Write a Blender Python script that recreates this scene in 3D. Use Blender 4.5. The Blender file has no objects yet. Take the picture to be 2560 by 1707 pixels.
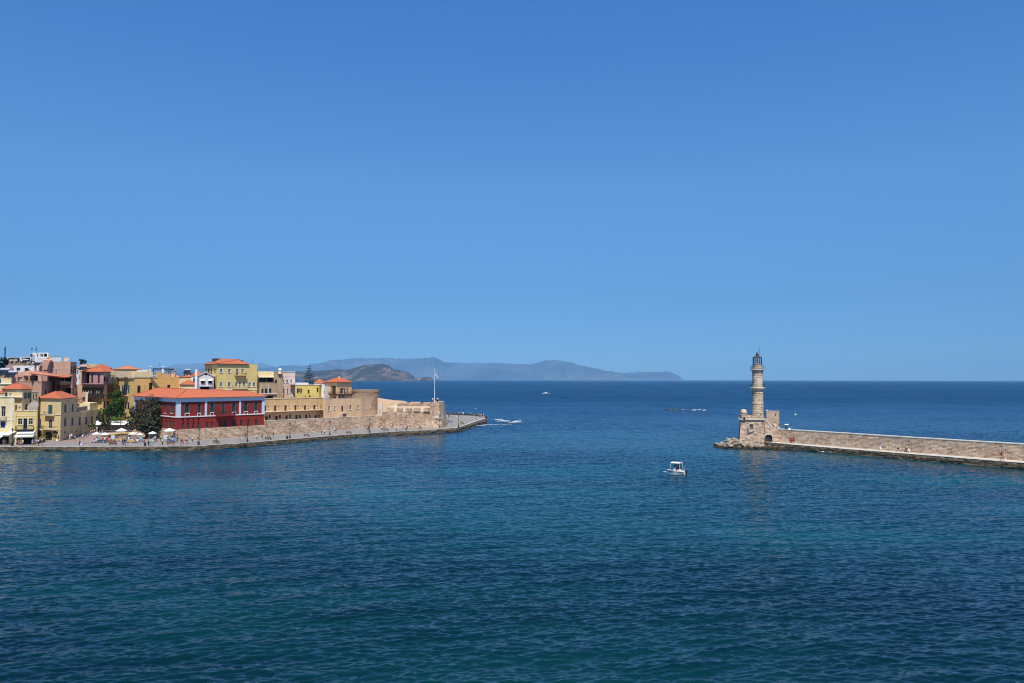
import bpy, math, random
import numpy as np
from mathutils import Vector, Matrix, noise
random.seed(7)
scn = bpy.context.scene
COL = scn.collection
R = math.radians
V = Vector
# ------------------------------------------------------------------ camera
F = 2560*18/23.5
H = 18.2
camd = bpy.data.cameras.new('camera'); cam = bpy.data.objects.new('camera', camd); COL.objects.link(cam)
camd.lens = 18; camd.sensor_width = 23.5; camd.sensor_fit = 'HORIZONTAL'
camd.clip_start = 0.5; camd.clip_end = 90000
cam.location = (0, 0, H)
CR = (Matrix.Rotation(R(90+2.727), 3, 'X') @ Matrix.Rotation(0.0019, 3, 'Z'))
cam.rotation_euler = CR.to_euler()
scn.camera = cam
def ray(px, py):
    return CR @ V(((px-1280)/F, (853.5-py)/F, -1))
def G(px, py, z=0.0):
    d = ray(px, py); t = (z-H)/d.z
    return V((d.x*t, d.y*t, z))
def W(px, py, Y):
    d = ray(px, py); t = Y/d.y
    return V((d.x*t, Y, H+d.z*t))
def XY(px, Y, py=1000):
    p = W(px, py, Y); return V((p.x, p.y))
# ------------------------------------------------------------------ objects
def tag(o, label=None, cat=None, group=None, kind=None):
    if label: o['label'] = label
    if cat: o['category'] = cat
    if group: o['group'] = group
    if kind: o['kind'] = kind
    return o
def empty(name, loc, rz=0, label=None, cat=None, group=None, scale=1.0):
    o = bpy.data.objects.new(name, None); COL.objects.link(o)
    o.location = loc; o.rotation_euler = (0, 0, rz); o.empty_display_size = .3
    o.scale = (scale, scale, scale)
    return tag(o, label, cat, group)
def kids(o, table={}):
    return [c for c in bpy.data.objects if c.parent == o]
class MB:
    def __init__(s):
        s.v = []; s.f = []; s.uv = []; s.mi = []
    def face(s, pts, uv=None, mi=0):
        n = len(s.v); s.v += [V(p) for p in pts]
        s.f.append(tuple(range(n, n+len(pts))))
        if uv is None:
            a, b, c = V(pts[0]), V(pts[1]), V(pts[2])
            nn = (b-a).cross(c-a)
            if nn.length > 1e-12: nn.normalize()
            if abs(nn.z) > .7: uv = [(p[0], p[1]) for p in pts]
            else:
                t = V((-nn.y, nn.x, 0))
                if t.length > 1e-9: t.normalize()
                uv = [(V(p).dot(t), p[2]) for p in pts]
        s.uv.append(uv); s.mi.append(mi)
        return s
    def box(s, c, d, rz=0, mi=0, ax=None):
        """c centre, d full sizes, rotated about z (or by the matrix ax)"""
        hx, hy, hz = d[0]/2, d[1]/2, d[2]/2
        M = ax if ax is not None else Matrix.Rotation(rz, 3, 'Z')
        c = V(c)
        P = [c+M@V((x, y, z)) for x, y, z in ((-hx,-hy,-hz),(hx,-hy,-hz),(hx,hy,-hz),(-hx,hy,-hz),(-hx,-hy,hz),(hx,-hy,hz),(hx,hy,hz),(-hx,hy,hz))]
        for q in ((0,3,2,1),(4,5,6,7),(0,1,5,4),(1,2,6,5),(2,3,7,6),(3,0,4,7)):
            s.face([P[i] for i in q], mi=mi)
        return s
    def prism(s, poly, z0, z1, mi=0, top=True, bottom=False, topmi=None):
        """poly of XY points counter-clockwise"""
        n = len(poly)
        for i in range(n):
            a, b = poly[i], poly[(i+1) % n]
            s.face([(a[0],a[1],z0),(b[0],b[1],z0),(b[0],b[1],z1),(a[0],a[1],z1)], mi=mi)
        if top: s.face([(p[0],p[1],z1) for p in poly], mi=mi if topmi is None else topmi)
        if bottom: s.face([(p[0],p[1],z0) for p in reversed(poly)], mi=mi)
        return s
    def bar(s, p0, p1, w, h, mi=0):
        """box beam from p0 to p1"""
        p0, p1 = V(p0), V(p1); d = p1-p0; L = d.length
        if L < 1e-6: return s
        x = d/L; up = V((0,0,1)) if abs(x.z) < .95 else V((0,1,0))
        y = up.cross(x).normalized(); z = x.cross(y)
        return s.box((p0+p1)/2, (L, w, h), ax=Matrix((x, y, z)).transposed(), mi=mi)
    def tube(s, pts, rad, n=6, mi=0, caps=True):
        if not hasattr(rad, '__len__'): rad = [rad]*len(pts)
        pts = [V(p) for p in pts]; rings = []; base = len(s.v)
        for i, p in enumerate(pts):
            d = (pts[min(i+1, len(pts)-1)]-pts[max(i-1, 0)])
            d = d.normalized() if d.length > 1e-9 else V((0,0,1))
            up = V((1,0,0)) if abs(d.z) > .9 else V((0,0,1))
            a = up.cross(d).normalized(); b = d.cross(a)
            rings.append([p+(a*math.cos(2*math.pi*k/n)+b*math.sin(2*math.pi*k/n))*rad[i] for k in range(n)])
        for i in range(len(rings)-1):
            for k in range(n):
                k2 = (k+1) % n
                s.face([rings[i][k], rings[i][k2], rings[i+1][k2], rings[i+1][k]], uv=[(k,i),(k+1,i),(k+1,i+1),(k,i+1)], mi=mi)
        if caps:
            s.face(list(reversed(rings[0])), mi=mi); s.face(rings[-1], mi=mi)
        return s
    def lathe(s, prof, c=(0,0,0), n=24, mi=0, ph=0, uvr=None):
        c = V(c)
        rr = uvr or max(r for r, z in prof)
        for i in range(len(prof)-1):
            (r0, z0), (r1, z1) = prof[i], prof[i+1]
            for k in range(n):
                a0 = ph+2*math.pi*k/n; a1 = ph+2*math.pi*(k+1)/n
                P = [c+V((r0*math.cos(a0), r0*math.sin(a0), z0)), c+V((r0*math.cos(a1), r0*math.sin(a1), z0)),
                     c+V((r1*math.cos(a1), r1*math.sin(a1), z1)), c+V((r1*math.cos(a0), r1*math.sin(a0), z1))]
                U = [(a0*rr, z0+c.z), (a1*rr, z0+c.z), (a1*rr, z1+c.z), (a0*rr, z1+c.z)]
                if abs(z1-z0) < 1e-4: U = [(p.x, p.y) for p in P]
                if r1 < 1e-5: P = P[:3]; U = U[:3]
                elif r0 < 1e-5: P = [P[0], P[2], P[3]]; U = [U[0], U[2], U[3]]
                s.face(P, uv=U, mi=mi)
        return s
    def sphere(s, c, r, n=8, m=6, mi=0, sz=1.0):
        return s.lathe([(max(r*math.sin(math.pi*i/m), 0 if i in (0, m) else 1e-4), -r*sz*math.cos(math.pi*i/m)) for i in range(m+1)], c=c, n=n, mi=mi)
    def build(s, name, mats, parent=None, world=True, smooth=False, weld=False):
        me = bpy.data.meshes.new(name)
        org = V((0,0,0))
        if parent is not None and world:
            q = parent
            while q is not None: org += V(q.location); q = q.parent
        me.from_pydata([tuple(p-org) for p in s.v], [], s.f)
        ul = me.uv_layers.new(name='UVMap')
        flat = []
        for u in s.uv:
            for a in u: flat += [float(a[0]), float(a[1])]
        ul.data.foreach_set('uv', flat)
        if not isinstance(mats, (list, tuple)): mats = [mats]
        for m in mats: me.materials.append(m)
        me.polygons.foreach_set('material_index', s.mi)
        if weld:
            import bmesh
            bm = bmesh.new(); bm.from_mesh(me); bmesh.ops.remove_doubles(bm, verts=bm.verts, dist=1e-4)
            bmesh.ops.recalc_face_normals(bm, faces=bm.faces); bm.to_mesh(me); bm.free()
        if smooth: me.polygons.foreach_set('use_smooth', [True]*len(me.polygons))
        me.update()
        o = bpy.data.objects.new(name, me); COL.objects.link(o)
        if parent is not None: o.parent = parent
        return o
def copy_tree(o, parent=None):
    c = o.copy(); COL.objects.link(c); c.parent = parent
    for ch in KIDS.get(o.name, None) or kids(o): copy_tree(ch, c)
    return c
KIDS = {}
def copies(proto, places, group=None):
    """places: list of (loc, rz, label); the first place takes the prototype itself"""
    tree = kids(proto); sub = {c: kids(c) for c in tree}; out = []
    for i, pl in enumerate(places):
        loc, rz, lab = pl[:3]; sc = pl[3] if len(pl) > 3 else 1.0
        if i == 0: r = proto
        else:
            r = proto.copy(); COL.objects.link(r)
            for ch in tree:
                c = ch.copy(); COL.objects.link(c); c.parent = r
                for g in sub[ch]:
                    d = g.copy(); COL.objects.link(d); d.parent = c
        r.location = loc; r.rotation_euler = (0, 0, rz); r.scale = (sc, sc, sc); r['label'] = lab
        if group: r['group'] = group
        out.append(r)
    return out
# ------------------------------------------------------------------ materials
class NT:
    def __init__(s, name):
        s.m = bpy.data.materials.new(name); s.m.use_nodes = True
        s.t = s.m.node_tree; s.t.nodes.clear()
        s.out = s.t.nodes.new('ShaderNodeOutputMaterial')
    def n(s, typ, **kw):
        x = s.t.nodes.new(typ)
        for k, v in kw.items():
            if k.startswith('i_'):
                key = k[2:].replace('_', ' ')
                x.inputs[key].default_value = v
            else: setattr(x, k, v)
        return x
    def l(s, a, b): s.t.links.new(a, b)
    def ramp(s, fac, stops, interp='LINEAR'):
        r = s.n('ShaderNodeValToRGB'); r.color_ramp.interpolation = interp
        e = r.color_ramp.elements
        while len(e) > 1: e.remove(e[-1])
        e[0].position = stops[0][0]; e[0].color = c4(stops[0][1])
        for p, c in stops[1:]:
            q = e.new(p); q.color = c4(c)
        s.l(fac, r.inputs[0]); return r.outputs[0]
    def mix(s, fac, a, b, mode='MIX'):
        x = s.n('ShaderNodeMix', data_type='RGBA', blend_type=mode)
        for sock, v in ((x.inputs[0], fac), (x.inputs[6], a), (x.inputs[7], b)):
            if hasattr(v, 'is_linked'): s.l(v, sock)
            elif hasattr(v, '__len__'): sock.default_value = c4(v)
            else: sock.default_value = v
        return x.outputs[2]
    def math(s, op, a, b=None, c=None):
        x = s.n('ShaderNodeMath', operation=op)
        for i, v in enumerate((a, b, c)):
            if v is None: continue
            if hasattr(v, 'is_linked'): s.l(v, x.inputs[i])
            else: x.inputs[i].default_value = v
        return x.outputs[0]
    def coord(s, kind='Object', scale=(1,1,1)):
        tc = s.n('ShaderNodeTexCoord'); mp = s.n('ShaderNodeMapping'); mp.inputs['Scale'].default_value = scale
        s.l(tc.outputs[kind], mp.inputs[0]); return mp.outputs[0]
    def noise(s, vec, scale, detail=4, rough=.55, dist=0):
        x = s.n('ShaderNodeTexNoise'); x.inputs['Scale'].default_value = scale; x.inputs['Detail'].default_value = detail
        x.inputs['Roughness'].default_value = rough; x.inputs['Distortion'].default_value = dist
        s.l(vec, x.inputs['Vector']); return x.outputs[0]
    def bsdf(s, color, rough=.85, spec=.3, metal=0, bump=None, bstr=.5, bdist=.05, **kw):
        b = s.n('ShaderNodeBsdfPrincipled')
        for sock, v in ((b.inputs['Base Color'], color), (b.inputs['Roughness'], rough)):
            if hasattr(v, 'is_linked'): s.l(v, sock)
            elif hasattr(v, '__len__'): sock.default_value = c4(v)
            else: sock.default_value = v
        b.inputs['Specular IOR Level'].default_value = spec; b.inputs['Metallic'].default_value = metal
        for k, v in kw.items(): b.inputs[k.replace('_', ' ')].default_value = v
        if bump is not None:
            bn = s.n('ShaderNodeBump'); bn.inputs['Strength'].default_value = bstr; bn.inputs['Distance'].default_value = bdist
            s.l(bump, bn.inputs['Height']); s.l(bn.outputs[0], b.inputs['Normal'])
        s.l(b.outputs[0], s.out.inputs['Surface']); return s.m
def c4(c): return (c[0], c[1], c[2], 1.0) if len(c) == 3 else tuple(c)
def sc(c, k): return tuple(min(1, x*k) for x in c[:3])
def srgb(r, g, b): return tuple(((x/255)/12.92 if x/255 <= .04045 else (((x/255)+.055)/1.055)**2.4) for x in (r, g, b))
_mc = {}
def plain(name, col, rough=.7, spec=.3, metal=0, var=.12, scale=3.0):
    if name in _mc: return _mc[name]
    t = NT(name); co = t.coord('Object')
    n = t.noise(co, scale, 3)
    c = t.ramp(n, [(.3, sc(col, 1-var)), (.7, sc(col, 1+var))])
    _mc[name] = t.bsdf(c, rough, spec, metal); return _mc[name]
def stucco(name, col, var=.18, stain=.35,  stainc=None, scale=.35):
    """painted plaster with broad mottling, patches and rain streaks"""
    if name in _mc: return _mc[name]
    t = NT(name); co = t.coord('Object'); uv = t.coord('UV')
    n1 = t.noise(co, scale, 5, .6); n2 = t.noise(co, 2.2, 4, .7)
    st = t.noise(t.coord('UV', (1.6, .16, 1)), 1.3, 4, .65)
    base = t.ramp(n1, [(.25, sc(col, 1-var)), (.5, col), (.75, sc(col, 1+var*.8))])
    base = t.mix(t.math('MULTIPLY', n2, .25), base, sc(col, 1.25))
    m = t.ramp(st, [(.52, (0,0,0)), (.75, (1,1,1))])
    sgc = stainc or (col[0]*.5, col[1]*.45, col[2]*.45)
    base = t.mix(t.math('MULTIPLY', m, stain), base, sgc)
    _mc[name] = t.bsdf(base, .9, .2, bump=n2, bstr=.4, bdist=.03); return _mc[name]
def stone(name, col, col2, mort, bw=.55, bh=.26, var=1.0, plaster=None, pamt=.5, bstr=.9, squash=1.0):
    """coursed rubble: bricks in metre UVs, irregular, with optional plaster patches"""
    if name in _mc: return _mc[name]
    t = NT(name); uv = t.coord('UV'); co = t.coord('Object')
    wob = t.n('ShaderNodeTexNoise'); wob.inputs['Scale'].default_value = 1.1; wob.inputs['Detail'].default_value = 3; t.l(uv, wob.inputs['Vector'])
    vm = t.n('ShaderNodeVectorMath', operation='MULTIPLY_ADD'); t.l(wob.outputs['Color'], vm.inputs[0]); vm.inputs[1].default_value = (.28, .28, 0); t.l(uv, vm.inputs[2])
    b = t.n('ShaderNodeTexBrick'); t.l(vm.outputs[0], b.inputs['Vector'])
    b.inputs['Color1'].default_value = c4(col); b.inputs['Color2'].default_value = c4(col2); b.inputs['Mortar'].default_value = c4(mort)
    b.inputs['Scale'].default_value = 1; b.inputs['Brick Width'].default_value = bw; b.inputs['Row Height'].default_value = bh
    b.inputs['Mortar Size'].default_value = bh*.15; b.inputs['Mortar Smooth'].default_value = .25; b.inputs['Bias'].default_value = -.1
    b.offset = .42; b.squash = squash; b.squash_frequency = 3
    vo = t.n('ShaderNodeTexVoronoi'); vo.inputs['Scale'].default_value = 1.0
    mp = t.n('ShaderNodeMapping'); mp.inputs['Scale'].default_value = (1.5/bw*.6, 1.0/bh*.8, 1); t.l(vm.outputs[0], mp.inputs[0]); t.l(mp.outputs[0], vo.inputs['Vector'])
    hs = t.n('ShaderNodeSeparateColor'); t.l(vo.outputs['Color'], hs.inputs[0])
    tint = t.ramp(hs.outputs[0], [(0, (.55,.47,.42)), (.35, (.95,.85,.75)), (.7, (1.05,1.02,.98)), (1, (1.35,1.3,1.2))])
    c = t.mix(.8*var, b.outputs['Color'], tint, 'MULTIPLY')
    big = t.noise(co, .22, 5, .6)
    c = t.mix(.75, c, t.ramp(big, [(.3, (.86,.80,.74)), (.7, (1.25,1.22,1.18))]), 'MULTIPLY')
    hgt = t.math('ADD', t.math('MULTIPLY', b.outputs['Fac'], -1.0), t.math('MULTIPLY', hs.outputs[1], .5))
    if plaster:
        pn = t.noise(co, .33, 5, .62, .6)
        pm = t.ramp(pn, [(pamt, (0,0,0)), (pamt+.05, (1,1,1))])
        pc = t.mix(t.noise(co, 1.7, 4, .7), sc(plaster, .8), sc(plaster, 1.15))
        c = t.mix(pm, c, pc)
        hgt = t.math('MULTIPLY', hgt, t.math('SUBTRACT', 1.0, pm))
    _mc[name] = t.bsdf(c, .93, .15, bump=hgt, bstr=bstr, bdist=.06); return _mc[name]
def tiles(name, col, var=.15):
    """clay pan tiles: ribs run up the slope, courses across it"""
    if name in _mc: return _mc[name]
    t = NT(name); uv = t.coord('UV'); co = t.coord('Object')
    wv = t.n('ShaderNodeTexWave', wave_type='BANDS', bands_direction='X'); wv.inputs['Scale'].default_value = .32*10/3.2; wv.inputs['Distortion'].default_value = .3
    t.l(uv, wv.inputs['Vector'])
    wy = t.n('ShaderNodeTexWave', wave_type='BANDS', bands_direction='Y', wave_profile='SAW'); wy.inputs['Scale'].default_value = .85; wy.inputs['Distortion'].default_value = .4
    t.l(uv, wy.inputs['Vector'])
    n = t.noise(co, .8, 5, .65); n2 = t.noise(co, 6, 3, .6)
    c = t.ramp(n, [(.25, sc(col, 1-var)), (.55, col), (.8, (min(1, col[0]*1.12), col[1]*1.2, col[2]*1.25))])
    c = t.mix(t.math('MULTIPLY', n2, .35), c, sc(col, .72))
    h = t.math('ADD', wv.outputs[0], t.math('MULTIPLY', wy.outputs[0], .6))
    c = t.mix(t.math('MULTIPLY', t.math('SUBTRACT', 1.0, wy.outputs[0]), .22), c, sc(col, .62))
    _mc[name] = t.bsdf(c, .85, .2, bump=h, bstr=.6, bdist=.05); return _mc[name]
def wood(name, col, rough=.7):
    if name in _mc: return _mc[name]
    t = NT(name); co = t.coord('Object', (1, 1, 6))
    c = t.ramp(t.noise(co, 2.5, 5, .6), [(.3, sc(col, .65)), (.7, sc(col, 1.3))])
    _mc[name] = t.bsdf(c, rough, .3); return _mc[name]
def glass(name='window_glass', col=(.012, .016, .02)):
    if name in _mc: return _mc[name]
    t = NT(name); co = t.coord('Object')
    c = t.ramp(t.noise(co, .9, 2), [(.35, sc(col, .5)), (.7, sc(col, 2.0))])
    _mc[name] = t.bsdf(c, .22, .25); return _mc[name]
# ------------------------------------------------------------------ light
SUN_EL, SUN_S = R(60), V((.12, -1.0))           # direction towards the sun, seen from the scene
S2 = SUN_S.normalized()
sd = V((S2.x*math.cos(SUN_EL), S2.y*math.cos(SUN_EL), math.sin(SUN_EL)))
sun_d = bpy.data.lights.new('sun', 'SUN'); sun_d.energy = 5.0; sun_d.angle = R(.53); sun_d.color = (1.0, .94, .84)
sun = bpy.data.objects.new('sun', sun_d); COL.objects.link(sun); sun.rotation_euler = sd.to_track_quat('Z', 'Y').to_euler(); sun.location = (0, -50, 120)
wd = bpy.data.worlds.new('World'); scn.world = wd; wd.use_nodes = True
wt = wd.node_tree; wt.nodes.clear()
wo = wt.nodes.new('ShaderNodeOutputWorld'); bg = wt.nodes.new('ShaderNodeBackground'); sk = wt.nodes.new('ShaderNodeTexSky')
sk.sky_type = 'NISHITA'; sk.sun_disc = False; sk.sun_elevation = SUN_EL
sk.sun_rotation = math.atan2(sd.x, sd.y)
sk.altitude = 0; sk.air_density = 1.0; sk.dust_density = .25; sk.ozone_density = 2.5
hsv = wt.nodes.new('ShaderNodeHueSaturation'); hsv.inputs['Saturation'].default_value = 1.0; hsv.inputs['Value'].default_value = 1.0
mul = wt.nodes.new('ShaderNodeMix'); mul.data_type = 'RGBA'; mul.blend_type = 'MULTIPLY'; mul.inputs[0].default_value = 1
tcw = wt.nodes.new('ShaderNodeTexCoord'); spw = wt.nodes.new('ShaderNodeSeparateXYZ'); crw = wt.nodes.new('ShaderNodeValToRGB')
wt.links.new(tcw.outputs['Generated'], spw.inputs[0]); wt.links.new(spw.outputs[2], crw.inputs[0]); wt.links.new(crw.outputs[0], mul.inputs[7])
el = crw.color_ramp.elements
for i, (z_, c_) in enumerate([(0, (.21,.405,.765)), (.05, (.208,.405,.765)), (.1, (.245,.44,.725)), (.24, (.40,.69,.955)), (.44, (.378,.78,1.19))]):
    e_ = el[i] if i < 2 else el.new(z_)
    e_.position = z_; e_.color = (*c_, 1)
wt.links.new(sk.outputs[0], mul.inputs[6]); wt.links.new(mul.outputs[2], hsv.inputs['Color']); wt.links.new(hsv.outputs[0], bg.inputs[0]); wt.links.new(bg.outputs[0], wo.inputs[0])
bg.inputs[1].default_value = .126
scn.view_settings.view_transform = 'Standard'; scn.view_settings.look = 'None'; scn.view_settings.exposure = .15; scn.view_settings.gamma = 1
scn.render.engine = 'CYCLES'
scn.cycles.volume_bounces = 0; scn.cycles.filter_width = 1.1; scn.cycles.max_bounces = 6; scn.cycles.use_fast_gi = False
# ------------------------------------------------------------------ sea
def sea_material():
    t = NT('sea_water')
    tc = t.n('ShaderNodeTexCoord')
    def mp(sx, sy, rot=0):
        m = t.n('ShaderNodeMapping'); m.inputs['Scale'].default_value = (sx, sy, 1); m.inputs['Rotation'].default_value = (0, 0, rot)
        t.l(tc.outputs['Object'], m.inputs[0]); return m.outputs[0]
    def slope(vec, k, det, rgh, dist=.3):
        x = t.n('ShaderNodeTexNoise'); x.inputs['Scale'].default_value = 1; x.inputs['Detail'].default_value = det
        x.inputs['Roughness'].default_value = rgh; x.inputs['Distortion'].default_value = dist; t.l(vec, x.inputs['Vector'])
        m = t.n('ShaderNodeVectorMath', operation='SUBTRACT'); t.l(x.outputs['Color'], m.inputs[0]); m.inputs[1].default_value = (.5, .5, .5)
        q = t.n('ShaderNodeVectorMath', operation='MULTIPLY'); t.l(m.outputs[0], q.inputs[0]); q.inputs[1].default_value = (k*.55, k, 0)
        return q.outputs[0]
    s1 = slope(mp(.05, .16, R(6)), SEA[0], 3, .6)
    s2 = slope(mp(.34, 1.0, R(-7)), SEA[1], 3, .6, .6)
    s3 = slope(mp(1.4, 4.2, R(9)), SEA[2], 3, .6)
    fr = t.n('ShaderNodeMapRange'); fr.inputs[1].default_value = 250; fr.inputs[2].default_value = 700; fr.inputs[3].default_value = 0; fr.inputs[4].default_value = 1.9
    sp0 = t.n('ShaderNodeSeparateXYZ'); t.l(tc.outputs['Object'], sp0.inputs[0]); t.l(sp0.outputs[1], fr.inputs[0])
    s4 = slope(mp(.02, .09, R(3)), 1.0, 5, .8)
    s4m = t.n('ShaderNodeVectorMath', operation='SCALE'); t.l(s4, s4m.inputs[0]); t.l(fr.outputs[0], s4m.inputs['Scale']); s4 = s4m.outputs[0]
    def add(a, b):
        q = t.n('ShaderNodeVectorMath', operation='ADD'); t.l(a, q.inputs[0]); t.l(b, q.inputs[1]); return q.outputs[0]
    gust = t.noise(mp(.006, .02), 1.0, 4, .6)
    sm = t.n('ShaderNodeVectorMath', operation='SCALE'); t.l(add(s1, add(s2, add(s3, s4))), sm.inputs[0]); t.l(t.math('MULTIPLY_ADD', gust, 1.1, .45), sm.inputs['Scale'])
    geo = t.n('ShaderNodeNewGeometry'); up = t.n('ShaderNodeVectorMath', operation='ADD'); t.l(sm.outputs[0], up.inputs[0]); t.l(geo.outputs['Normal'], up.inputs[1])
    nr = t.n('ShaderNodeVectorMath', operation='NORMALIZE'); t.l(up.outputs[0], nr.inputs[0])
    # bed: paler teal over shallow sand, deep blue elsewhere
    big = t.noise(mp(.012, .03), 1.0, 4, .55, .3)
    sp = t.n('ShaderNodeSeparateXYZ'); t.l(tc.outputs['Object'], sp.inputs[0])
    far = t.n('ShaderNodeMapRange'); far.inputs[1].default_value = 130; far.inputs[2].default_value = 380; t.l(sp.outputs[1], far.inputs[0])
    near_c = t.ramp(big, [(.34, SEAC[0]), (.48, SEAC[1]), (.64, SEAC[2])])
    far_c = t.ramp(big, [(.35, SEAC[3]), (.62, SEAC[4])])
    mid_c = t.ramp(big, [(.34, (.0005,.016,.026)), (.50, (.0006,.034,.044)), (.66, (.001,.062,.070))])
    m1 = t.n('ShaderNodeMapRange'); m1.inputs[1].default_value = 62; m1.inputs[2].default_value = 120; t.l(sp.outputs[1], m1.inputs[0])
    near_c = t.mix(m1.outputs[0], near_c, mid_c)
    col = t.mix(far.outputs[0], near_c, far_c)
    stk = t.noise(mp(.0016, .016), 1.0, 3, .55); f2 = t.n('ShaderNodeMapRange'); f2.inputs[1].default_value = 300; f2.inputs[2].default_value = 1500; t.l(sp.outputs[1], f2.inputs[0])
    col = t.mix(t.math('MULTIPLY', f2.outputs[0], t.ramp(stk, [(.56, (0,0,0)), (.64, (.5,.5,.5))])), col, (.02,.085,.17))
    p = t.n('ShaderNodeBsdfPrincipled'); t.l(col, p.inputs['Base Color']); 
    rr = t.n('ShaderNodeMapRange'); rr.inputs[1].default_value = 150; rr.inputs[2].default_value = 800; rr.inputs[3].default_value = .12; rr.inputs[4].default_value = .42; t.l(sp.outputs[1], rr.inputs[0]); t.l(rr.outputs[0], p.inputs['Roughness'])
    r2 = t.n('ShaderNodeMapRange'); r2.inputs[1].default_value = 60; r2.inputs[2].default_value = 420; r2.inputs[3].default_value = .5; r2.inputs[4].default_value = .17; t.l(sp.outputs[1], r2.inputs[0]); t.l(r2.outputs[0], p.inputs['Specular IOR Level'])
    p.inputs['IOR'].default_value = 1.333
    t.l(nr.outputs[0], p.inputs['Normal']); t.l(p.outputs[0], t.out.inputs['Surface'])
    return t.m
SEA = (.12, .3, .5)
SEAC = [(.0004,.006,.013),(.0004,.014,.019),(.0008,.030,.031),(.0004,.022,.072),(.0008,.038,.094)]
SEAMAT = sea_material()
def build_sea():
    """one sheet: fine wind waves where the harbour is, flat towards the horizon"""
    ys = [30.0]
    while ys[-1] < 820:
        y = ys[-1]; ys.append(y+(.115 if y < 95 else .115+(y-95)*.0018))
    ys = np.array([-500, -100, -20, 10] + ys + [900, 1000, 1200, 2500, 8000, 26500])
    nc = 960
    u = np.linspace(-1, 1, nc)
    uu = np.concatenate([[-1.6*1e3, -6], u, [6, 1.6*1e3]])
    half = np.clip(.74*np.abs(ys)+8, 26, 560)
    X = uu[None, :]*half[:, None]
    X = np.clip(X, -26500, 26500); X[:, 0] = -26500; X[:, -1] = 26500
    Y = np.repeat(ys[:, None], X.shape[1], 1)
    rg = np.random.RandomState(5)
    Z = np.zeros_like(X)
    for lam, n_, slope_ in ((7.0, 6, .03), (3.2, 10, .05), (1.7, 14, .08), (.95, 22, .12), (.6, 26, .14), (.38, 22, .12)):
        for _ in range(n_):
            L = lam*math.exp(rg.randn()*.25); th = R(90+8)+rg.randn()*.42
            k = 2*math.pi/L; A = slope_/k*math.sqrt(2/n_)
            ph = k*(X*math.cos(th)+Y*math.sin(th))+rg.rand()*6.28
            Z += A*(np.sin(ph)+.22*np.cos(2*ph))
    fade = np.clip((Y-28)/10, 0, 1)*np.clip((1100-Y)/250, 0, 1)
    fade[:, :2] = 0; fade[:, -2:] = 0
    gust = .8+.25*np.sin(X*.021+Y*.013+1)*np.sin(Y*.034-X*.006)
    Z = Z*fade*gust
    nr, ncl = X.shape
    co = np.stack([X, Y, Z], -1).reshape(-1, 3).astype(np.float32)
    idx = np.arange(nr*ncl).reshape(nr, ncl)
    q = np.stack([idx[:-1, :-1], idx[:-1, 1:], idx[1:, 1:], idx[1:, :-1]], -1).reshape(-1, 4).astype(np.int32)
    me = bpy.data.meshes.new('sea'); me.vertices.add(len(co)); me.vertices.foreach_set('co', co.ravel())
    me.loops.add(q.size); me.loops.foreach_set('vertex_index', q.ravel())
    me.polygons.add(len(q)); me.polygons.foreach_set('loop_start', np.arange(0, q.size, 4, dtype=np.int32))
    me.polygons.foreach_set('use_smooth', np.ones(len(q), dtype=bool))
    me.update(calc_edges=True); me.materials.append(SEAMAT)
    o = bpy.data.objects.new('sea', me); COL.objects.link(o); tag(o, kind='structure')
build_sea()
# ------------------------------------------------------------------ far land
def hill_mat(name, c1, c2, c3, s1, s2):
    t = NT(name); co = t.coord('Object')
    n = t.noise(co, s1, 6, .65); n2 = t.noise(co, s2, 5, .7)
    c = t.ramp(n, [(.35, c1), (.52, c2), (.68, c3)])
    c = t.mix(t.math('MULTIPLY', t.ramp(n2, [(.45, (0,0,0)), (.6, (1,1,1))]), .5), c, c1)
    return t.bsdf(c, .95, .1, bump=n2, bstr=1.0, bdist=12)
def interp(tab, x):
    for (a, b), (c, d) in zip(tab, tab[1:]):
        if a <= x <= c:
            s_ = (x-a)/(c-a); s_ = s_*s_*(3-2*s_)*.5+s_*.5
            return b+(d-b)*s_
    return tab[0][1] if x < tab[0][0] else tab[-1][1]
def landmass(name, tab, D, depth, mat, nx=260, nt=26, rough=.35, seed=0, base_cliff=.0):
    x0, x1 = tab[0][0], tab[-1][0]
    vs = []; fs = []
    for i in range(nx+1):
        px = x0+(x1-x0)*i/nx
        top = interp(tab, px); Yr = D+depth*.45
        P = W(px, top, Yr); hr = max(P.z, .5); az = P.x/Yr
        for j in range(nt+1):
            s_ = j/nt; Y = D+depth*s_
            X = az*Y
            sh = (math.sin(math.pi*min(s_/.9, 1.0)))**.75 if s_ < .45 else math.cos((s_-.45)/.55*math.pi/2)**1.2
            sh = sh/(math.sin(math.pi*.5)**.75) if s_ < .45 else sh
            n_ = noise.fractal(V((X/(hr*3+150), Y/(hr*3+150), seed)), 1.0, 2.0, 5)
            k = 4*s_*(1-s_) if s_ < .5 else 1
            off = abs(s_-.45)*2
            h = hr*sh*(1+rough*n_*min(1, off*1.6)) + hr*.05*noise.fractal(V((px*.12, s_*9, seed+3)), 1.0, 2.0, 4)*sh
            edge = min(1, min(i, nx-i)/3)
            if j == 0: h = -3
            elif j == 1: h = max(h, hr*base_cliff)
            vs.append((X, Y, h*edge if h > 0 else h))
    for i in range(nx):
        for j in range(nt):
            a = i*(nt+1)+j; fs.append((a, a+nt+1, a+nt+2, a+1))
    me = bpy.data.meshes.new(name); me.from_pydata(vs, [], fs); me.materials.append(mat)
    me.polygons.foreach_set('use_smooth', [True]*len(fs)); me.update()
    o = bpy.data.objects.new(name, me); COL.objects.link(o); return tag(o, kind='structure')
far_tab = [(330,944),(380,921),(412,917),(439,909),(468,910),(507,907),(540,911),(580,913),(620,908),(638,907),(656,907),(677,914),(698,918),(730,922),(780,932),(830,944)]
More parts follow.
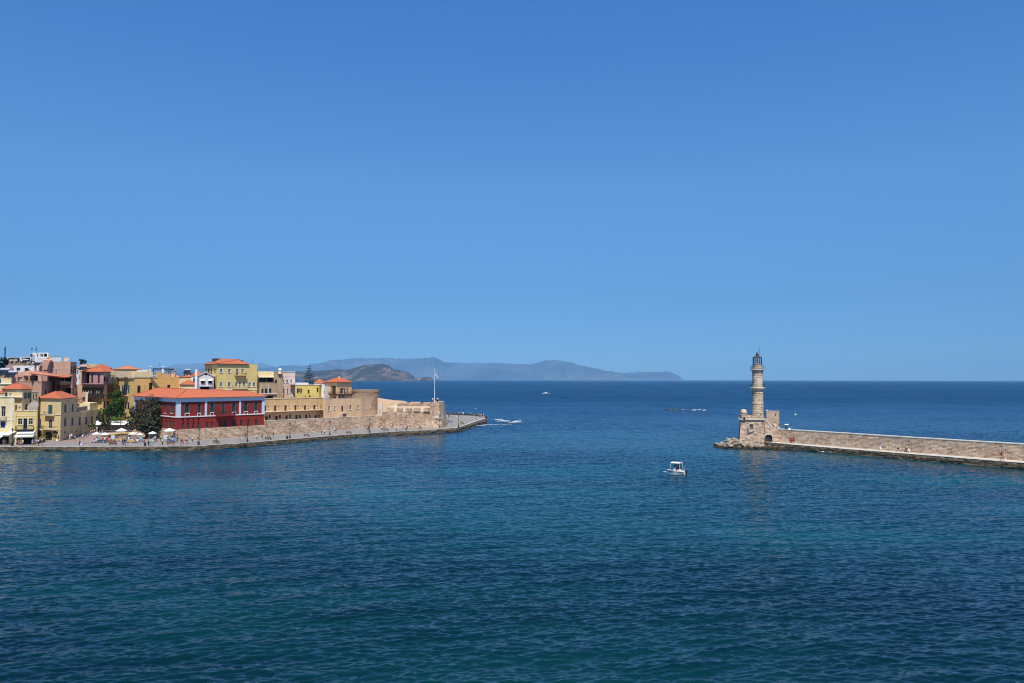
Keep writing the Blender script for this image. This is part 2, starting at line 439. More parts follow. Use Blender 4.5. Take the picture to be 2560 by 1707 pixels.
main_tab = [(250,944),(300,933),(380,922),(420,917.5),(480,917.5),(560,918),(600,919),(640,920),(686,916),(727,911.5),(766,913),(796,907),(831,900),(858,897),(906,894),(936,897),(967,892.5),(995,897),(1034,897),(1055,896.5),(1069,894),(1084,892),(1096,896),(1111,904),(1149,905.5),(1238,906),(1328,909.5),(1343,905),(1366,901),(1399,900.5),(1426,904),(1447,912),(1483,918),(1518,926.5),(1566,931.5),(1601,928.5),(1652,928),(1663,926.6),(1676,929),(1694,937),(1711,946)]
isl_tab = [(655,940),(700,932),(738,928),(775,927),(817,924),(846,921),(867,923),(891,917),(912,911.5),(936,909.5),(959,909),(974,914),(983,921),(995,923.5),(1019,929),(1033,937),(1040,947)]
let_tab = [(1039,946.5),(1042,942.5),(1049,941.5),(1062,941),(1075,941),(1080,944),(1083,947)]
landmass('far_hills', far_tab, 22500, 3000, hill_mat('far_hill_haze_rock', (.07,.09,.13), (.10,.115,.15), (.13,.135,.17), .0011, .004), seed=11, nx=160)  # haze blue is mixed into these rock colours
landmass('mountain_range', main_tab, 17500, 3600, hill_mat('mountain_haze_rock', (.028,.052,.095), (.062,.082,.13), (.12,.13,.175), .0011, .0045), seed=4, nx=420, nt=34, rough=.5)  # bluish rock colours carry part of the distance haze
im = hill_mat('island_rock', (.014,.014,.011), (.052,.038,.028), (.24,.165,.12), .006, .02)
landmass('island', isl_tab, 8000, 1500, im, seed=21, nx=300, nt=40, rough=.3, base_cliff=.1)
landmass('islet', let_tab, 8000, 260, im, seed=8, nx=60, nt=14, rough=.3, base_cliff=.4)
# haze
t = NT('haze_air'); pv = t.n('ShaderNodeVolumePrincipled'); pv.inputs['Color'].default_value = (.31, .66, 1.0, 1)
pv.inputs['Density'].default_value = 3.6e-5; pv.inputs['Anisotropy'].default_value = -.45
t.l(pv.outputs[0], t.out.inputs['Volume'])
m = MB(); m.box((0, 13000, 324), (56000, 27200, 652))
hz = m.build('haze', t.m, weld=True); tag(hz, 'thin blue sea haze over the water', 'haze', kind='stuff')
# ------------------------------------------------------------------ quay
def zq(Y): return 1.1 if Y < 245 else min(2.1, 1.1+(Y-245)/85*1.0)
def Q(px, py):
    """point on the sloping quay top"""
    z = 1.1
    for _ in range(6):
        p = G(px, py, z); z = .5*z+.5*zq(p.y)
    p = G(px, py, z); return p
EDGE = [(-420,1116),(-200,1115.8),(0,1115.3),(150,1115.6),(300,1115),(410,1114.6),(499,1113.6),(537,1110.5),(600,1107),(640,1103.8),(700,1098.6),(772,1092.8),(860,1085.8),(920,1082),(960,1079),(998,1076.8),(1066,1073.8),(1110,1070.5),(1141,1068),(1158,1063),(1176,1057),(1192,1051),(1204,1047.5),(1216,1043.8)]
def dens(pts, step=2.0):
    out = []
    for a, b in zip(pts, pts[1:]):
        n = max(1, int((b-a).length/step))
        for k in range(n): out.append(a+(b-a)*k/n)
    out.append(pts[-1]); return out
edge = dens([Q(*e) for e in EDGE], 2.5)
tipback = [Q(1214,1038.2), Q(1200,1035.6), Q(1160,1033), Q(1116,1031.5)]
def paving_mat():
    t = NT('quay_paving'); co = t.coord('Object')
    n = t.noise(co, .25, 5, .6); n2 = t.noise(co, 2.5, 4, .6)
    b = t.n('ShaderNodeTexBrick'); t.l(co, b.inputs['Vector']); b.inputs['Scale'].default_value = 1; b.inputs['Brick Width'].default_value = 1.2; b.inputs['Row Height'].default_value = .8
    b.inputs['Color1'].default_value = c4((.27,.25,.225)); b.inputs['Color2'].default_value = c4((.21,.195,.175)); b.inputs['Mortar'].default_value = c4((.18,.17,.16)); b.inputs['Mortar Size'].default_value = .03
    c = t.mix(.7, b.outputs[0], t.ramp(n, [(.3, (.75,.75,.78)), (.7, (1.2,1.17,1.12))]), 'MULTIPLY')
    c = t.mix(t.math('MULTIPLY', n2, .3), c, (.30,.28,.25))
    return t.bsdf(c, .9, .2)
def plaza_mat():
    t = NT('plaza_stone'); co = t.coord('Object'); n = t.noise(co, .6, 5, .6)
    return t.bsdf(t.ramp(n, [(.3, (.22,.16,.14)), (.7, (.32,.245,.21))]), .9, .2)
def kerb_mat():
    t = NT('kerb_stone'); co = t.coord('Object'); n = t.noise(co, .9, 5, .6)
    return t.bsdf(t.ramp(n, [(.3, (.36,.33,.29)), (.7, (.56,.52,.46))]), .9, .2)
def quayface_mat():
    t = NT('quay_face_stone'); uv = t.coord('UV'); co = t.coord('Object')
    vo = t.n('ShaderNodeTexVoronoi'); mp = t.n('ShaderNodeMapping'); mp.inputs['Scale'].default_value = (1.1, 1.8, 1); t.l(uv, mp.inputs[0]); t.l(mp.outputs[0], vo.inputs['Vector'])
    vo.inputs['Scale'].default_value = 1.0
    s_ = t.n('ShaderNodeSeparateColor'); t.l(vo.outputs['Color'], s_.inputs[0])
    c = t.ramp(s_.outputs[0], [(0, (.02,.016,.011)), (.5, (.06,.047,.03)), (1, (.15,.115,.075))])
    n = t.noise(co, .45, 5, .7)
    c = t.mix(t.ramp(n, [(.4, (0,0,0)), (.65, (1,1,1))]), c, (.055,.045,.018))
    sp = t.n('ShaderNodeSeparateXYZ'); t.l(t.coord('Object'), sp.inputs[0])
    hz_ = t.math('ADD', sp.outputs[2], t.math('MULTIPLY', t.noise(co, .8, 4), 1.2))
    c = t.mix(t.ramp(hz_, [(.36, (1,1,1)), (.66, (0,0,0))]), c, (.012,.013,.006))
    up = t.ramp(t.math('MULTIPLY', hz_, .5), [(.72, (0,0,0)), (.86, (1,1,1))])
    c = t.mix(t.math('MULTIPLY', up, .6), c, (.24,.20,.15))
    return t.bsdf(c, .85, .25, bump=vo.outputs['Distance'], bstr=1.0, bdist=.2)
KERB = kerb_mat(); PAVE = paving_mat(); QFACE = quayface_mat()
# land slab (one sheet), front row follows the quay edge
m = MB()
back = []
for e in edge:
    back.append(e)
inner = []
def inset(pts, d):
    out = []
    for i, p in enumerate(pts):
        a = pts[max(i-1, 0)]; b = pts[min(i+1, len(pts)-1)]
        t_ = V((b.x-a.x, b.y-a.y)).normalized(); n_ = V((-t_.y, t_.x))
        out.append(V((p.x+n_.x*d, p.y+n_.y*d, p.z)))
    return out
in1 = inset(edge, .9)
farx = [V((min(p.x*1.0, 1e9), 372 if p.x > -45 else 372+(-45-p.x)*.9, 2.1)) for p in in1]
for i in range(len(edge)-1):
    a, b = in1[i], in1[i+1]
    Ya, Yb = farx[i].y, farx[i+1].y
    # stop the tip platform at its own back edge
    def lim(p):
        if p.x > -48.5: 
            t_ = (p.x+48.5)/(edge[-1].x+48.5); return 371-(371-342)*min(1, max(0, t_))**1.3
        return 372+(-48.5-p.x)*.9
    K = 12
    for k in range(K):
        def pt(p, s_):
            Y = p.y+(lim(p)-p.y)*s_
            return V((p.x, Y, zq(Y)))
        if lim(a) <= a.y or lim(b) <= b.y: continue
        m.face([pt(a, k/K), pt(b, k/K), pt(b, (k+1)/K), pt(a, (k+1)/K)])
land = m.build('quay_pavement', PAVE, weld=True); tag(land, kind='structure')
m = MB()
for i in range(len(edge)-1):
    a, b, c, d = edge[i], edge[i+1], in1[i+1], in1[i]
    up = V((0,0,.012))
    m.face([a+up, b+up, c+up, d+up])
tag(m.build('quay_kerb', KERB, weld=True), kind='structure')
# quay face, rugged, with tip end and back sea wall
face_line = edge+[Q(1217.5,1041)]+[Q(1214,1037.5), Q(1200,1034.5), Q(1160,1032.3), Q(1116,1030.8)]
face_line = dens(face_line, 1.0)
m = MB(); us = 0; rows = 6; grid = []
for i, p in enumerate(face_line):
    a = face_line[max(i-1, 0)]; b = face_line[min(i+1, len(face_line)-1)]
    t_ = V((b.x-a.x, b.y-a.y)).normalized(); n_ = V((t_.y, -t_.x))
    if i: us += (p-face_line[i-1]).length
    col_ = []
    top = p.z+.012
    for r_ in range(rows+1):
        s_ = r_/rows; z = top-(top+.8)*s_
        jit = 0 if r_ == 0 else .10+(noise.noise(V((us*.35, z*1.1, 1)))*.5+noise.noise(V((us*1.3, z*2.5, 7)))*.3)*.8*(.35+s_)+ .35*s_
        if r_ == 1: z = top-.22; jit = -.02
        col_.append((V((p.x+n_.x*jit, p.y+n_.y*jit, z)), us))
    grid.append(col_)
for i in range(len(grid)-1):
    for r_ in range(rows):
        q = [grid[i][r_+1], grid[i+1][r_+1], grid[i+1][r_], grid[i][r_]]
        m.face([x[0] for x in q], uv=[(x[1], x[0].z) for x in q])
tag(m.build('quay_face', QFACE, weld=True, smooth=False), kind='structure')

m = MB(); pz = V((0,0,.02)); pp_ = [Q(152,1106), Q(236,1107.5), Q(250,1092), Q(246,1076), Q(228,1079), Q(190,1090), Q(158,1100)]
m.face([p+pz for p in pp_]); tag(m.build('plaza', plaza_mat()), kind='structure')
# ------------------------------------------------------------------ shared materials
LSTONE = stone('lighthouse_rubble', (.66,.54,.43), (.55,.42,.33), (.30,.23,.175), .8, .34, plaster=(.62,.49,.37), pamt=.66)
LTOWER = stone('tower_ashlar', (.64,.54,.40), (.54,.42,.28), (.30,.23,.16), 1.1, .5, var=.5, plaster=(.60,.52,.42), pamt=.56, bstr=.4)
PIERST = stone('pier_rubble', (.68,.56,.44), (.55,.43,.33), (.28,.215,.16), .75, .30, plaster=(.60,.47,.36), pamt=.68)
COPE = stucco('pale_coping', (.62,.55,.45), .12, .2)
COPEW = stucco('limewash_coping', (.62,.57,.48), .08, .2)
IRON = plain('dark_iron', (.018,.02,.022), .5, .4)
BLACKP = plain('black_paint', (.012,.014,.014), .45, .4)
LANT = plain('lantern_green_metal', (.03,.035,.032), .4, .5)
GLASS = glass(); DARK = plain('dark_interior', (.012,.011,.011), .9, .1)
WHITEP = plain('white_paint', (.78,.77,.74), .6, .3, var=.05)
WALKC = plain('pier_concrete', (.50,.46,.39), .9, .2, var=.14, scale=.5)
def extrude_y(mb, prof, y0, y1, mi=0):
    """prof: list of (x, z) anticlockwise seen from -y"""
    n = len(prof)
    mb.face([(x, y0, z) for x, z in prof], uv=[(x, z) for x, z in prof], mi=mi)
    mb.face([(x, y1, z) for x, z in reversed(prof)], uv=[(x, z) for x, z in reversed(prof)], mi=mi)
    for i in range(n):
        (xa, za), (xb, zb) = prof[i], prof[(i+1) % n]
        mb.face([(xb, y0, zb), (xa, y0, za), (xa, y1, za), (xb, y1, zb)], mi=mi)
def pxz(px, py, Y): p = W(px, py, Y); return (p.x, p.z)
# ------------------------------------------------------------------ lighthouse
YF = 214.5
c = W(1894.5, 1000, 220.0); LX, LY = c.x, c.y
lh = empty('lighthouse', (LX, LY, 1.5), 0, 'slender stone lighthouse with two galleries and a dark lantern on a fortified base', 'lighthouse')
def zl(py, Y=220.0): return W(1894, py, Y).z
k = 220.0/F
prof = [(1.50, zl(1042)), (1.50, zl(1008)), (1.62, zl(1007.4)), (1.62, zl(1005.4)), (1.45, zl(1004.6)), (1.45, zl(983)), (1.55, zl(982)), (1.55, zl(980.5)), (1.46, zl(980)),
        (1.50, zl(975)), (1.62, zl(972)), (1.80, zl(970.2))]
m = MB(); m.lathe(prof, (LX, LY, 0), 16, ph=R(11.25))
m.build('lower_shaft', LTOWER, lh)
m = MB(); m.lathe([(1.0, zl(969.8)), (2.0, zl(969.8)), (2.05, zl(968.4)), (2.0, zl(967.2)), (1.3, zl(967.2))], (LX, LY, 0), 24); m.build('lower_gallery', COPE, lh)
prof = [(1.44, zl(967.2)), (1.40, zl(936)), (1.48, zl(935.2)), (1.48, zl(934)), (1.40, zl(933.2)), (1.42, zl(929)), (1.58, zl(927)), (1.58, zl(925.6)), (1.72, zl(924.4)), (1.86, zl(923.4))]
m = MB(); m.lathe(prof, (LX, LY, 0), 28); m.build('upper_shaft', LTOWER, lh)
m = MB(); m.lathe([(1.0, zl(923.3)), (1.92, zl(923.3)), (1.96, zl(922.3)), (1.92, zl(921.4)), (1.2, zl(921.4))], (LX, LY, 0), 28); m.build('upper_gallery', COPE, lh)
m = MB(); m.lathe([(1.34, zl(921.4)), (1.34, zl(911)), (1.40, zl(910.6)), (1.40, zl(909.8)), (0, zl(909.8))], (LX, LY, 0), 28); m.build('lantern_drum', LTOWER, lh)
def rail_ring(r, z0, z1, n=20, w=.035):
    m = MB()
    for i in range(n):
        a = 2*math.pi*i/n; b = 2*math.pi*(i+1)/n
        p = V((LX+r*math.cos(a), LY+r*math.sin(a), z0)); q = V((LX+r*math.cos(b), LY+r*math.sin(b), z0))
        m.bar(p, p+V((0,0,z1-z0)), w, w)
        for zz in (z1, z0+(z1-z0)*.5, z0+(z1-z0)*.15): m.bar(V((p.x,p.y,zz)), V((q.x,q.y,zz)), w, w)
    return m
rail_ring(1.84, zl(921.4), zl(913)).build('railing', IRON, lh)
rail_ring(1.92, zl(967.2), zl(958.4)).build('railing', IRON, lh)
# lantern: glazing, bars, roof, finial
lan = MB()
za, zb = zl(909.6), zl(892.6)
for i in range(12):
    a = 2*math.pi*(i+.5)/12; b = 2*math.pi*(i+1.5)/12
    p = V((LX+1.17*math.cos(a), LY+1.17*math.sin(a), za)); q = V((LX+1.17*math.cos(b), LY+1.17*math.sin(b), za))
    lan.bar(p, V((p.x, p.y, zb)), .13, .13)
    for s_ in (.02, .34, .67, .98):
        zz = za+(zb-za)*s_; lan.bar(V((p.x,p.y,zz)), V((q.x,q.y,zz)), .07, .08)
lo = lan.build('lantern', LANT, lh)
t = NT('lantern_glass'); t.bsdf((.75,.85,.9), .03, .5, Alpha=.28); LGL = t.m
m = MB(); m.lathe([(1.12, za), (1.12, zb)], (LX, LY, 0), 12, ph=R(15)); m.build('glazing', LGL, lo)
m = MB(); m.lathe([(.0, za), (.28, za), (.30, za+.7), (.42, za+.75), (.42, za+1.35), (.2, za+1.5), (0, za+1.5)], (LX, LY, 0), 12)
t = NT('lamp_optic'); t.bsdf((.6,.65,.62), .1, .8); m.build('lamp', t.m, lo)
m = MB(); m.lathe([(1.22, zb-.05), (1.25, zb+.06), (1.0, zb+.22), (.45, zb+.42), (.38, zb+.5), (.42, zb+.62), (.40, zb+.95), (.46, zb+1.0), (.3, zb+1.1), (.13, zb+1.16), (.19, zb+1.3), (.17, zb+1.5), (.05, zb+1.62), (.04, zb+1.95), (0, zb+2.0)], (LX, LY, 0), 20)
m.build('lantern_roof', plain('weathered_copper', (.06,.05,.045), .6, .4), lh, smooth=False)
m = MB(); m.tube([(LX+.75, LY, zb+.1), (LX+.62, LY, zl(864.5))], .035, 5); m.build('mast', IRON, lh)
# round windows and slits with stone rings
def ring_window(px, py, r, Y):
    p = W(px, py, Y); d = V((p.x-LX, p.y-LY, 0)).normalized(); rr = 1.44
    # put it on the shaft surface along the view ray
    dirr = ray(px, py); o = V((0,0,H)); a_ = dirr.x**2+dirr.y**2; b_ = 2*(dirr.x*(o.x-LX)+dirr.y*(o.y-LY)); c_ = (o.x-LX)**2+(o.y-LY)**2-rr*rr
    tt = (-b_-math.sqrt(max(0, b_*b_-4*a_*c_)))/(2*a_); p = o+dirr*tt
    n = V((p.x-LX, p.y-LY, 0)).normalized(); s_ = V((-n.y, n.x, 0))
    f = MB(); g = MB(); N = 12
    for i in range(N):
        a = 2*math.pi*i/N; b = 2*math.pi*(i+1)/N
        e = lambda R_, A, o_: p+n*o_+s_*R_*math.cos(A)+V((0,0,1))*R_*math.sin(A)
        f.face([e(r,a,.08), e(r*1.5,a,.08), e(r*1.5,b,.08), e(r,b,.08)]); f.face([e(r*1.5,a,.08), e(r*1.5,a,-.1), e(r*1.5,b,-.1), e(r*1.5,b,.08)])
        g.face([e(0,a,.04), e(r,a,.04), e(r,b,.04)])
    w = f.build('window', COPE, lh); g.build('pane', GLASS, w)
ring_window(1885, 947, .26, 219); ring_window(1904, 1017.5, .26, 219)
m = MB(); p = W(1902.5, 1035, 218.4); m.box((p.x, p.y, p.z), (.22, .2, .62)); m.build('slit_window', DARK, lh)
# fort base
def F_(px, py): return pxz(px, py, YF)
x0, _ = F_(1850.5, 1090); x0t, zt = F_(1854, 1050); x1, _ = F_(1909.5, 1090)
zb0 = .4; zc = F_(1880, 1048.5)[1]; zp = F_(1880, 1037)[1]
D = 9.0
m = MB()
# battered body with window hole on the front face
wl, wr = F_(1872.6, 1066)[0], F_(1883, 1066)[0]; wb, wtp = F_(1878, 1072.5)[1], F_(1878, 1058.5)[1]
def bat(x, z):   # x of left edge by height
    return x0+(x0t-x0)*(z-1.5)/(zc-1.5)
def fy(z): return YF-.5+.5*(z-zb0)/(zc-zb0)
zs = [zb0, wb, wtp, zc]; 
for za_, zb_ in zip(zs, zs[1:]):
    xs_ = [None, wl, wr, x1]
    for i in range(3):
        if i == 1 and za_ == wb: continue
        a0 = bat(0, za_) if i == 0 else xs_[i]; a1 = bat(0, zb_) if i == 0 else xs_[i]; b_ = xs_[i+1]
        P = [(a0, fy(za_), za_), (b_, fy(za_), za_), (b_, fy(zb_), zb_), (a1, fy(zb_), zb_)]
        m.face(P, uv=[(q[0], q[2]) for q in P])
m.face([(bat(0,zb0), YF-.5, zb0), (bat(0,zc), YF, zc), (bat(0,zc), YF+D, zc), (bat(0,zb0), YF+D, zb0)][::1], uv=[(0,zb0),(0,zc),(D,zc),(D,zb0)])
m.face([(x1, YF-.5, zb0), (x1, YF+D, zb0), (x1, YF+D, zc), (x1, YF, zc)])
m.face([(x1, YF+D, zb0), (bat(0,zb0), YF+D, zb0), (bat(0,zc), YF+D, zc), (x1, YF+D, zc)])
m.face([(bat(0,zc), YF, zc-.9+.9), (x1, YF, zc), (x1, YF+D, zc), (bat(0,zc), YF+D, zc)])
for q in ([(wl,wb),(wl,wtp)], [(wl,wtp),(wr,wtp)], [(wr,wtp),(wr,wb)], [(wr,wb),(wl,wb)]):
    (xa, za_), (xb, zb_) = q
    m.face([(xa, fy(za_), za_), (xb, fy(zb_), zb_), (xb, fy(zb_)+.5, zb_), (xa, fy(za_)+.5, za_)])
m.build('fort_wall', LSTONE, lh)
m = MB(); yw = fy(wb)-.04
for (xa, za_, xb, zb_) in ((wl-.22, wb-.25, wr+.22, wb), (wl-.22, wtp, wr+.22, wtp+.22), (wl-.22, wb, wl, wtp), (wr, wb, wr+.22, wtp)):
    m.box(((xa+xb)/2, yw+.02, (za_+zb_)/2), (xb-xa, .12, zb_-za_))
wnd = m.build('window', COPE, lh)
m = MB(); m.box(((wl+wr)/2, YF+.1, (wb+wtp)/2), (wr-wl, .06, wtp-wb)); m.build('pane', stucco('blocked_window', (.16,.12,.085), .2), wnd)
xa = bat(0, zc)
m = MB(); m.box(((xa+x1)/2-.15, YF+D/2-.1, zc+.09), (x1-xa+.55, D+.45, .16)); m.build('ledge', COPE, lh)
m = MB(); hh = zp-zc-.17
for (cx, cy, sx, sy) in (((xa+x1)/2, YF+.25, x1-xa, .5), ((xa+x1)/2, YF+D-.25, x1-xa, .5), (xa+.25, YF+D/2, .5, D-1.01), (x1-.25, YF+D/2+1.2, .5, D-3.4)):
    m.box((cx, cy, zc+.17+hh/2), (sx, sy, hh))
m.build('parapet', LTOWER, lh)
# sentry turret on the corner
tx = W(1861, 1040, YF).x; zt0 = zc+.17; zt1 = W(1861, 1030, YF).z; ztop = W(1861, 1021.6, YF).z
m = MB(); m.lathe([(.86, zc-.1), (.86, zt1-.1), (.95, zt1-.1), (.95, zt1+.08), (.84, zt1+.08)], (tx, YF+.35, 0), 16)
tur = m.build('sentry_turret', LTOWER, lh)
m = MB(); m.lathe([(.84*math.cos(a), zt1+.08+(ztop-zt1-.08)*math.sin(a)) for a in [i*math.pi/16 for i in range(9)]], (tx, YF+.35, 0), 16); m.build('dome', stucco('dome_plaster', (.62,.42,.30), .1, .3), tur, smooth=True)
for a_, b_, w3, h3, dy in ((1862, 1044.5, .42, .7, -.52), (1864.5, 1034, .2, .25, -.44)):
    p = W(a_, b_, YF); m = MB(); m.box((p.x, YF+dy, p.z), (w3, .12, h3)); m.build('opening', DARK, tur)
# right-hand wing: gate and stair
YR = YF+.25
gl, gr = pxz(1911.5, 1090, YR)[0], pxz(1928.5, 1090, YR)[0]; gb, gt, gs = 1.45, pxz(1920, 1084.5, YR)[1], pxz(1920, 1090, YR)[1]
topx = [(1909.6,1047),(1913,1047.2),(1927,1066),(1936,1066)]
st = []
n_st = 11; (xa_, za_), (xb_, zb_) = pxz(1936, 1066, YR), pxz(1959, 1104, YR)
for i in range(n_st):
    st.append((xa_+(xb_-xa_)*i/n_st, za_+(zb_-za_)*(i+1)/n_st)); st.append((xa_+(xb_-xa_)*(i+1)/n_st, za_+(zb_-za_)*(i+1)/n_st))
tp = [pxz(a, b, YR) for a, b in topx]
gcx = (gl+gr)/2; grd = (gr-gl)/2
arch = [(gcx-grd*math.cos(a), gs+(gt-gs)*math.sin(a)) for a in [i*math.pi/8 for i in range(9)]]
m = MB()
# front skin: left strip, above-arch pieces, right part
def fc(pts): m.face([(x, YR, z) for x, z in pts], uv=[(x, z) for x, z in pts])
fc([(tp[0][0], 1.2), (gl, 1.2), (gl, gs), (gl, tp[1][1]-.0), (tp[0][0], tp[0][1])])
for i in range(8):
    def topz(x):
        if x < tp[1][0]: return tp[1][1]
        if x < tp[2][0]: return tp[1][1]+(tp[2][1]-tp[1][1])*(x-tp[1][0])/(tp[2][0]-tp[1][0])
        return tp[2][1]
    (xa, za_), (xb, zb_) = arch[i], arch[i+1]
    fc([(xa, za_), (xb, zb_), (xb, topz(xb)), (xa, topz(xa))])
    m.face([(xa, YR, za_), (xa, YR+1.2, za_), (xb, YR+1.2, zb_), (xb, YR, zb_)])
fc([(gr, 1.2), (st[-1][0], 1.2)] + list(reversed(st)) + [tp[3], tp[2], (gr, topz(gr))])
for x in (gl, gr): m.face([(x, YR, 1.2), (x, YR+1.2, 1.2), (x, YR+1.2, gs), (x, YR, gs)])
chain = tp[:4]+st
for (xa, za_), (xb, zb_) in zip(chain, chain[1:]):
    m.face([(xa, YR, za_), (xb, YR, zb_), (xb, YR+3.2, zb_), (xa, YR+3.2, za_)])
P = [(tp[0][0], 1.2), (st[-1][0], 1.2)]+list(reversed(st))+[tp[3], tp[2], tp[1], tp[0]]
m.face([(x, YR+3.2, z) for x, z in reversed(P)], uv=[(x, z) for x, z in reversed(P)])
m.build('stair_wing', LSTONE, lh)
m = MB(); w_ = .3
for (xa, za_), (xb, zb_) in zip(arch, arch[1:]):
    na = V((xa-gcx, 0, (za_-gs))).normalized() if za_ > gs+.01 else V((math.copysign(1, xa-gcx), 0, 0)); nb = V((xb-gcx, 0, (zb_-gs))).normalized() if zb_ > gs+.01 else V((math.copysign(1, xb-gcx), 0, 0))
    A, B_ = V((xa, YR-.05, za_)), V((xb, YR-.05, zb_)); m.face([A, B_, B_+nb*w_, A+na*w_])
    m.face([A+na*w_, B_+nb*w_, B_+nb*w_+V((0,.1,0)), A+na*w_+V((0,.1,0))])
g = m.build('gate', COPE, lh)
m = MB(); m.box((gcx, YR+1.0, (1.3+gt)/2), (grd*2, .05, gt-1.2)); m.build('gate_recess', DARK, g)
m = MB()
for i in range(1, 6): x = gl+(gr-gl)*i/6; m.bar((x, YR+.4, 1.35), (x, YR+.4, gs+(gt-gs)*math.sqrt(max(0, 1-((x-gcx)/grd)**2))-.02), .06, .06)
for z in (1.9, 2.6, 3.2): m.bar((gl, YR+.4, z), (gr, YR+.4, z), .05, .05)
m.build('grille', plain('grey_iron', (.12,.13,.14), .5, .4), g)
m = MB(); m.bar((tp[1][0], YR+.12, tp[1][1]+.14), (tp[2][0], YR+.12, tp[2][1]+.14), .45, .34); m.bar((tp[0][0], YR+.12, tp[1][1]+.14), (tp[1][0], YR+.12, tp[1][1]+.14), .45, .34); m.build('stair_parapet', COPEW, lh)
pa, pb = W(1925, 1056.5, YR+2.9), W(1931, 1064, YR+2.9)
m = MB(); m.bar(pa, pb, .4, .5); m.build('stair_parapet', COPEW, lh)
# watch tower block behind the stair
YT = YR+3.3; xa, zt_ = pxz(1916.5, 1026, YT); xb, _ = pxz(1946.5, 1026, YT); xa -= 1.05; xb -= 1.05
m = MB(); m.prism([(xa, YT), (xb, YT), (xb, YT+3.6), (xa, YT+3.6)], 1.2, zt_, top=False)
q = .35
m.face([(xa+q, YT+q, zt_-.9), (xb-q, YT+q, zt_-.9), (xb-q, YT+3.6-q, zt_-.9), (xa+q, YT+3.6-q, zt_-.9)])
O = [(xa, YT), (xb, YT), (xb, YT+3.6), (xa, YT+3.6)]; I = [(xa+q, YT+q), (xb-q, YT+q), (xb-q, YT+3.6-q), (xa+q, YT+3.6-q)]
for i in range(4):
    j = (i+1) % 4
    m.face([(*O[i], zt_), (*O[j], zt_), (*I[j], zt_), (*I[i], zt_)]); m.face([(*I[j], zt_-.9), (*I[i], zt_-.9), (*I[i], zt_), (*I[j], zt_)])
wt_ = m.build('watch_tower', stone('watch_tower_stone', (.52,.40,.30), (.46,.34,.25), (.34,.25,.18), .6, .3, var=.5, plaster=(.50,.38,.29), pamt=.5, bstr=.6), lh)
for a_, b_, w3, h3 in ((1928, 1034.5, .22, .6), (1925, 1056, .2, .35)):
    p = W(a_, b_, YT); m = MB(); m.box((p.x, YT-.01, p.z), (w3, .06, h3)); m.build('slit', DARK, wt_)
m = MB(); p = W(1908.6, 1025, YT); m.box((p.x, YT+.3, zt_+.18), (.35, .35, .36)); p = W(1946, 1026, YT); m.box(((xa+xb)/2+.2, YT+.17, zt_+.04), (xb-xa-.5, .4, .08)); m.build('coping', COPEW, wt_)
P0 = W(1894.5, 1000, YF); P0 = V((P0.x-LX, P0.y-LY, 0))
for o in kids(lh):
    if o.name.split('.')[0] in ('fort_wall','ledge','parapet','sentry_turret','stair_wing','gate','stair_parapet','watch_tower') or (o.name.startswith('window') and len(o.data.vertices) < 60):
        o.matrix_local = Matrix.Translation(P0) @ Matrix.Rotation(R(-14), 4, 'Z') @ Matrix.Translation(-P0)
# ------------------------------------------------------------------ pier
def line_pts(tab, z): return [G(a, b, z) for a, b in tab]
zw = 1.35
OUT = line_pts([(1908,1102.5),(1960,1108),(2110,1120.3),(2260,1132),(2410,1144),(2560,1155.6),(2760,1172),(3100,1200)], zw)
INN = line_pts([(1930,1101.5),(1960,1104.3),(2110,1116),(2260,1128),(2410,1139.3),(2560,1150.5),(2760,1166),(3100,1193)], zw)
m = MB()
for i in range(len(OUT)-1): m.face([OUT[i], OUT[i+1], INN[i+1]+V((.3,.6,0)), INN[i]+V((.3,.6,0))])
tag(m.build('pier_walkway', WALKC, weld=True), kind='structure')
# pier face
fl = dens([G(1880,1101.5,zw)]+OUT, 1.0); m = MB(); us = 0; grid = []
for i, p in enumerate(fl):
    a = fl[max(i-1, 0)]; b = fl[min(i+1, len(fl)-1)]; t_ = V((b.x-a.x, b.y-a.y)).normalized(); n_ = V((t_.y, -t_.x))
    if i: us += (p-fl[i-1]).length
    cc = []
    for r_ in range(7):
        z = zw-(zw+.8)*r_/6; jit = 0 if r_ == 0 else .05+(noise.noise(V((us*.35, z*1.1, 31)))*.5+noise.noise(V((us*1.3, z*2.5, 37)))*.3)*.5*(.35+r_/6)+.25*r_/6
        if r_ == 1: jit = 0.0; z = zw-.3
        cc.append((V((p.x+n_.x*jit, p.y+n_.y*jit, z)), us))
    grid.append(cc)
for i in range(len(grid)-1):
    for r_ in range(6):
        q = [grid[i][r_+1], grid[i+1][r_+1], grid[i+1][r_], grid[i][r_]]; m.face([x[0] for x in q], uv=[(x[1], x[0].z) for x in q])
tag(m.build('pier_face', QFACE, weld=True), kind='structure')
# long sea wall
def offs(pts, d):
    out = []
    for i, p in enumerate(pts):
        a = pts[max(i-1, 0)]; b = pts[min(i+1, len(pts)-1)]; t_ = V((b.x-a.x, b.y-a.y)).normalized(); out.append(V((p.x-t_.y*d, p.y+t_.x*d, p.z)))
    return out
zwt = 4.72
base = dens([G(1946,1103.4,zw)]+INN[1:], 6.0); bk = offs(base, 1.25)
root = empty('sea_wall', base[0], 0, 'long rough stone wall with pale coping running along the pier from the lighthouse', 'wall')
m = MB(); u = 0
for a, b, c_, d in zip(base, base[1:], bk[1:], bk):
    L = (b-a).length
    m.face([(a.x,a.y,zw-.3),(b.x,b.y,zw-.3),(b.x,b.y,zwt),(a.x,a.y,zwt)], uv=[(u,zw-.3),(u+L,zw-.3),(u+L,zwt),(u,zwt)])
    m.face([(c_.x,c_.y,-1),(d.x,d.y,-1),(d.x,d.y,zwt),(c_.x,c_.y,zwt)], uv=[(u+L,-1),(u,-1),(u,zwt),(u+L,zwt)]); u += L
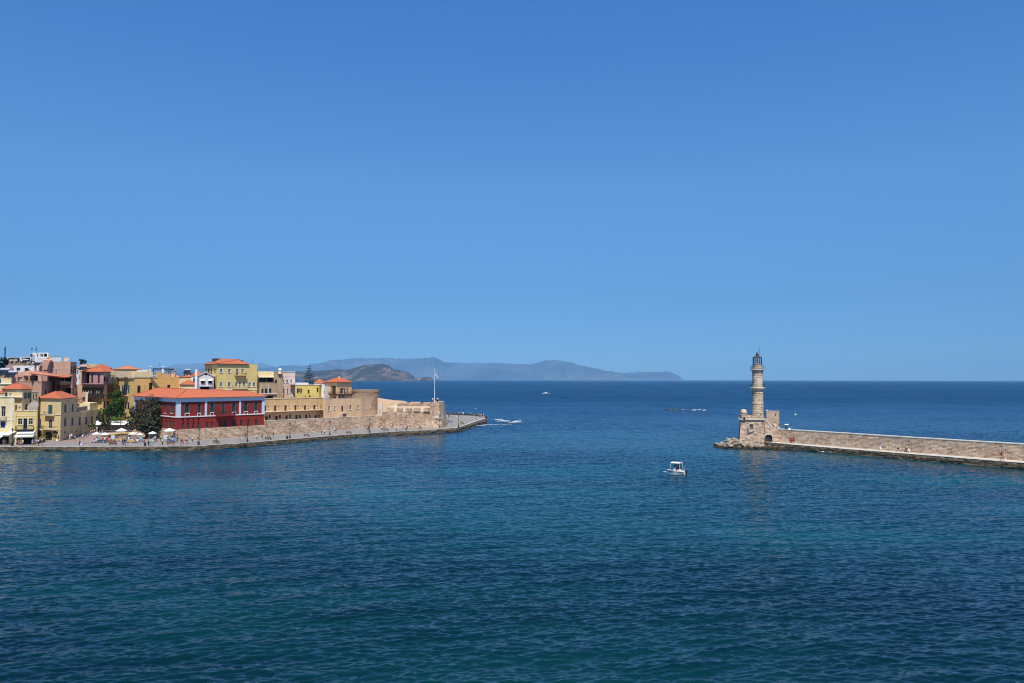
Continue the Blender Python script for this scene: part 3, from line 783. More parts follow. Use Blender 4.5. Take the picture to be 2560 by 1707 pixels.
m.face([(base[0].x,base[0].y,zw),(base[0].x,base[0].y,zwt),(bk[0].x,bk[0].y,zwt),(bk[0].x,bk[0].y,zw)])
m.build('wall_face', PIERST, root)
m = MB(); o1 = offs(base, -.06); o2 = offs(base, 1.32)
for a, b, c_, d in zip(o1, o1[1:], o2[1:], o2):
    z0, z1 = zwt+.005, zwt+.2
    m.face([(a.x,a.y,z1),(b.x,b.y,z1),(c_.x,c_.y,z1),(d.x,d.y,z1)]); m.face([(a.x,a.y,z0),(b.x,b.y,z0),(b.x,b.y,z1),(a.x,a.y,z1)])
    m.face([(c_.x,c_.y,z0),(d.x,d.y,z0),(d.x,d.y,z1),(c_.x,c_.y,z1)]); m.face([(b.x,b.y,z0),(a.x,a.y,z0),(d.x,d.y,z0),(c_.x,c_.y,z0)])
m.face([(o1[0].x,o1[0].y,zwt),(o1[0].x,o1[0].y,zwt+.2),(o2[0].x,o2[0].y,zwt+.2),(o2[0].x,o2[0].y,zwt)])
m.build('coping', COPEW, root)
# ------------------------------------------------------------------ boulders
def rock_mat(name, cols, algae=True):
    t = NT(name); co = t.coord('Object'); n = t.noise(co, 1.2, 5, .65)
    oi = t.n('ShaderNodeObjectInfo')
    c = t.ramp(n, [(.3, cols[0]), (.5, cols[1]), (.72, cols[2])])
    c = t.mix(t.math('MULTIPLY', oi.outputs['Random'], .6), c, cols[0])
    g = t.n('ShaderNodeNewGeometry'); sp = t.n('ShaderNodeSeparateXYZ'); t.l(g.outputs['Position'], sp.inputs[0])
    wet = t.ramp(t.math('ADD', t.math('MULTIPLY', sp.outputs[2], .5), t.math('MULTIPLY', t.noise(co, 1.6, 3), .35)), [(.42, (1,1,1)), (.62, (0,0,0))])
    c = t.mix(wet, c, (.035,.028,.010))
    return t.bsdf(c, .85, .25, bump=n, bstr=.8, bdist=.2)
RK = rock_mat('boulder_stone', [(.20,.15,.10), (.36,.29,.21), (.55,.47,.36)])
def boulder_mesh(seed, name='boulder'):
    import bmesh
    bm = bmesh.new(); bmesh.ops.create_icosphere(bm, subdivisions=2, radius=1)
    for v in bm.verts:
        d = v.co.normalized(); k_ = 1+.42*noise.noise(d*1.3+V((seed*7.1, 0, 0)))+.16*noise.noise(d*3.1+V((0, seed*3.3, 0)))
        v.co = d*k_; v.co.z *= .68
        for ax_ in (V((1,.3,.2)), V((-.4,1,.3)), V((.2,-.5,1)), V((-.8,-.6,.4))):
            ax_ = ax_.normalized(); q_ = v.co.dot(ax_)
            if q_ > .72: v.co -= ax_*(q_-.72)
    me = bpy.data.meshes.new(name); bm.to_mesh(me); bm.free(); me.materials.append(RK); return me
BM = [boulder_mesh(i) for i in range(5)]
m = MB()
mound = [G(1776,1116,0), G(1800,1120.5,0), G(1850,1122,0), G(1905,1123,0), G(1965,1127,0), G(1965,1104,0), G(1905,1098,0), G(1850,1088,0), G(1812,1098,0)]
cx = sum(p.x for p in mound)/len(mound); cy = sum(p.y for p in mound)/len(mound)
for a, b in zip(mound, mound[1:]+mound[:1]):
    ia = V((cx+(a.x-cx)*.6, cy+(a.y-cy)*.6, .35)); ib = V((cx+(b.x-cx)*.6, cy+(b.y-cy)*.6, .35))
    a_ = V((a.x, a.y, -.6)); b_ = V((b.x, b.y, -.6)); m.face([a_, b_, ib, ia]); m.face([ia, ib, (cx, cy, .9)])
tag(m.build('rock_shelf', QFACE, weld=True), kind='structure')
rr = random.Random(3); n_b = 0
for i in range(150):
    px = 1784+ (1965-1784)*rr.random()**.85
    lo_ = interp([(1784,1114),(1810,1119),(1850,1121),(1900,1121),(1965,1124)], px); hi_ = interp([(1784,1110),(1812,1098),(1840,1091),(1858,1093),(1905,1105),(1965,1112)], px)
    py = hi_+(lo_-hi_)*rr.random(); s_ = (py-hi_)/max(1, lo_-hi_)
    z = .15+(2.1*(1-s_) if px < 1862 else 1.3*(1-s_))*min(1, (px-1780)/45)*(1 if px < 1905 else .45)
    p = G(px, py, z); sz_ = rr.uniform(.5, 1.0)*(1.0 if px < 1910 else .7)
    o = bpy.data.objects.new('boulder', BM[i % 5]); COL.objects.link(o); o.location = (p.x, p.y, z-.1); o.rotation_euler = (rr.uniform(-.3,.3), rr.uniform(-.3,.3), rr.random()*6.3); o.scale = (sz_, sz_*rr.uniform(.7,1), sz_*.8)
    tag(o, 'rough pale boulder in the rock heap at the foot of the lighthouse', 'boulder', 'boulders around the lighthouse foot')
# ------------------------------------------------------------------ town builder
ROOF = tiles('clay_tiles', (.50,.140,.062), .2); ROOFB = tiles('bright_clay_tiles', (.53,.150,.068), .14); ROOFO = tiles('old_clay_tiles', (.50,.21,.11), .3)
FRW = plain('white_frame', (.70,.68,.64), .6, .3, var=.05); FRB = plain('brown_frame', (.06,.03,.02), .6); FRG = plain('green_frame', (.05,.12,.12), .6)
SHB = plain('blue_shutter', (.012,.03,.16), .6); SHT = plain('teal_shutter', (.02,.11,.16), .6); SHBR = plain('brown_shutter', (.07,.032,.022), .65); SHG = plain('green_shutter', (.035,.10,.10), .6)
DOORR = plain('oxblood_door', (.12,.028,.018), .6); DOORD = plain('dark_door', (.03,.022,.018), .6)
TRIMC = stucco('cream_trim', (.72,.64,.46), .08, .2); TRIMB = plain('pale_blue_trim', (.56,.64,.72), .7, .2, var=.05); TRIMW = stucco('white_trim', (.74,.72,.68), .06, .2)
METR = plain('grey_roofing', (.40,.39,.37), .7)
RECESS = plain('painted_shade_wall', (.035,.028,.026), .9, .1)  # near-black colour stands in for the shade deep inside openings
class Bld:
    def __init__(s, name, label, cat, pts, z1py=None, z0=.9, z1=None, pyref=1000, depth=8.0, wall=None, group=None, zref=0, shear=True):
        """pts: [(px, Y)...] the corners in view, left to right"""
        s.P = [XY(p[0], p[1], pyref) for p in pts]
        s.z0 = z0; s.z1 = z1 if z1 is not None else W(pts[zref][0], z1py, pts[zref][1]).z
        P = s.P
        if len(P) == 2:
            mid = (P[0]+P[1])/2; b = mid.normalized()*depth if shear else V((-(P[1]-P[0]).normalized().y, (P[1]-P[0]).normalized().x))*depth; s.poly = [P[0], P[1], P[1]+b, P[0]+b]
        elif len(P) == 3: s.poly = [P[0], P[1], P[2], P[0]+P[2]-P[1]]
        else: s.poly = P
        c = sum(s.poly, V((0,0)))/len(s.poly)
        s.root = empty(name, (c.x, c.y, z0), 0, label, cat, group)
        s.mb = MB(); s.wall = wall; s.nf = len(P)-1
        s.ops = {i: [] for i in range(len(s.poly))}
    def plane(s, f, px, py):
        A, B = s.poly[f], s.poly[(f+1) % len(s.poly)]
        d2 = (B-A); L = d2.length; d2 = d2/L
        r = ray(px, py); n = V((d2.y, -d2.x))
        t = (A.x*n.x+A.y*n.y)/(r.x*n.x+r.y*n.y)
        p = V((r.x*t, r.y*t)); return (p-A).dot(d2), H+r.z*t, L
    def op(s, f, kind, x0, y0, x1, y1, **kw):
        ym = (y0+y1)/2; xm = (x0+x1)/2
        u0 = s.plane(f, x0, ym)[0]; u1, _, L = s.plane(f, x1, ym)
        zt = s.plane(f, xm, y0)[1]; zb = s.plane(f, xm, y1)[1]
        u0 = max(.08, u0); u1 = min(L-.08, u1); zb = max(s.z0+.05, zb); zt = min(s.z1-.08, zt)
        if u1-u0 > .1 and zt-zb > .1: s.ops[f].append((kind, u0, zb, u1, zt, kw))
        return s
    def ops_(s, f, kind, *rects, **kw):
        for r in rects: s.op(f, kind, *r, **kw)
        return s
    def frame_of(s, f):
        A, B = s.poly[f], s.poly[(f+1) % len(s.poly)]; d = (B-A); L = d.length; d /= L
        return A, d, V((d.y, -d.x)), L
    def pt(s, f, u, z, o=0.0):
        A, d, n, L = s.frame_of(f); q = A+d*u+n*o; return V((q.x, q.y, z))
    def fbox(s, mb, f, u0, u1, z0, z1, o0, o1, mi=0):
        """box on facade f between outward offsets o0<o1"""
        p = s.pt
        a = [p(f,u0,z0,o1), p(f,u1,z0,o1), p(f,u1,z1,o1), p(f,u0,z1,o1)]; b = [p(f,u0,z0,o0), p(f,u1,z0,o0), p(f,u1,z1,o0), p(f,u0,z1,o0)]
        mb.face(a, mi=mi); mb.face([b[1],b[0],b[3],b[2]], mi=mi)
        mb.face([a[3],a[2],b[2],b[3]], mi=mi); mb.face([a[1],a[0],b[0],b[1]], mi=mi); mb.face([a[0],a[3],b[3],b[0]], mi=mi); mb.face([a[2],a[1],b[1],b[2]], mi=mi)
    def walls(s, parapet=0.0, roofmat=None, top=None):
        tops = top or {}
        for f in range(len(s.poly)):
            A, d, n, L = s.frame_of(f); ops = s.ops[f]
            us = sorted({0.0, L}|{o[1] for o in ops}|{o[3] for o in ops}); zs = sorted({s.z0, s.z1}|{o[2] for o in ops}|{o[4] for o in ops})
            for ua, ub in zip(us, us[1:]):
                run = None
                for za, zb in zip(zs, zs[1:]):
                    um, zm = (ua+ub)/2, (za+zb)/2
                    hole = any(o[1] < um < o[3] and o[2] < zm < o[4] for o in ops)
                    if hole:
                        if run: s.q(f, ua, ub, *run); run = None
                    else: run = (run[0] if run else za, zb)
                if run: s.q(f, ua, ub, *run)
            for o in ops: s.opening(f, *o)
        if parapet:
            I = inset_poly(s.poly, .3); zr = s.z1-parapet
            m = s.mb; n_ = len(s.poly)
            for i in range(n_):
                j = (i+1) % n_; a, b, c, d = s.poly[i], s.poly[j], I[j], I[i]
                m.face([(a.x,a.y,s.z1),(b.x,b.y,s.z1),(c.x,c.y,s.z1),(d.x,d.y,s.z1)])
                m.face([(c.x,c.y,zr),(d.x,d.y,zr),(d.x,d.y,s.z1),(c.x,c.y,s.z1)])
            r = MB(); r.face([(p.x,p.y,zr) for p in I]); r.build('roof', roofmat or METR, s.root)
        s.wallobj = s.mb.build('wall', s.wall, s.root)
        return s
    def q(s, f, ua, ub, za, zb):
        s.mb.face([s.pt(f,ua,za), s.pt(f,ub,za), s.pt(f,ub,zb), s.pt(f,ua,zb)], uv=[(ua,za),(ub,za),(ub,zb),(ua,zb)])
    def opening(s, f, kind, u0, z0, u1, z1, kw):
        dp = kw.get('depth', .28 if kind != 'o' else 1.6); p = s.pt; m = s.mb
        for a, b in (((u0,z0),(u0,z1)), ((u0,z1),(u1,z1)), ((u1,z1),(u1,z0)), ((u1,z0),(u0,z0))):
            m.face([p(f,*a), p(f,*b), p(f,*b,-dp), p(f,*a,-dp)], uv=[(0,a[1]),(1,b[1]),(1,b[1]),(0,a[1])])
        fr = kw.get('frame', FRW); w = u1-u0; h = z1-z0
        if kind == 'o':
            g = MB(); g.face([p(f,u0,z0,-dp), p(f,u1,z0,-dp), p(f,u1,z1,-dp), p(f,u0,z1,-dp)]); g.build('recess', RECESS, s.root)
            k_ = kw.get('posts', 0)
            if k_:
                g = MB()
                for i in range(1, k_+1): u = u0+w*i/(k_+1); s.fbox(g, f, u-.1, u+.1, z0, z1, -.3, -.1)
                g.build('post', kw.get('pmat', s.wall), s.root) if k_ == 1 else None
                if k_ > 1:
                    for i in range(1, k_+1):
                        g = MB(); u = u0+w*i/(k_+1); s.fbox(g, f, u-.1, u+.1, z0, z1, -.3, -.1); g.build('post', kw.get('pmat', s.wall), s.root)
            if kw.get('back', True):
                g = MB(); s.fbox(g, f, u0+w*.08, u0+w*.42, z0+.02, z0+h*.82, -dp+.002, -dp+.05); g.build('glass_door', GLASS, s.root)
            return
        g = MB(); b_ = .06 if w < 1 else .08
        if kind in ('w', 'ws', 'wa'):
            for (ua, ub, za, zb) in ((u0,u1,z0,z0+b_), (u0,u1,z1-b_,z1), (u0,u0+b_,z0+b_,z1-b_), (u1-b_,u1,z0+b_,z1-b_)): s.fbox(g, f, ua, ub, za, zb, -.22, -.14)
            um = (u0+u1)/2
            if w > .55: s.fbox(g, f, um-.03, um+.03, z0+b_, z1-b_, -.215, -.15)
            zq_ = z0+h*.62; s.fbox(g, f, u0+b_, u1-b_, zq_-.025, zq_+.025, -.212, -.155)
        if kw.get('trim'):
            tw = kw['trim']
            for (ua, ub, za, zb) in ((u0-tw,u1+tw,z1,z1+tw), (u0-tw,u0,z0,z1), (u1,u1+tw,z0,z1)): s.fbox(g, f, ua, ub, za, zb, -.02, .045)
            s.fbox(g, f, u0-tw-.05, u1+tw+.05, z0-.12, z0, -.02, .14)
        elif kind != 'd': s.fbox(g, f, u0-.06, u1+.06, z0-.09, z0, -.02, .09)
        if kind in ('w', 'ws', 'wa'):
            wo_ = g.build('window', kw.get('tmat', fr), s.root)
            g = MB(); g.face([p(f,u0,z0,-.2), p(f,u1,z0,-.2), p(f,u1,z1,-.2), p(f,u0,z1,-.2)]); g.build('pane', GLASS, wo_)
            if kind == 'ws':
                sw = kw.get('sw', min(.5, w*.5)); sm = kw.get('sm', SHBR)
                for (ua, ub) in ((u0-sw, u0-.02), (u1+.02, u1+sw)):
                    g = MB(); s.fbox(g, f, ua, ub, z0, z1, .05, .11); g.build('shutter', sm, wo_)
            if kw.get('awn'):
                g = MB(); A_, d_, n_, L_ = s.frame_of(f); a0, a1 = p(f,u0-.2,z1+.15,.05), p(f,u1+.2,z1+.15,.05); b0, b1 = p(f,u0-.2,z1-.35,.9), p(f,u1+.2,z1-.35,.9)
                g.face([b0,b1,a1,a0]); g.face([a0+V((0,0,-.04)),a1+V((0,0,-.04)),b1+V((0,0,-.04)),b0+V((0,0,-.04))]); g.build('awning', FRW, wo_)
        elif kind == 's':   # closed shutters
            s.fbox(g, f, u0, (u0+u1)/2-.015, z0, z1, -.16, -.09); s.fbox(g, f, (u0+u1)/2+.015, u1, z0, z1, -.16, -.09)
            g2 = MB(); g2.face([p(f,u0,z0,-.2), p(f,u1,z0,-.2), p(f,u1,z1,-.2), p(f,u0,z1,-.2)])
            wo_ = g.build('shutter', kw.get('sm', SHBR), s.root); g2.build('pane', GLASS, wo_)
        elif kind == 'd':
            s.fbox(g, f, u0, u1, z0, z1, -.2, -.14); um = (u0+u1)/2
            for i in range(2):
                for j in range(2):
                    a = u0+w*(.08+.47*i); z_ = z0+h*(.06+.48*j); s.fbox(g, f, a, a+w*.37, z_, z_+h*.38, -.139, -.11)
            g.build('door', kw.get('sm', DOORR), s.root)
        elif kind == 'a':   # arched head: dark opening with a fan of wall stones in front
            pass
    def strip(s, f, z, h, o, mat, name='cornice', u0=None, u1=None, o0=-.02):
        g = MB(); A, d, n, L = s.frame_of(f); s.fbox(g, f, -o if u0 is None else u0, L+o if u1 is None else u1, z, z+h, o0, o); return g.build(name, mat, s.root)
    def strip_px(s, f, py, h, o, mat, name='cornice', px=None):
        px = px or None; A, d, n, L = s.frame_of(f)
        if px is None: z = s.z1
        z = s.plane(f, px, py)[1]; return s.strip(f, z-h/2, h, o, mat, name)
    def balcony(s, f, x0, y0, x1, y1, proj=1.0, slab=TRIMC, rail=IRON, n=None):
        ym = (y0+y1)/2; u0, _, L = s.plane(f, x0, ym); u1 = s.plane(f, x1, ym)[0]; u0 = max(u0, .02); u1 = min(u1, L-.02)
        zb = s.plane(f, (x0+x1)/2, y1)[1]; zt = max(s.plane(f, (x0+x1)/2, y0)[1], zb+.7)
        g = MB(); s.fbox(g, f, u0, u1, zb, zb+.16, -.05, proj); b = g.build('balcony', slab, s.root)
        g = MB(); p = s.pt; k_ = max(3, int((u1-u0)/.16)); zz = zb+.16
        for (ua, oa, ub, ob) in ((u0+.03, proj-.04, u1-.03, proj-.04), (u0+.03, .05, u0+.03, proj-.04), (u1-.03, .05, u1-.03, proj-.04)):
            A, B = p(f, ua, zz, oa), p(f, ub, zz, ob); L_ = (B-A).length; kk = max(1, int(L_/.17))
            for i in range(kk+1): q = A+(B-A)*i/kk; g.bar(q, V((q.x, q.y, zt)), .022, .022)
            for z_ in (zt, zz+.06): g.bar(V((A.x,A.y,z_)), V((B.x,B.y,z_)), .04, .04)
        g.build('railing', rail, b)
        for u in (u0+.25, u1-.25):
            g = MB(); s.fbox(g, f, u-.08, u+.08, zb-.35, zb, -.02, proj*.55); g.build('bracket', slab, b)
        return b
    def hip(s, over=.45, rise=1.8, mat=None, eave=None, thick=.14, z=None, poly=None, name='roof', ridge=None):
        P = poly or s.poly; z = s.z1 if z is None else z
        c = sum(P, V((0,0)))/4
        E = inset_poly(P, -over)
        L1 = (P[1]-P[0]).length+(P[3]-P[2]).length; L2 = (P[2]-P[1]).length+(P[0]-P[3]).length
        if L1 >= L2: a, b = (E[0]+E[3])/2, (E[1]+E[2])/2; ends = (3, 1)
        else: a, b = (E[0]+E[1])/2, (E[3]+E[2])/2; ends = (0, 2)
        d = (b-a); LL = d.length; d /= LL; short = min(L1, L2)/2; ins = min(short/2+over, LL/2-.05)
        r0, r1 = a+d*ins, b-d*ins; zr = z+rise
        e = [V((q.x, q.y, z)) for q in E]; R0, R1 = V((*r0, zr)), V((*r1, zr))
        if ridge: R0, R1 = ridge; L1 = L2+1
        m = MB()
        def slope(pa, pb, *rs):
            t_ = (pb-pa).normalized(); pts = [pa, pb]+list(rs); nn = (pb-pa).cross(rs[0]-pa).normalized(); v_ = nn.cross(t_)
            m.face(pts, uv=[((q-pa).dot(t_), (q-pa).dot(v_)) for q in pts])
        if L1 >= L2:
            slope(e[0], e[1], R1, R0); slope(e[1], e[2], R1); slope(e[2], e[3], R0, R1); slope(e[3], e[0], R0)
        else:
            slope(e[0], e[1], R0); slope(e[1], e[2], R1, R0); slope(e[2], e[3], R1); slope(e[3], e[0], R0, R1)
        ro = m.build(name, mat or ROOF, s.root)
        g = MB(); n_ = 4
        for i in range(4):
            j = (i+1) % 4; g.face([e[i]-V((0,0,thick)), e[j]-V((0,0,thick)), e[j]-V((0,0,.004)), e[i]-V((0,0,.004))])
        g.face([q-V((0,0,thick)) for q in reversed(e)]); g.build('eave', eave or FRB, ro)
        g = MB(); hips = [(R0, R1)]+([(e[0],R0),(e[3],R0),(e[1],R1),(e[2],R1)] if L1 >= L2 else [(e[0],R0),(e[1],R0),(e[2],R1),(e[3],R1)])
        for A, B in hips: g.bar(A+V((0,0,.03)), B+V((0,0,.03)), .2, .1)
        g.build('ridge_tiles', mat or ROOF, ro)
        return ro
    def chimney(s, px, pyt, Y, w=.6, h=1.6, mat=None, cap=True):
        p = W(px, pyt, Y); m = MB(); m.box((p.x, p.y, p.z-h/2), (w, w, h))
        c_ = m.build('chimney', mat or s.wall, s.root)
        if cap: m = MB(); m.box((p.x, p.y, p.z+.06), (w*1.35, w*1.35, .12)); m.box((p.x, p.y, p.z+.2), (w*.7, w*.7, .16)); m.build('chimney_cap', FRW, c_)
        return c_
def inset_poly(P, d):
    n = len(P); out = []
    for i in range(n):
        a, b, c = P[i-1], P[i], P[(i+1) % n]
        d1 = (b-a).normalized(); d2 = (c-b).normalized(); n1 = V((-d1.y, d1.x)); n2 = V((-d2.y, d2.x))
        bi = (n1+n2); bi = bi/max(.3, bi.length); k_ = d/max(.35, bi.dot(n1)); out.append(b+bi*k_)
    return out
YEL = stucco('yellow_plaster', (.70,.52,.20), .2, .42); YELP = stucco('pale_yellow_plaster', (.72,.59,.32), .18, .38)
YELS = stucco('straw_plaster', (.68,.54,.28), .18, .42); YELB = stucco('big_house_yellow', (.64,.50,.19), .14, .38)
LEMON = stucco('lemon_plaster', (.67,.53,.16), .2, .45); OCHRE = stucco('ochre_plaster', (.66,.40,.14), .2, .4)
PINK = stucco('salmon_plaster', (.56,.335,.235), .18, .42); PINKD = stucco('shade_pink_plaster', (.34,.17,.12), .12, .3)  # PINKD: salmon with the balcony recess's shade mixed into the colour
PINKL = stucco('rose_plaster', (.50,.28,.27), .10, .2); ROSE = stone('pale_rose_brick', (.66,.44,.36), (.60,.40,.33), (.58,.42,.35), .5, .3, var=.4, plaster=(.64,.50,.44), pamt=.45, bstr=.3)
WHITEW = stucco('white_plaster', (.74,.72,.70), .08, .2); GREYW = stucco('grey_white_plaster', (.60,.57,.55), .1, .25)
BEIGE = stucco('beige_plaster', (.58,.45,.30), .15, .3); BROWNB = stucco('brown_block_plaster', (.34,.22,.14), .15, .3)
REDW = stucco('deep_red_paint', (.245,.026,.018), .14, .3); TANST = stucco('tan_barracks_plaster', (.68,.44,.20), .24, .5, (.36,.21,.10))
TANW = stucco('tan_worn_plaster', (.62,.42,.245), .24, .5, (.34,.22,.13)); AGED = stucco('aged_concrete', (.36,.27,.17), .3, .5, (.16,.11,.07), .6)
ORNG = stucco('apricot_plaster', (.84,.50,.25), .12, .25)
WSTONE = stone('quay_wall_stone', (.74,.58,.43), (.60,.45,.33), (.22,.165,.12), .8, .34, plaster=(.70,.48,.31), pamt=.66)
FSTONE = stone('fort_stone', (.70,.54,.40), (.55,.41,.30), (.22,.16,.115), .8, .36, var=1.0, plaster=(.62,.47,.35), pamt=.58)
TSTONE = stone('round_tower_stone', (.50,.38,.28), (.40,.29,.21), (.17,.12,.08), .9, .4, var=.8, plaster=(.48,.34,.23), pamt=.54)
PARAPL = stucco('pale_platform_plaster', (.74,.60,.42), .12, .2); PARAP = stucco('orange_parapet_plaster', (.70,.49,.31), .2, .5, (.40,.26,.16))  # PARAP: orange-tan plaster of the rear merlons, walls and bastion parapet
DKW = wood('dark_wood', (.045,.032,.026)); MIDW = wood('brown_wood', (.12,.065,.04))
# ---- red waterfront building, two wings meeting at a corner
b = Bld('red_building', 'long deep red building with orange tiled roof and pale blue pilasters on the quay wall', 'building', [(335.5,241), (443.5,216), (660,238.7)], None, z0=4.2, z1=12.6, wall=REDW, pyref=1030)
UP = [(463,1007.5,472.5,1030.5), (494,1007.5,501.5,1030.5), (526,1006.5,533.5,1029), (555.5,1007,560.5,1035.5), (580.5,1006,588,1027.5), (610.5,1005,618,1026.5), (636.5,1004,643,1025.5)]
for i, r in enumerate(UP):
    b.op(1, 'ws', *r, frame=FRG, sm=SHG, sw=.3)
LOW = [(454.5,1055.5,460,1070.5), (467.5,1055.5,473,1069.5), (481,1055,486,1069), (493.5,1054.5,499,1068.5), (515.5,1053,521,1066.5), (527,1053,532.5,1066.5), (548.5,1051,554,1065), (560,1050.5,565.5,1064.5), (581.5,1050,587.5,1063.5), (600.5,1049,606.5,1062.5), (618.5,1048,624.5,1061), (637,1047,643,1060.5)]
b.ops_(1, 'w', *LOW, frame=FRG)
b.ops_(1, 'w', *[(455,1045.5,460,1051), (468,1045,473,1050.5), (481.5,1044.5,486,1050), (494,1044,499,1049.5)], frame=DOORR)
b.ops_(0, 'ws', (411.5,1008,415.5,1031), (428,1008,432,1031), (394,1008,398,1030), (376,1006,380,1028), (358,1005,362,1027), (345,1004,349,1026), frame=FRG, sm=SHG, sw=.25)
b.ops_(0, 'w', (412.5,1049,417,1069.5), (422.5,1050,427,1070), (431.5,1050,436,1070.5), (395,1048,400,1068), (372,1046,377,1064), (352,1044,357,1061), frame=FRG)
b.walls()
# sills under the upper windows
for r in UP[:3]+UP[4:]:
    u0 = b.plane(1, r[0]-1, r[3])[0]; u1, zz, L = b.plane(1, r[2]+1, r[3]); zb_ = b.plane(1, r[0], r[3]+8.5)[1]
    g = MB(); b.fbox(g, 1, u0, u1, zz-.22, zz, -.02, .2); b.fbox(g, 1, u0, u0+.16, zb_+.1, zz-.22, -.02, .1); b.fbox(g, 1, u1-.16, u1, zb_+.1, zz-.22, -.02, .1); g.build('apron', FRW, b.root)
for r in ((411.5,1008,415.5,1031), (428,1008,432,1031), (394,1008,398,1030), (376,1006,380,1028)):
    u0 = b.plane(0, r[0]-.5, r[3])[0]; u1, zz, L = b.plane(0, r[2]+.5, r[3])
    g = MB(); b.fbox(g, 0, u0, u1, zz-.2, zz, -.02, .18); g.build('apron', FRW, b.root)
zband = b.plane(1, 443.5, 1041.5)[1]
for f in (0, 1): b.strip(f, zband-.14, .28, .16, TRIMW, 'string_course')
b.strip(0, 11.75, 1.0, .12, TRIMB, 'frieze'); b.strip(1, 11.75, 1.0, .12, TRIMB, 'frieze')
b.strip(0, 12.75, .22, .42, TRIMB, 'cornice'); b.strip(1, 12.75, .22, .42, TRIMB, 'cornice')
A, d, n, L1_ = b.frame_of(1)
def pil(f, u0, u1):
    g = MB(); b.fbox(g, f, u0, u1, zband+.14, 11.748, -.02, .12); g.build('pilaster', TRIMB, b.root)
pil(1, -.12, .95); pil(0, b.frame_of(0)[3]-1.0, b.frame_of(0)[3]+.1); pil(0, 0, .9)
for x0_, x1_ in ((512,517), (597.5,602)): pil(1, b.plane(1, x0_, 1020)[0], b.plane(1, x1_, 1020)[0])
pil(1, L1_-.85, L1_+.1)
# the balcony
u0 = b.plane(1, 538, 1035)[0]; u1 = b.plane(1, 583, 1035)[0]
g = MB(); b.fbox(g, 1, u0, u1, zband-.2, zband+.2, .16, 1.25); bal = g.build('balcony', REDW, b.root)
g = MB(); zz = zband+.2
for (ua, oa, ub, ob) in ((u0+.04,1.2,u1-.04,1.2), (u0+.04,.15,u0+.04,1.2), (u1-.04,.15,u1-.04,1.2)):
    p, q = b.pt(1,ua,zz,oa), b.pt(1,ub,zz,ob); kk = max(1, int((q-p).length/.2))
    for i in range(kk+1): r_ = p+(q-p)*i/kk; g.bar(r_, r_+V((0,0,1.0)), .03, .03)
    for h_ in (1.0, .1): g.bar(p+V((0,0,h_)), q+V((0,0,h_)), .05, .05)
g.build('railing', IRON, bal)
# roof of the two wings
ez = 12.98; E = inset_poly(b.poly, -.75)
C1 = V((*E[1], ez)); RR = V((*E[2], ez)); LL = V((*E[0], ez))
A, dR, nR, _ = b.frame_of(1); A0, dL, nL, _ = b.frame_of(0)
wd_ = 13.5
Rb = RR-V((*nR, 0))*wd_; Lb = LL-V((*nL, 0))*wd_
apex = W(469, 971, 224.2); r1 = W(574, 974.9, 236); r1b = W(617, 976, 239.5); l1 = W(396, 967.6, 241)
apex = V((apex.x, apex.y, apex.z)); inner = C1+(apex-C1)*2.0; inner.z = ez
m = MB()
def slope(*pts):
    pa, pb = pts[0], pts[1]; t_ = (pb-pa).normalized(); nn = (pb-pa).cross(pts[2]-pa).normalized(); v_ = nn.cross(t_); m.face(pts, uv=[((q-pa).dot(t_), (q-pa).dot(v_)) for q in pts])
slope(C1, RR, r1b, r1, apex); slope(RR, Rb, r1b); slope(Rb, inner, apex, r1, r1b)
slope(LL, C1, apex, l1); slope(Lb, LL, l1); slope(inner, Lb, l1, apex)
ro = m.build('roof', ROOFB, b.root)
g = MB()
for p, q in ((C1, apex), (apex, r1), (r1, r1b), (r1b, RR), (apex, l1), (l1, LL)): g.bar(p+V((0,0,.04)), q+V((0,0,.04)), .22, .12)
g.build('ridge_tiles', plain('ridge_clay', (.42,.11,.05)), ro)
g = MB()
for p, q in ((LL, C1), (C1, RR)): g.face([p-V((0,0,.13)), q-V((0,0,.13)), q-V((0,0,.005)), p-V((0,0,.005))]); 
g.face([LL-V((0,0,.13)), Lb-V((0,0,.13)), inner-V((0,0,.13)), Rb-V((0,0,.13)), RR-V((0,0,.13)), C1-V((0,0,.13))]); g.build('eave', plain('eave_clay', (.30,.08,.04)), ro)
# rear wing roof seen over the ridge
q0, q1, q2, q3 = W(519,972.5,238), W(562,972,242), W(574,971,256), W(521,971.6,254)
m = MB(); z_ = 14.2; e = [V((q.x,q.y,z_)) for q in (q0,q1,q2,q3)]; ra, rb = W(526,971.3,247), W(551,970.3,248)
for t_ in ((e[0],e[1],rb,ra), (e[1],e[2],rb), (e[2],e[3],ra,rb), (e[3],e[0],ra)): slope(*t_)
m.build('roof', ROOFB, b.root)
# red building rests on the stone quay wall (below)
# ---- quay fortification wall
WB = [(462,1102), (560,1095), (666,1086.7), (750,1081), (830,1075), (880,1071), (933,1067.6), (966,1066)]
pts = [Q(*e_) for e_ in WB]

c1 = XY(443.5, 215.7, 1030); corner = V((c1.x, c1.y, 1.1))
root = empty('quay_wall', (pts[0].x, pts[0].y, 1.1), 0, 'long coursed stone wall along the promenade carrying the red building and the barracks terrace', 'wall')
m = MB(); line = [V((XY(336,240.7,1030).x, XY(336,240.7,1030).y, 1.1)), corner]+[V((p.x, p.y, 1.1)) for p in pts[1:]]
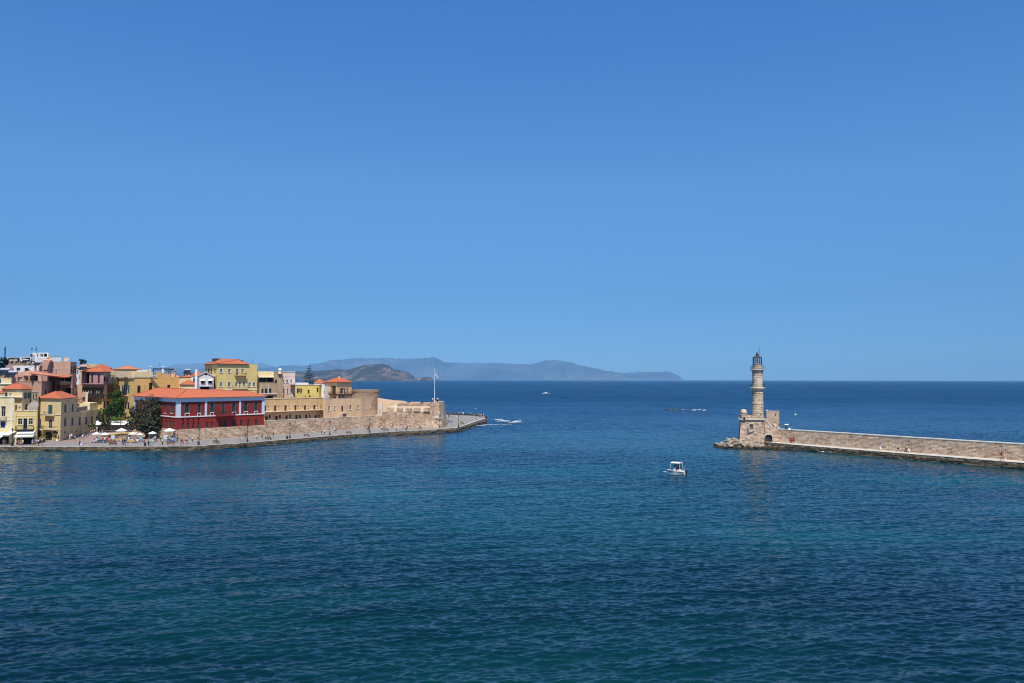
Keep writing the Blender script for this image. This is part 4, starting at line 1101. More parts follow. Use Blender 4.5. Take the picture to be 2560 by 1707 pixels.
# under the red building the wall follows its facade, then runs free
rp = XY(660, 238.5, 1030); line = [line[0], corner, V((rp.x, rp.y, 1.1))]+[V((p.x,p.y,1.1)) for p in pts[2:]]
pp = [V((p.x,p.y)) for p in line[:3]]; dA, dB = (pp[1]-pp[0]).normalized(), (pp[2]-pp[1]).normalized(); nA, nB = V((dA.y,-dA.x)), V((dB.y,-dB.x)); mt = (nA+nB)*(.2/(1+nA.dot(nB)))
for k_, o_ in ((0, nA*.2), (1, mt), (2, nB*.2)): line[k_] = line[k_]+V((o_.x, o_.y, 0))
u = 0; zt2 = [4.22, 4.22, 4.22]+[5.4]*(len(line)-3)
nrm = []
for i, (a, c_) in enumerate(zip(line, line[1:])):
    L = (c_-a).length; d_ = (c_-a).normalized(); n_ = V((d_.y, -d_.x, 0)); o_ = V((0,0,0))
    zt = 4.22 if i < 2 else 5.4; K = max(1, int(L/4))
    for k_ in range(K):
        p, q = a+(c_-a)*k_/K+o_, a+(c_-a)*(k_+1)/K+o_
        m.face([(p.x,p.y,.6),(q.x,q.y,.6),(q.x,q.y,zt),(p.x,p.y,zt)], uv=[(u+L*k_/K,.6),(u+L*(k_+1)/K,.6),(u+L*(k_+1)/K,zt),(u+L*k_/K,zt)])
        if i >= 2:
            bk_ = -n_*.8; m.face([(p.x,p.y,zt),(q.x,q.y,zt),(q.x+bk_.x,q.y+bk_.y,zt),(p.x+bk_.x,p.y+bk_.y,zt)]); m.face([(q.x+bk_.x,q.y+bk_.y,4.4),(p.x+bk_.x,p.y+bk_.y,4.4),(p.x+bk_.x,p.y+bk_.y,zt),(q.x+bk_.x,q.y+bk_.y,zt)])
        else:
            bk_ = -n_*.6; m.face([(p.x,p.y,zt),(q.x,q.y,zt),(q.x+bk_.x,q.y+bk_.y,zt),(p.x+bk_.x,p.y+bk_.y,zt)])
    u += L
m.face([(line[2].x, line[2].y, 4.2), (line[2].x, line[2].y, 5.4), (line[2].x-.5, line[2].y+.8, 5.4), (line[2].x-.5, line[2].y+.8, 4.2)])
m.build('wall_face', WSTONE, root)
# pale sloping weathering on the parapet crest
m = MB()
for a, c_ in zip(line[2:], line[3:]):
    d_ = (c_-a).normalized(); n_ = V((d_.y, -d_.x, 0)); a_, b_ = a+n_*.05, c_+n_*.05; a2, b2 = a-n_*.85, c_-n_*.85; z0_, z1_ = 5.41, 5.52
    m.face([(a_.x,a_.y,z0_),(b_.x,b_.y,z0_),(b_.x,b_.y,z1_),(a_.x,a_.y,z1_)]); m.face([(a_.x,a_.y,z1_),(b_.x,b_.y,z1_),(b2.x,b2.y,z1_),(a2.x,a2.y,z1_)])
m.build('coping', COPE, root)
# terrace behind
m = MB(); tl = [line[2]]+line[3:]
far_t = [V((-118, 300)), V((-60, 330)), V((-48, 300))]
poly = [V((p.x-.3, p.y+.5, 4.5)) for p in tl]+[V((p.x, p.y, 4.5)) for p in reversed([V((-110,262)), V((-100,300)), V((-72,330)), V((-44,322))])]
m.face(poly); tag(m.build('terrace_ground', plaza_mat()), kind='structure')
# ---- barracks
b = Bld('barracks', 'long two storey tan barracks with oxblood doors and upper walkway behind the quay wall', 'building', [(655,254), (808,276.5)], None, z0=4.3, z1=11.6, wall=TANST, pyref=1030, depth=13)
xd = [(660,666), (685.5,691.3), (711,716.8), (736,741.5), (760.3,765.5), (783.5,789)]
for i, (a_, c_) in enumerate(xd): b.op(0, 'd', a_, 1012.8-i*.3, c_, 1026.8-i*.5)
for i, (a_, c_) in enumerate([(670,674), (695,699), (721,724.5), (745,748.5), (769,772), (792.5,795.5)]): b.op(0, 'w', a_, 1012.3-i*.2, c_, 1019.2-i*.3, frame=FRB, trim=.1, tmat=TRIMC)
b.op(0, 'w', 801.5, 1012, 804, 1024, frame=FRB)
for i, (a_, c_) in enumerate([(662.8,669.5), (688,694.7), (713.5,719.5), (738.5,744.2), (762.8,768)]): b.op(0, 'd', a_, 1039-i*1.0, c_, 1052-i*1.2)
for i, (a_, c_) in enumerate([(672.5,676.8), (697.8,701.8), (723.4,727.3)]): b.op(0, 'w', a_, 1036-i*.6, c_, 1043.4-i*.7, frame=FRB)
b.ops_(0, 'w', (748,1035,752,1043), (772.5,1034.5,775,1042.5), (787,1036.5,792,1043.5), (796,1034.5,799,1042.5), frame=FRB)
b.walls(parapet=.5, roofmat=BEIGE)
for (a_, c_) in xd: b.strip(0, b.plane(0, a_, 1012)[1]+.08, .14, .06, TRIMC, 'lintel', u0=b.plane(0, a_-1, 1012)[0], u1=b.plane(0, c_+1, 1012)[0])
zg = b.plane(0, 661, 1028.3)[1]; g = MB(); b.fbox(g, 0, .1, b.frame_of(0)[3]-.4, zg-.12, zg+.05, -.05, 1.3); wk = g.build('walkway', COPE, b.root)
g = MB(); A_, d_, n_, L_ = b.frame_of(0)
for i in range(int(L_/1.5)): u = .6+i*1.5; b.fbox(g, 0, u-.08, u+.08, zg-.42, zg-.12, -.02, .9)
g.build('brackets', TANST, wk)
g = MB(); b.strip(0, 11.6, .12, .1, COPE, 'coping')
for px in (679.5, 704, 729.5, 752.5, 776.5):
    g = MB(); u = b.plane(0, px, 1005)[0]; b.fbox(g, 0, u-.05, u+.05, zg+.1, 11.2, .02, .12); g.build('drain_pipe', TANW, b.root)
b2 = Bld('storehouse', 'plain tan stone storehouse with a small outside stair adjoining the barracks', 'building', [(808.5,271.5), (905,284.5), (928,289.5)], None, z0=4.3, z1=11.4, wall=TANW, pyref=1030)
b2.ops_(0, 'w', (820,1013,825,1026), (834.5,1014,838.8,1023.2), (873.5,1011,878.7,1022.3), (892.5,1010.8,897,1020), (874.5,1037.3,878,1041), frame=FRB, trim=.12, tmat=TRIMC)
b2.op(0, 'd', 853.5, 1013.5, 858, 1027.5, sm=DOORD)
b2.ops_(1, 'w', (914,1011.5,916.5,1019.5), (924,1010.5,926,1018.5), frame=FRB, trim=.1, tmat=TRIMC)
b2.walls(parapet=.3, roofmat=COPEW)
u0, u1 = b2.plane(0, 838, 1035)[0], b2.plane(0, 863, 1035)[0]; um = b2.plane(0, 851, 1035)[0]; zl_ = b2.plane(0, 857, 1029.5)[1]
g = MB(); n_s = 9
for i in range(n_s): b2.fbox(g, 0, u0+(um-u0)*i/n_s, u0+(um-u0)*(i+1)/n_s, 4.4, 4.4+(zl_-4.4)*(i+1)/n_s, .02, 1.25)
b2.fbox(g, 0, um, u1, zl_-.35, zl_, .02, 1.3); b2.fbox(g, 0, u1-.3, u1, 4.4, zl_-.35, .02, 1.25); g.build('outside_stair', BEIGE, b2.root)
for px in (827.5, 866, 888):
    g = MB(); u = b2.plane(0, px, 1005)[0]; b2.fbox(g, 0, u-.05, u+.05, 4.6, 11.0, .02, .1); g.build('drain_pipe', TANW, b2.root)
b2.strip(0, 11.4, .1, .06, COPE, 'coping'); b2.strip(1, 11.4, .1, .06, COPE, 'coping')
# ---- round tower
tc_ = XY(914.5, 302, 1000); zt = W(914, 972.5, 302).z; rt = 5.05
root = empty('round_bastion', (tc_.x, tc_.y, 4), 0, 'round rubble stone bastion rising behind the storehouse', 'tower')
m = MB(); m.lathe([(rt+.35, 1), (rt+.1, 6), (rt, zt-1.1), (rt+.12, zt-1.0), (rt+.12, zt), (rt-.7, zt), (rt-.7, zt-.9), (0, zt-.9)], (tc_.x, tc_.y, 0), 40, uvr=5)
m.build('wall', TSTONE, root)
ll = XY(880.5, 300, 1000); p2 = XY(905, 297, 1000)
m = MB(); zz = W(880, 975, 300).z
m.prism([ll, V((p2.x, p2.y+3.0)), V((p2.x, p2.y+9)), V((ll.x, ll.y+8))], 1, zz); m.build('side_wall', TSTONE, root)
# ---- fort
fy0 = 272.5
def fx(px, Y=fy0, py=1040): return W(px, py, Y).x
root = empty('harbour_fort', (fx(1030), fy0, 1.5), 0, 'battlemented pale stone fort with a sloping corner bastion at the end of the quay', 'fort')
zc_ = W(1000, 1027.5, fy0).z; zm = W(1000, 1017.8, fy0).z
m = MB(); xL, xR = fx(966), fx(1078)
def fwall(m, x0, y0, x1, y1, z0, z1, th=.8):
    d_ = V((x1-x0, y1-y0)).normalized(); n_ = V((-d_.y, d_.x))*th
    m.prism([(x0,y0), (x1,y0 if False else y1), (x1+n_.x, y1+n_.y), (x0+n_.x, y0+n_.y)], z0, z1)
fwall(m, xL, fy0, xR, fy0+.6, .6, zc_, 1.2)
m.build('front_wall', FSTONE, root)
# merlons on the front: the wall runs up between embrasures
for a_, c_ in ((966,981.5), (991.5,1005.5), (1013.5,1028), (1034,1049.5), (1059,1074.5)):
    g = MB(); fwall(g, fx(a_), fy0+.05, fx(c_), fy0+.1, zc_+.002, zm, 2.2); g.build('merlon', FSTONE, root)
g = MB(); fwall(g, xL, fy0+1.25, xR, fy0+1.85, zc_-1.2, zc_+.35, 1.9); g.build('embrasure_floor', COPEW, root)
g = MB(); fwall(g, xL, fy0+3.8, xR, fy0+4.1, zc_-1.2, zm+.12, 4.6); g.build('gun_platform', PARAPL, root)
g = MB(); fwall(g, xL+2.8, fy0+9.2, xR, fy0+9.4, zc_-1.0, zc_+2.55, 3); g.build('upper_platform', TSTONE, root)
g = MB(); fwall(g, fx(956), fy0-.5, fx(966.3), fy0-.4, .6, zc_-.1, 1.9); g.build('buttress', TSTONE, root)
# rear curtain with its own merlons
YB = 290
zb1 = W(1000, 1012, YB).z
g = MB(); fwall(g, fx(950,YB), YB+4, fx(1090,YB), YB, 1.5, zb1, 1.2); g.build('rear_wall', PARAP, root)
for a_, c_, t_ in ((992,1018,1003.5), (1025,1051,1003.5), (1058,1076,1004.5)):
    g = MB(); fwall(g, fx(a_,YB), YB-.1, fx(c_,YB), YB-.1, zb1-.5, W(1000, t_, YB).z, 1.6); g.build('merlon', PARAP, root)
g = MB(); YC = 297   # sloping back wall rising to the left
pl = [(944,993.5),(962,996.5),(985,999.5),(1009,1001),(1022,1006),(1022,1040),(944,1040)]
pr = [pxz(a_, c_, YC) for a_, c_ in pl]; extrude_y(g, list(reversed(pr)), YC, YC+1.3); g.build('curtain_wall', PARAP, root)
# ramp and stair inside
g = MB(); p = [pxz(969,1019,281), pxz(991,1010,281), pxz(993,1010,281), pxz(993,1026,281), pxz(969,1026,281)]; extrude_y(g, list(reversed(p)), 281, 283); g.build('ramp', COPE, root)
# broken arch wall at the left
g = MB(); YA = 279
pl = [(947,1033),(947,1012),(949.5,1006),(953,1005),(956,1008),(957,1040),(952,1040),(951.5,1018),(949.5,1014),(948.5,1033)]
pr = [pxz(a_, c_, YA) for a_, c_ in pl]
extrude_y(g, list(reversed(pr)), YA, YA+.9); g.build('broken_arch', COPE, root)
# corner bastion: battered prism
def z_at(px, py, Y): return W(px, py, Y).z
bt = z_at(1085, 1006, fy0); top = [(fx(1075.5), fy0), (fx(1097), fy0-.4), (fx(1110.5, 279), 279), (fx(1084,287), 287)]
bot = [(fx(1073), fy0-.3), (fx(1106), fy0-1.8), (fx(1119, 282), 282), (fx(1086, 290), 290)]
g = MB()
for i in range(4):
    j = (i+1) % 4; P = [(*bot[i], .8), (*bot[j], .8), (*top[j], bt), (*top[i], bt)]
    L = (V(bot[j])-V(bot[i])).length; g.face(P, uv=[(0,.8),(L,.8),(L,bt),(0,bt)])
g.face([(*q, bt) for q in top]); g.build('corner_bastion', FSTONE, root)
g = MB(); I_ = [V(q) for q in top]; In = inset_poly(I_, .7)
for i in (1, 2):
    j = (i+1) % 4; g.prism([I_[i], I_[j], In[j], In[i]], bt+.005, bt+.42)
g.build('bastion_parapet', PARAP, root)
g = MB(); p = W(1092.5, 1040, fy0-1.3); g.box((p.x, fy0-1.15, W(1088.5,1040.5,fy0).z), (1.0, .14, .85)); g.build('plaque', FRW, root)
pc_ = (fx(1086.5), fy0+1.0)
g = MB(); g.box((pc_[0], pc_[1], bt+.1), (2.9, 2.4, .2)); g.build('flag_platform', TSTONE, root)
# ---- flagpole with flag
fr_ = empty('flagpole', (pc_[0]-.15, pc_[1], bt+.2), 0, 'tall white flagpole with a blue and white striped flag on the fort bastion', 'flagpole')
zt = z_at(1085.5, 921.5, pc_[1]); g = MB(); g.tube([(0,0,0),(0,0,zt-bt-.2)], [.12,.06], 8); g.sphere((0,0,zt-bt-.12), .12)
g.build('pole', WHITEP, fr_, world=False)
def flag_mat():
    t = NT('striped_flag'); uv = t.n('ShaderNodeTexCoord'); sp = t.n('ShaderNodeSeparateXYZ'); t.l(uv.outputs['UV'], sp.inputs[0])
    v9 = t.math('MULTIPLY', sp.outputs[1], 4.5); fr2 = t.math('FRACT', v9); stripe = t.math('GREATER_THAN', fr2, .5)
    inc = t.math('MULTIPLY', t.math('LESS_THAN', sp.outputs[0], .37), t.math('GREATER_THAN', sp.outputs[1], .445))
    cx_ = t.math('LESS_THAN', t.math('ABSOLUTE', t.math('SUBTRACT', sp.outputs[0], .185)), .037); cy_ = t.math('LESS_THAN', t.math('ABSOLUTE', t.math('SUBTRACT', sp.outputs[1], .7222)), .0555)
    cross = t.math('MAXIMUM', cx_, cy_)
    w_ = t.math('ADD', t.math('MULTIPLY', inc, cross), t.math('MULTIPLY', t.math('SUBTRACT', 1.0, inc), stripe))
    return t.bsdf(t.mix(w_, (.02,.08,.35), (.80,.80,.80)), .8, .2)
g = MB(); N = 14; M_ = 10; zf = z_at(1085.5, 924, pc_[1])-bt-.2
def fp(i, j):   # limp flag hanging in folds
    s_ = i/N; v_ = j/M_
    x = .10+1.25*s_*(.62+.38*(1-v_)); y = .22*math.sin(s_*8+v_*1.5)*s_**.5
    z = zf-.6-(1-v_)*1.5-s_*.9+.1*math.sin(s_*9); return V((x, y, z))
for i in range(N):
    for j in range(M_): g.face([fp(i,j), fp(i+1,j), fp(i+1,j+1), fp(i,j+1)], uv=[(i/N,j/M_),((i+1)/N,j/M_),((i+1)/N,(j+1)/M_),(i/N,(j+1)/M_)])
g.build('flag', flag_mat(), fr_, world=False, smooth=True, weld=False)
# ---- houses above the barracks
b = Bld('big_yellow_house', 'tall yellow house with orange hipped roof and white framed windows above the red building', 'house', [(512,283), (542,268), (643,279)], 907.5, z0=4, wall=YELB, pyref=940, zref=1)
ow = dict(trim=.14, frame=FRB, tmat=FRW)
b.ops_(1, 'w', (549.5,920.5,555.5,930.5), (570.5,920.5,576.5,930.5), (603.5,920,609.5,930), **ow)
b.op(1, 'w', 590.5, 920, 596, 936, frame=FRB, trim=.1, tmat=TRIMC)
b.ops_(1, 'w', (549,954,555.5,964.5), (570,954,576,964.5), (588,954,594,964.5), (607,954,612.5,964.5), (621,954.5,627,965), (632,954.5,638,965), **ow)
b.op(1, 'w', 597, 954, 602, 970, frame=FRB, trim=.1, tmat=TRIMC)
b.ops_(0, 'w', (513.5,921.5,516,928), (519.5,920.5,522.5,930), (527,920.5,530,930), (535.5,920.5,538.5,930), frame=FRB)
b.poly_full = b.poly
b.walls()
uc = b.plane(1, 618, 915)[0]; A_, d_, n_, L_ = b.frame_of(1)
# the right end is a lower roof terrace: cover with hip roof only over the tall part
hp = [b.poly[0], b.poly[1], b.poly[1]+d_*uc, b.poly[0]+d_*uc]
b.hip(over=.55, rise=1.75, poly=hp, mat=ROOF, ridge=(W(553,895.3,275.5), W(599,897,276.5)))
b.strip(1, b.z1-.9, .16, .06, TRIMC, 'string_course', u0=0, u1=uc)
b.balcony(1, 586, 930.5, 613.5, 937.5, 1.2, YELB); b.balcony(1, 580, 963, 618.5, 970.5, 1.2, TRIMC)
b.strip_px(1, 973, .2, .12, TRIMC, 'string_course', px=600)
g = MB(); p = W(517,898,276); q = W(533,894.5,276); q = W(540, 894.8, 276.5); g.box((q.x, q.y, q.z-.5), (2.2, 1.2, 1.0)); g.build('roof_hatch', DKW, b.root)
g = MB(); p = W(604, 899.2, 276); g.tube([p+V((-.5,0,0)), p+V((.5,0,0))], .32, 10); g.build('water_tank', plain('tank_metal', (.2,.2,.2), .4), b.root)
b3 = Bld('red_roofed_annex', 'small yellow rooftop annex with red roof beside the tall yellow house', 'house', [(616,282), (633.5,284)], 917, z0=14, wall=YELP, depth=4)
b3.walls(); b3.hip(over=.2, rise=.9)
g = MB(); p = W(632, 916.5, 281); 
an = empty('antenna', (p.x, p.y, p.z), 0, 'thin rooftop antenna mast on the red roofed annex', 'antenna'); g.bar((0,0,0),(0,0,3.0),.06,.06); g.bar((-.5,0,2.6),(.5,0,2.8),.05,.05); g.bar((-.7,0,1.1),(-.2,0,2.0),.05,.05); g.bar((-.35,0,2.2),(.35,0,2.2),.05,.05); g.build('mast', IRON, an, world=False)
b = Bld('loggia_house', 'weathered brown and yellow house with open loggia and a pale chimney', 'house', [(643.5,282), (706,286)], 928.5, z0=4, wall=AGED, pyref=960, depth=9)
b.op(0, 'o', 648, 941.5, 683, 953, posts=1, depth=2.0)
b.ops_(0, 'w', (653.5,970.5,658.5,981), (662.5,970.5,668.5,981.5), (672.5,969.5,678.5,979.5), frame=FRB); b.op(0, 'o', 663, 988, 683, 996, depth=1.2, back=False)
b.op(0, 'w', 688, 947.5, 692.5, 955, frame=FRB)
b.walls(parapet=.2, roofmat=YELP)
u0, u1 = .0, b.plane(0, 684, 935)[0]; z_ = b.plane(0, 660, 940.5)[1]
g = MB(); b.fbox(g, 0, u0, u1, z_, b.z1+.25, .0, .25); g.build('attic_wall', YELP, b.root)
g = MB(); b.fbox(g, 0, u0+.2, u1, z_-.25, z_, .0, 1.0); g.build('canopy', TRIMC, b.root)
b.strip_px(0, 983.2, .3, .5, GREYW, 'ledge', px=665)
for px in (652.5, 670.8):
    g = MB(); u = b.plane(0, px, 970)[0]; b.fbox(g, 0, u-.07, u+.07, b.plane(0,px,981)[1], b.plane(0,px,959.5)[1], .1, .24); g.build('post', FRW, b.root)
u0, u1 = b.plane(0, 694, 950)[0], b.plane(0, 706, 950)[0]
g = MB(); b.fbox(g, 0, u0-.3, u1+.2, 4, b.z1-3, .02, 1.0); b.fbox(g, 0, u0, u1-.3, b.z1-3, b.z1+.4, .02, .8); bu = g.build('chimney_stack', AGED, b.root)
p = W(700, 925, 284.5); g = MB(); g.lathe([(.62,-1.2),(.62,.1),(.75,.15),(.75,.3),(.55,.55),(.3,.8),(0,.95)], (p.x, p.y, p.z), 10); g.build('chimney', TRIMC, b.root)
b = Bld('pink_brick_house', 'flat roofed pale pink house with rows of dark windows left of the low lemon house', 'house', [(706,287), (737.5,289.5)], 928.5, z0=4, wall=ROSE, pyref=960, depth=10)
b.ops_(0, 'w', (706.8,947.5,711,955.5), (716,947.3,720.5,955.3), (726,947.2,730.6,955), (708,970.5,712,981.5), (717,970.5,721,984), (726,970.3,730.5,981), (707,991,711,996), (726,990.5,730.5,995), frame=FRW, trim=.1, tmat=GREYW)
b.walls(parapet=.3); b.strip(0, b.z1, .18, .15, GREYW, 'cornice'); b.strip_px(0, 938, .12, .08, GREYW, 'string_course', px=720)
b = Bld('lemon_house', 'low lemon yellow house with flat white topped roof behind the barracks', 'house', [(738,283), (798,289.5), (812.5,297)], 961.5, z0=4, wall=LEMON, pyref=980, depth=9)
b.op(0, 'ws', 745.5, 969.5, 750.5, 980.5, frame=FRW, sm=SHBR, sw=.6)
b.ops_(0, 'w', (769.3,973,773.8,980.8), (792.2,967.3,796.5,977.6), (763,987.5,765.3,994.5), (772,987,776.8,994.5), (739,989,740.5,995), frame=FRB)
b.walls(parapet=.3, roofmat=WHITEW); b.strip(0, b.z1, .22, .15, TRIMC, 'cornice'); b.strip(1, b.z1, .22, .15, TRIMC, 'cornice')
g = MB(); b.fbox(g, 0, 1, b.plane(0, 775, 950)[0], b.z1+.22, b.z1+.9, -6, -1.0); g.build('roof_shed', WHITEW, b.root)
b = Bld('apricot_house', 'apricot house with red hipped roof and dark balcony next to the round bastion', 'house', [(811.5,290), (843,282.5), (879,291)], 953.3, z0=4, wall=ORNG, pyref=980)
b.op(0, 'ws', 830, 963, 838.5, 983, frame=IRON, sm=SHBR, sw=.3); b.op(1, 'ws', 852.5, 969, 860, 982.5, frame=FRW, sm=SHBR, sw=.55); b.op(1, 'd', 866.5, 968, 870, 982, sm=DOORR)
b.ops_(0, 'w', (834,991,839.5,995.5), frame=FRB); b.ops_(1, 'o', (847,986.5,851.5,995.5), (855.5,986.5,860.5,995.5), depth=.7, back=False)
b.walls(); b.hip(over=.5, rise=1.75, mat=ROOF)
g = MB(); b.fbox(g, 0, 0, b.plane(0, 823, 970)[0], 4, b.z1-.6, .02, .06); g.build('bare_plaster', GREYW, b.root)
g = MB(); b.fbox(g, 0, b.plane(0, 824, 970)[0], b.frame_of(0)[3]-.05, 4, b.z1-.2, .005, .05); 
for f, x0_, x1_ in ((0, 826, 843), (1, 843.5, 882)): b.balcony(f, x0_, 978, x1_, 984.5, 1.1, DKW, IRON)
b.chimney(848.5, 938.5, 287, .45, 3.0, BEIGE, cap=False)
b = Bld('small_gabled_house', 'small white house with red gable roof left of the apricot house', 'house', [(785,293), (812,292)], 956, z0=6, wall=WHITEW, pyref=960, depth=8)
b.walls(); b.hip(over=.2, rise=1.6, mat=ROOF)
# ------------------------------------------------------------------ left part of the town
def add(name, label, pts, z1py, wall, **kw):
    cat = kw.pop('cat', 'house'); return Bld(name, label, cat, pts, z1py, wall=wall, **kw)
# waterfront yellow house with the blue arched window
b = add('yellow_house', 'pale yellow waterfront house with blue arched window at the left edge', [(-60,206.5), (34.5,204.5)], 991, YELP, pyref=1050, depth=6)
b.op(0, 'w', 2.5, 1014, 14, 1040, frame=SHB, trim=.1, tmat=TRIMC); b.op(0, 's', 1.5, 1052, 13, 1066, sm=SHB)
b.op(0, 'w', -28, 1014, -17, 1040, frame=SHB, trim=.16, tmat=TRIMW); b.op(0, 's', -28, 1052, -17, 1066, sm=SHB)
b.op(0, 'o', -50, 1090, 22, 1109, depth=3.0, back=False); b.walls(parapet=.4, roofmat=TRIMW)
b.strip(0, b.z1, .16, .18, TRIMW, 'cornice'); b.strip_px(0, 1048.5, .18, .15, TRIMW, 'string_course', px=10)
g = MB(); u0, u1 = b.plane(0, 25.5, 1020)[0], b.plane(0, 32.5, 1020)[0]; b.fbox(g, 0, u0, u1, b.plane(0,29,1078)[1], b.z1-.02, .01, .08); g.build('quoins', TRIMC, b.root)
u0, u1 = b.plane(0, -1, 1045)[0], b.plane(0, 18, 1045)[0]; z_ = b.plane(0, 10, 1048)[1]; g = MB(); b.fbox(g, 0, u0, u1, z_, z_+.9, .02, .8); g.build('balcony', BEIGE, b.root)
def awning(bb, f, x0, x1, yt, yb, proj, nm='awning', mat=None):
    z1_, z0_ = bb.plane(f, (x0+x1)/2, yt)[1], None
    u0, u1 = bb.plane(f, x0, yb)[0], bb.plane(f, x1, yb)[0]
    A_, d_, n_, L_ = bb.frame_of(f); zt_ = bb.plane(f, (x0+x1)/2, yt)[1]
    q = bb.pt(f, (u0+u1)/2, 0, proj); zb_ = W((x0+x1)/2, yb, q.y).z
    g = MB(); a0, a1, b0, b1 = bb.pt(f,u0,zt_,.03), bb.pt(f,u1,zt_,.03), bb.pt(f,u0,zb_+.25,proj), bb.pt(f,u1,zb_+.25,proj); dn = V((0,0,-.05)); vl = V((0,0,-.25))
    g.face([b0,b1,a1,a0]); g.face([a0+dn,a1+dn,b1+dn,b0+dn]); g.face([b0+vl,b1+vl,b1,b0]); g.face([b1+vl,b0+vl,b0+dn,b1+dn])
    g.face([a0, b0+vl, b0]); g.face([a1, b1, b1+vl])
    g.build(nm, mat or CANVAS, bb.root)
CANVAS = plain('cream_canvas', (.74,.71,.62), .9, .1, var=.05); CANVASW = plain('white_canvas', (.80,.79,.76), .9, .1, var=.04)
awning(b, 0, -60, 22, 1078, 1093.5, 2.6); awning(b, 0, 22.5, 40, 1077, 1087.5, 2.2)
# roof terrace house set back with hip roof
b = add('terrace_house', 'yellow house with orange hip roof set back above the waterfront terrace', [(5,216), (56,211.5), (78.5,218)], 971.2, YELS, pyref=990, zref=1)
b.op(0, 'w', 24.5, 981, 28, 986, frame=FRW); b.op(0, 's', 12, 979.5, 18.5, 990, sm=SHB)
b.ops_(1, 's', (60.5,980,67.5,994), (69,980,75,993.5), sm=SHG); b.op(1, 'w', 63.5, 1009, 69.5, 1026, frame=FRB)
b.op(0, 'd', 37, 1011.5, 42, 1025.5, sm=DOORD); b.walls(); b.hip(over=.35, rise=1.5, mat=ROOF)
zz = b.plane(0, 40, 991)[1]; g = MB(); b.fbox(g, 0, .5, b.frame_of(0)[3]+.2, zz-.1, zz+.08, -.05, .7); g.build('cornice', TRIMW, b.root)
for x_, y_ in ((50.5, 1012), (51.5, 1023)):
    g = MB(); u, z_ , _ = b.plane(0, x_, y_); b.fbox(g, 0, u-.3, u+.3, z_-.3, z_+.3, .02, .35); g.build('air_conditioner', FRW, b.root)
g = MB(); u, z_, _ = b.plane(0, 25.5, 983); b.fbox(g, 0, u-.12, u+.12, z_-.45, z_+.35, .02, .15); g.build('vent', METR, b.root)
b = add('small_tiled_roof_house', 'low yellow house with small orange roof at the left edge', [(-60,212), (9.5,210)], 981, YELP, depth=5, z0=8); b.walls(); b.hip(over=.3, rise=1.1, mat=ROOF)
b = add('grey_annex', 'small grey annex with two dark windows between two yellow houses', [(79,217), (96,219)], 978.5, BEIGE, depth=5)
b.ops_(0, 'w', (82.5,984,86,995), (89.5,983.5,93,997), frame=FRB); b.walls(parapet=.2, roofmat=COPEW); b.strip(0, b.z1-.02, .2, .1, COPEW, 'cornice')
# second waterfront house with roof terrace
b = add('balcony_house', 'bright yellow waterfront house with roof terrace and cream awnings', [(35,204.3), (91.5,206)], 1026.5, YEL, pyref=1050, depth=9.3)
b.ops_(0, 'w', (44.5,1044.5,56,1060.5), (71.5,1044.3,82,1060), frame=FRB, trim=.09, tmat=TRIMC); b.op(0, 'w', 58.5, 1044.5, 68, 1070, frame=SHB)
b.op(0, 'o', 41, 1093, 87, 1109.2, depth=3.2, back=False); b.walls(parapet=.9, roofmat=BEIGE)
b.balcony(0, 40.5, 1063, 85.5, 1073.5, 1.1, DKW); awning(b, 0, 45, 88, 1073.8, 1084, 1.5); awning(b, 0, 42, 89, 1082.5, 1091.8, 3.0, mat=CANVASW)
b.strip_px(0, 1037.5, .12, .08, TRIMC, 'string_course', px=60); b.strip(0, b.z1, .1, .1, TRIMW, 'coping')
terr_z = b.z1-.9; terr_b = b
g = MB(); u = b.plane(0, 34.8, 1050)[0]; b.fbox(g, 0, .05, .45, 5, b.z1-.6, .02, .25); g.build('pilaster', YELS, b.root)
# corner yellow house with hip roof
b = add('corner_yellow_house', 'yellow corner house with orange hip roof, arched door and two small balconies', [(93.5,221), (152,216), (191,232)], 994.8, YELS, z0=.8, pyref=1040, zref=1)
b.op(0, 's', 120, 1011, 131, 1035, sm=SHT, frame=FRW); b.op(0, 's', 98.5, 1046.5, 102.2, 1068, sm=SHB); b.op(0, 'w', 120.5, 1046.5, 131, 1069.5, frame=SHB, trim=.1, tmat=TRIMW)
b.op(0, 'd', 93.9, 1074.5, 104.5, 1091.5, sm=DOORD); b.op(0, 'w', 133.5, 1073.5, 145, 1080.5, frame=FRB)
b.op(0, 'd', 112.8, 1077.5, 130, 1099.5, sm=DOORD, depth=.3)
b.ops_(1, 's', (161,1009.5,166,1028), (179.5,1009,184,1027), (160.5,1044.5,166,1063), (178.6,1043,184,1061), sm=SHB); b.ops_(1, 'w', (161,1076,164.5,1080.5), frame=FRB)
b.walls(); b.hip(over=.4, rise=1.85, mat=ROOF)
b.balcony(0, 115, 1028, 137.5, 1037, .8); b.balcony(0, 109.5, 1063.5, 146, 1073, 1.0)
# door arch ring
u0, u1 = b.plane(0, 112.8, 1090)[0], b.plane(0, 130, 1090)[0]; zt_, zs_ = b.plane(0, 121, 1077.5)[1], b.plane(0, 121, 1084)[1]; uc = (u0+u1)/2; rx = (u1-u0)/2
g = MB()
for sgn in (-1, 1):
    for i in range(6):
        a0, a1 = math.pi/2*i/6, math.pi/2*(i+1)/6
        g.face([b.pt(0, uc+sgn*rx*math.cos(a0), zs_+(zt_-zs_)*math.sin(a0), .012), b.pt(0, uc+sgn*rx*math.cos(a1), zs_+(zt_-zs_)*math.sin(a1), .012), b.pt(0, uc+sgn*rx*math.cos(a1), zt_+.02, .012), b.pt(0, uc+sgn*(rx+.02)*1, zt_+.02, .012) if i == 0 else b.pt(0, uc+sgn*rx*math.cos(a0), zt_+.02, .012)])
g.build('arch', YELS, b.root)
za_ = b.plane(0, 121, 1037)[1]
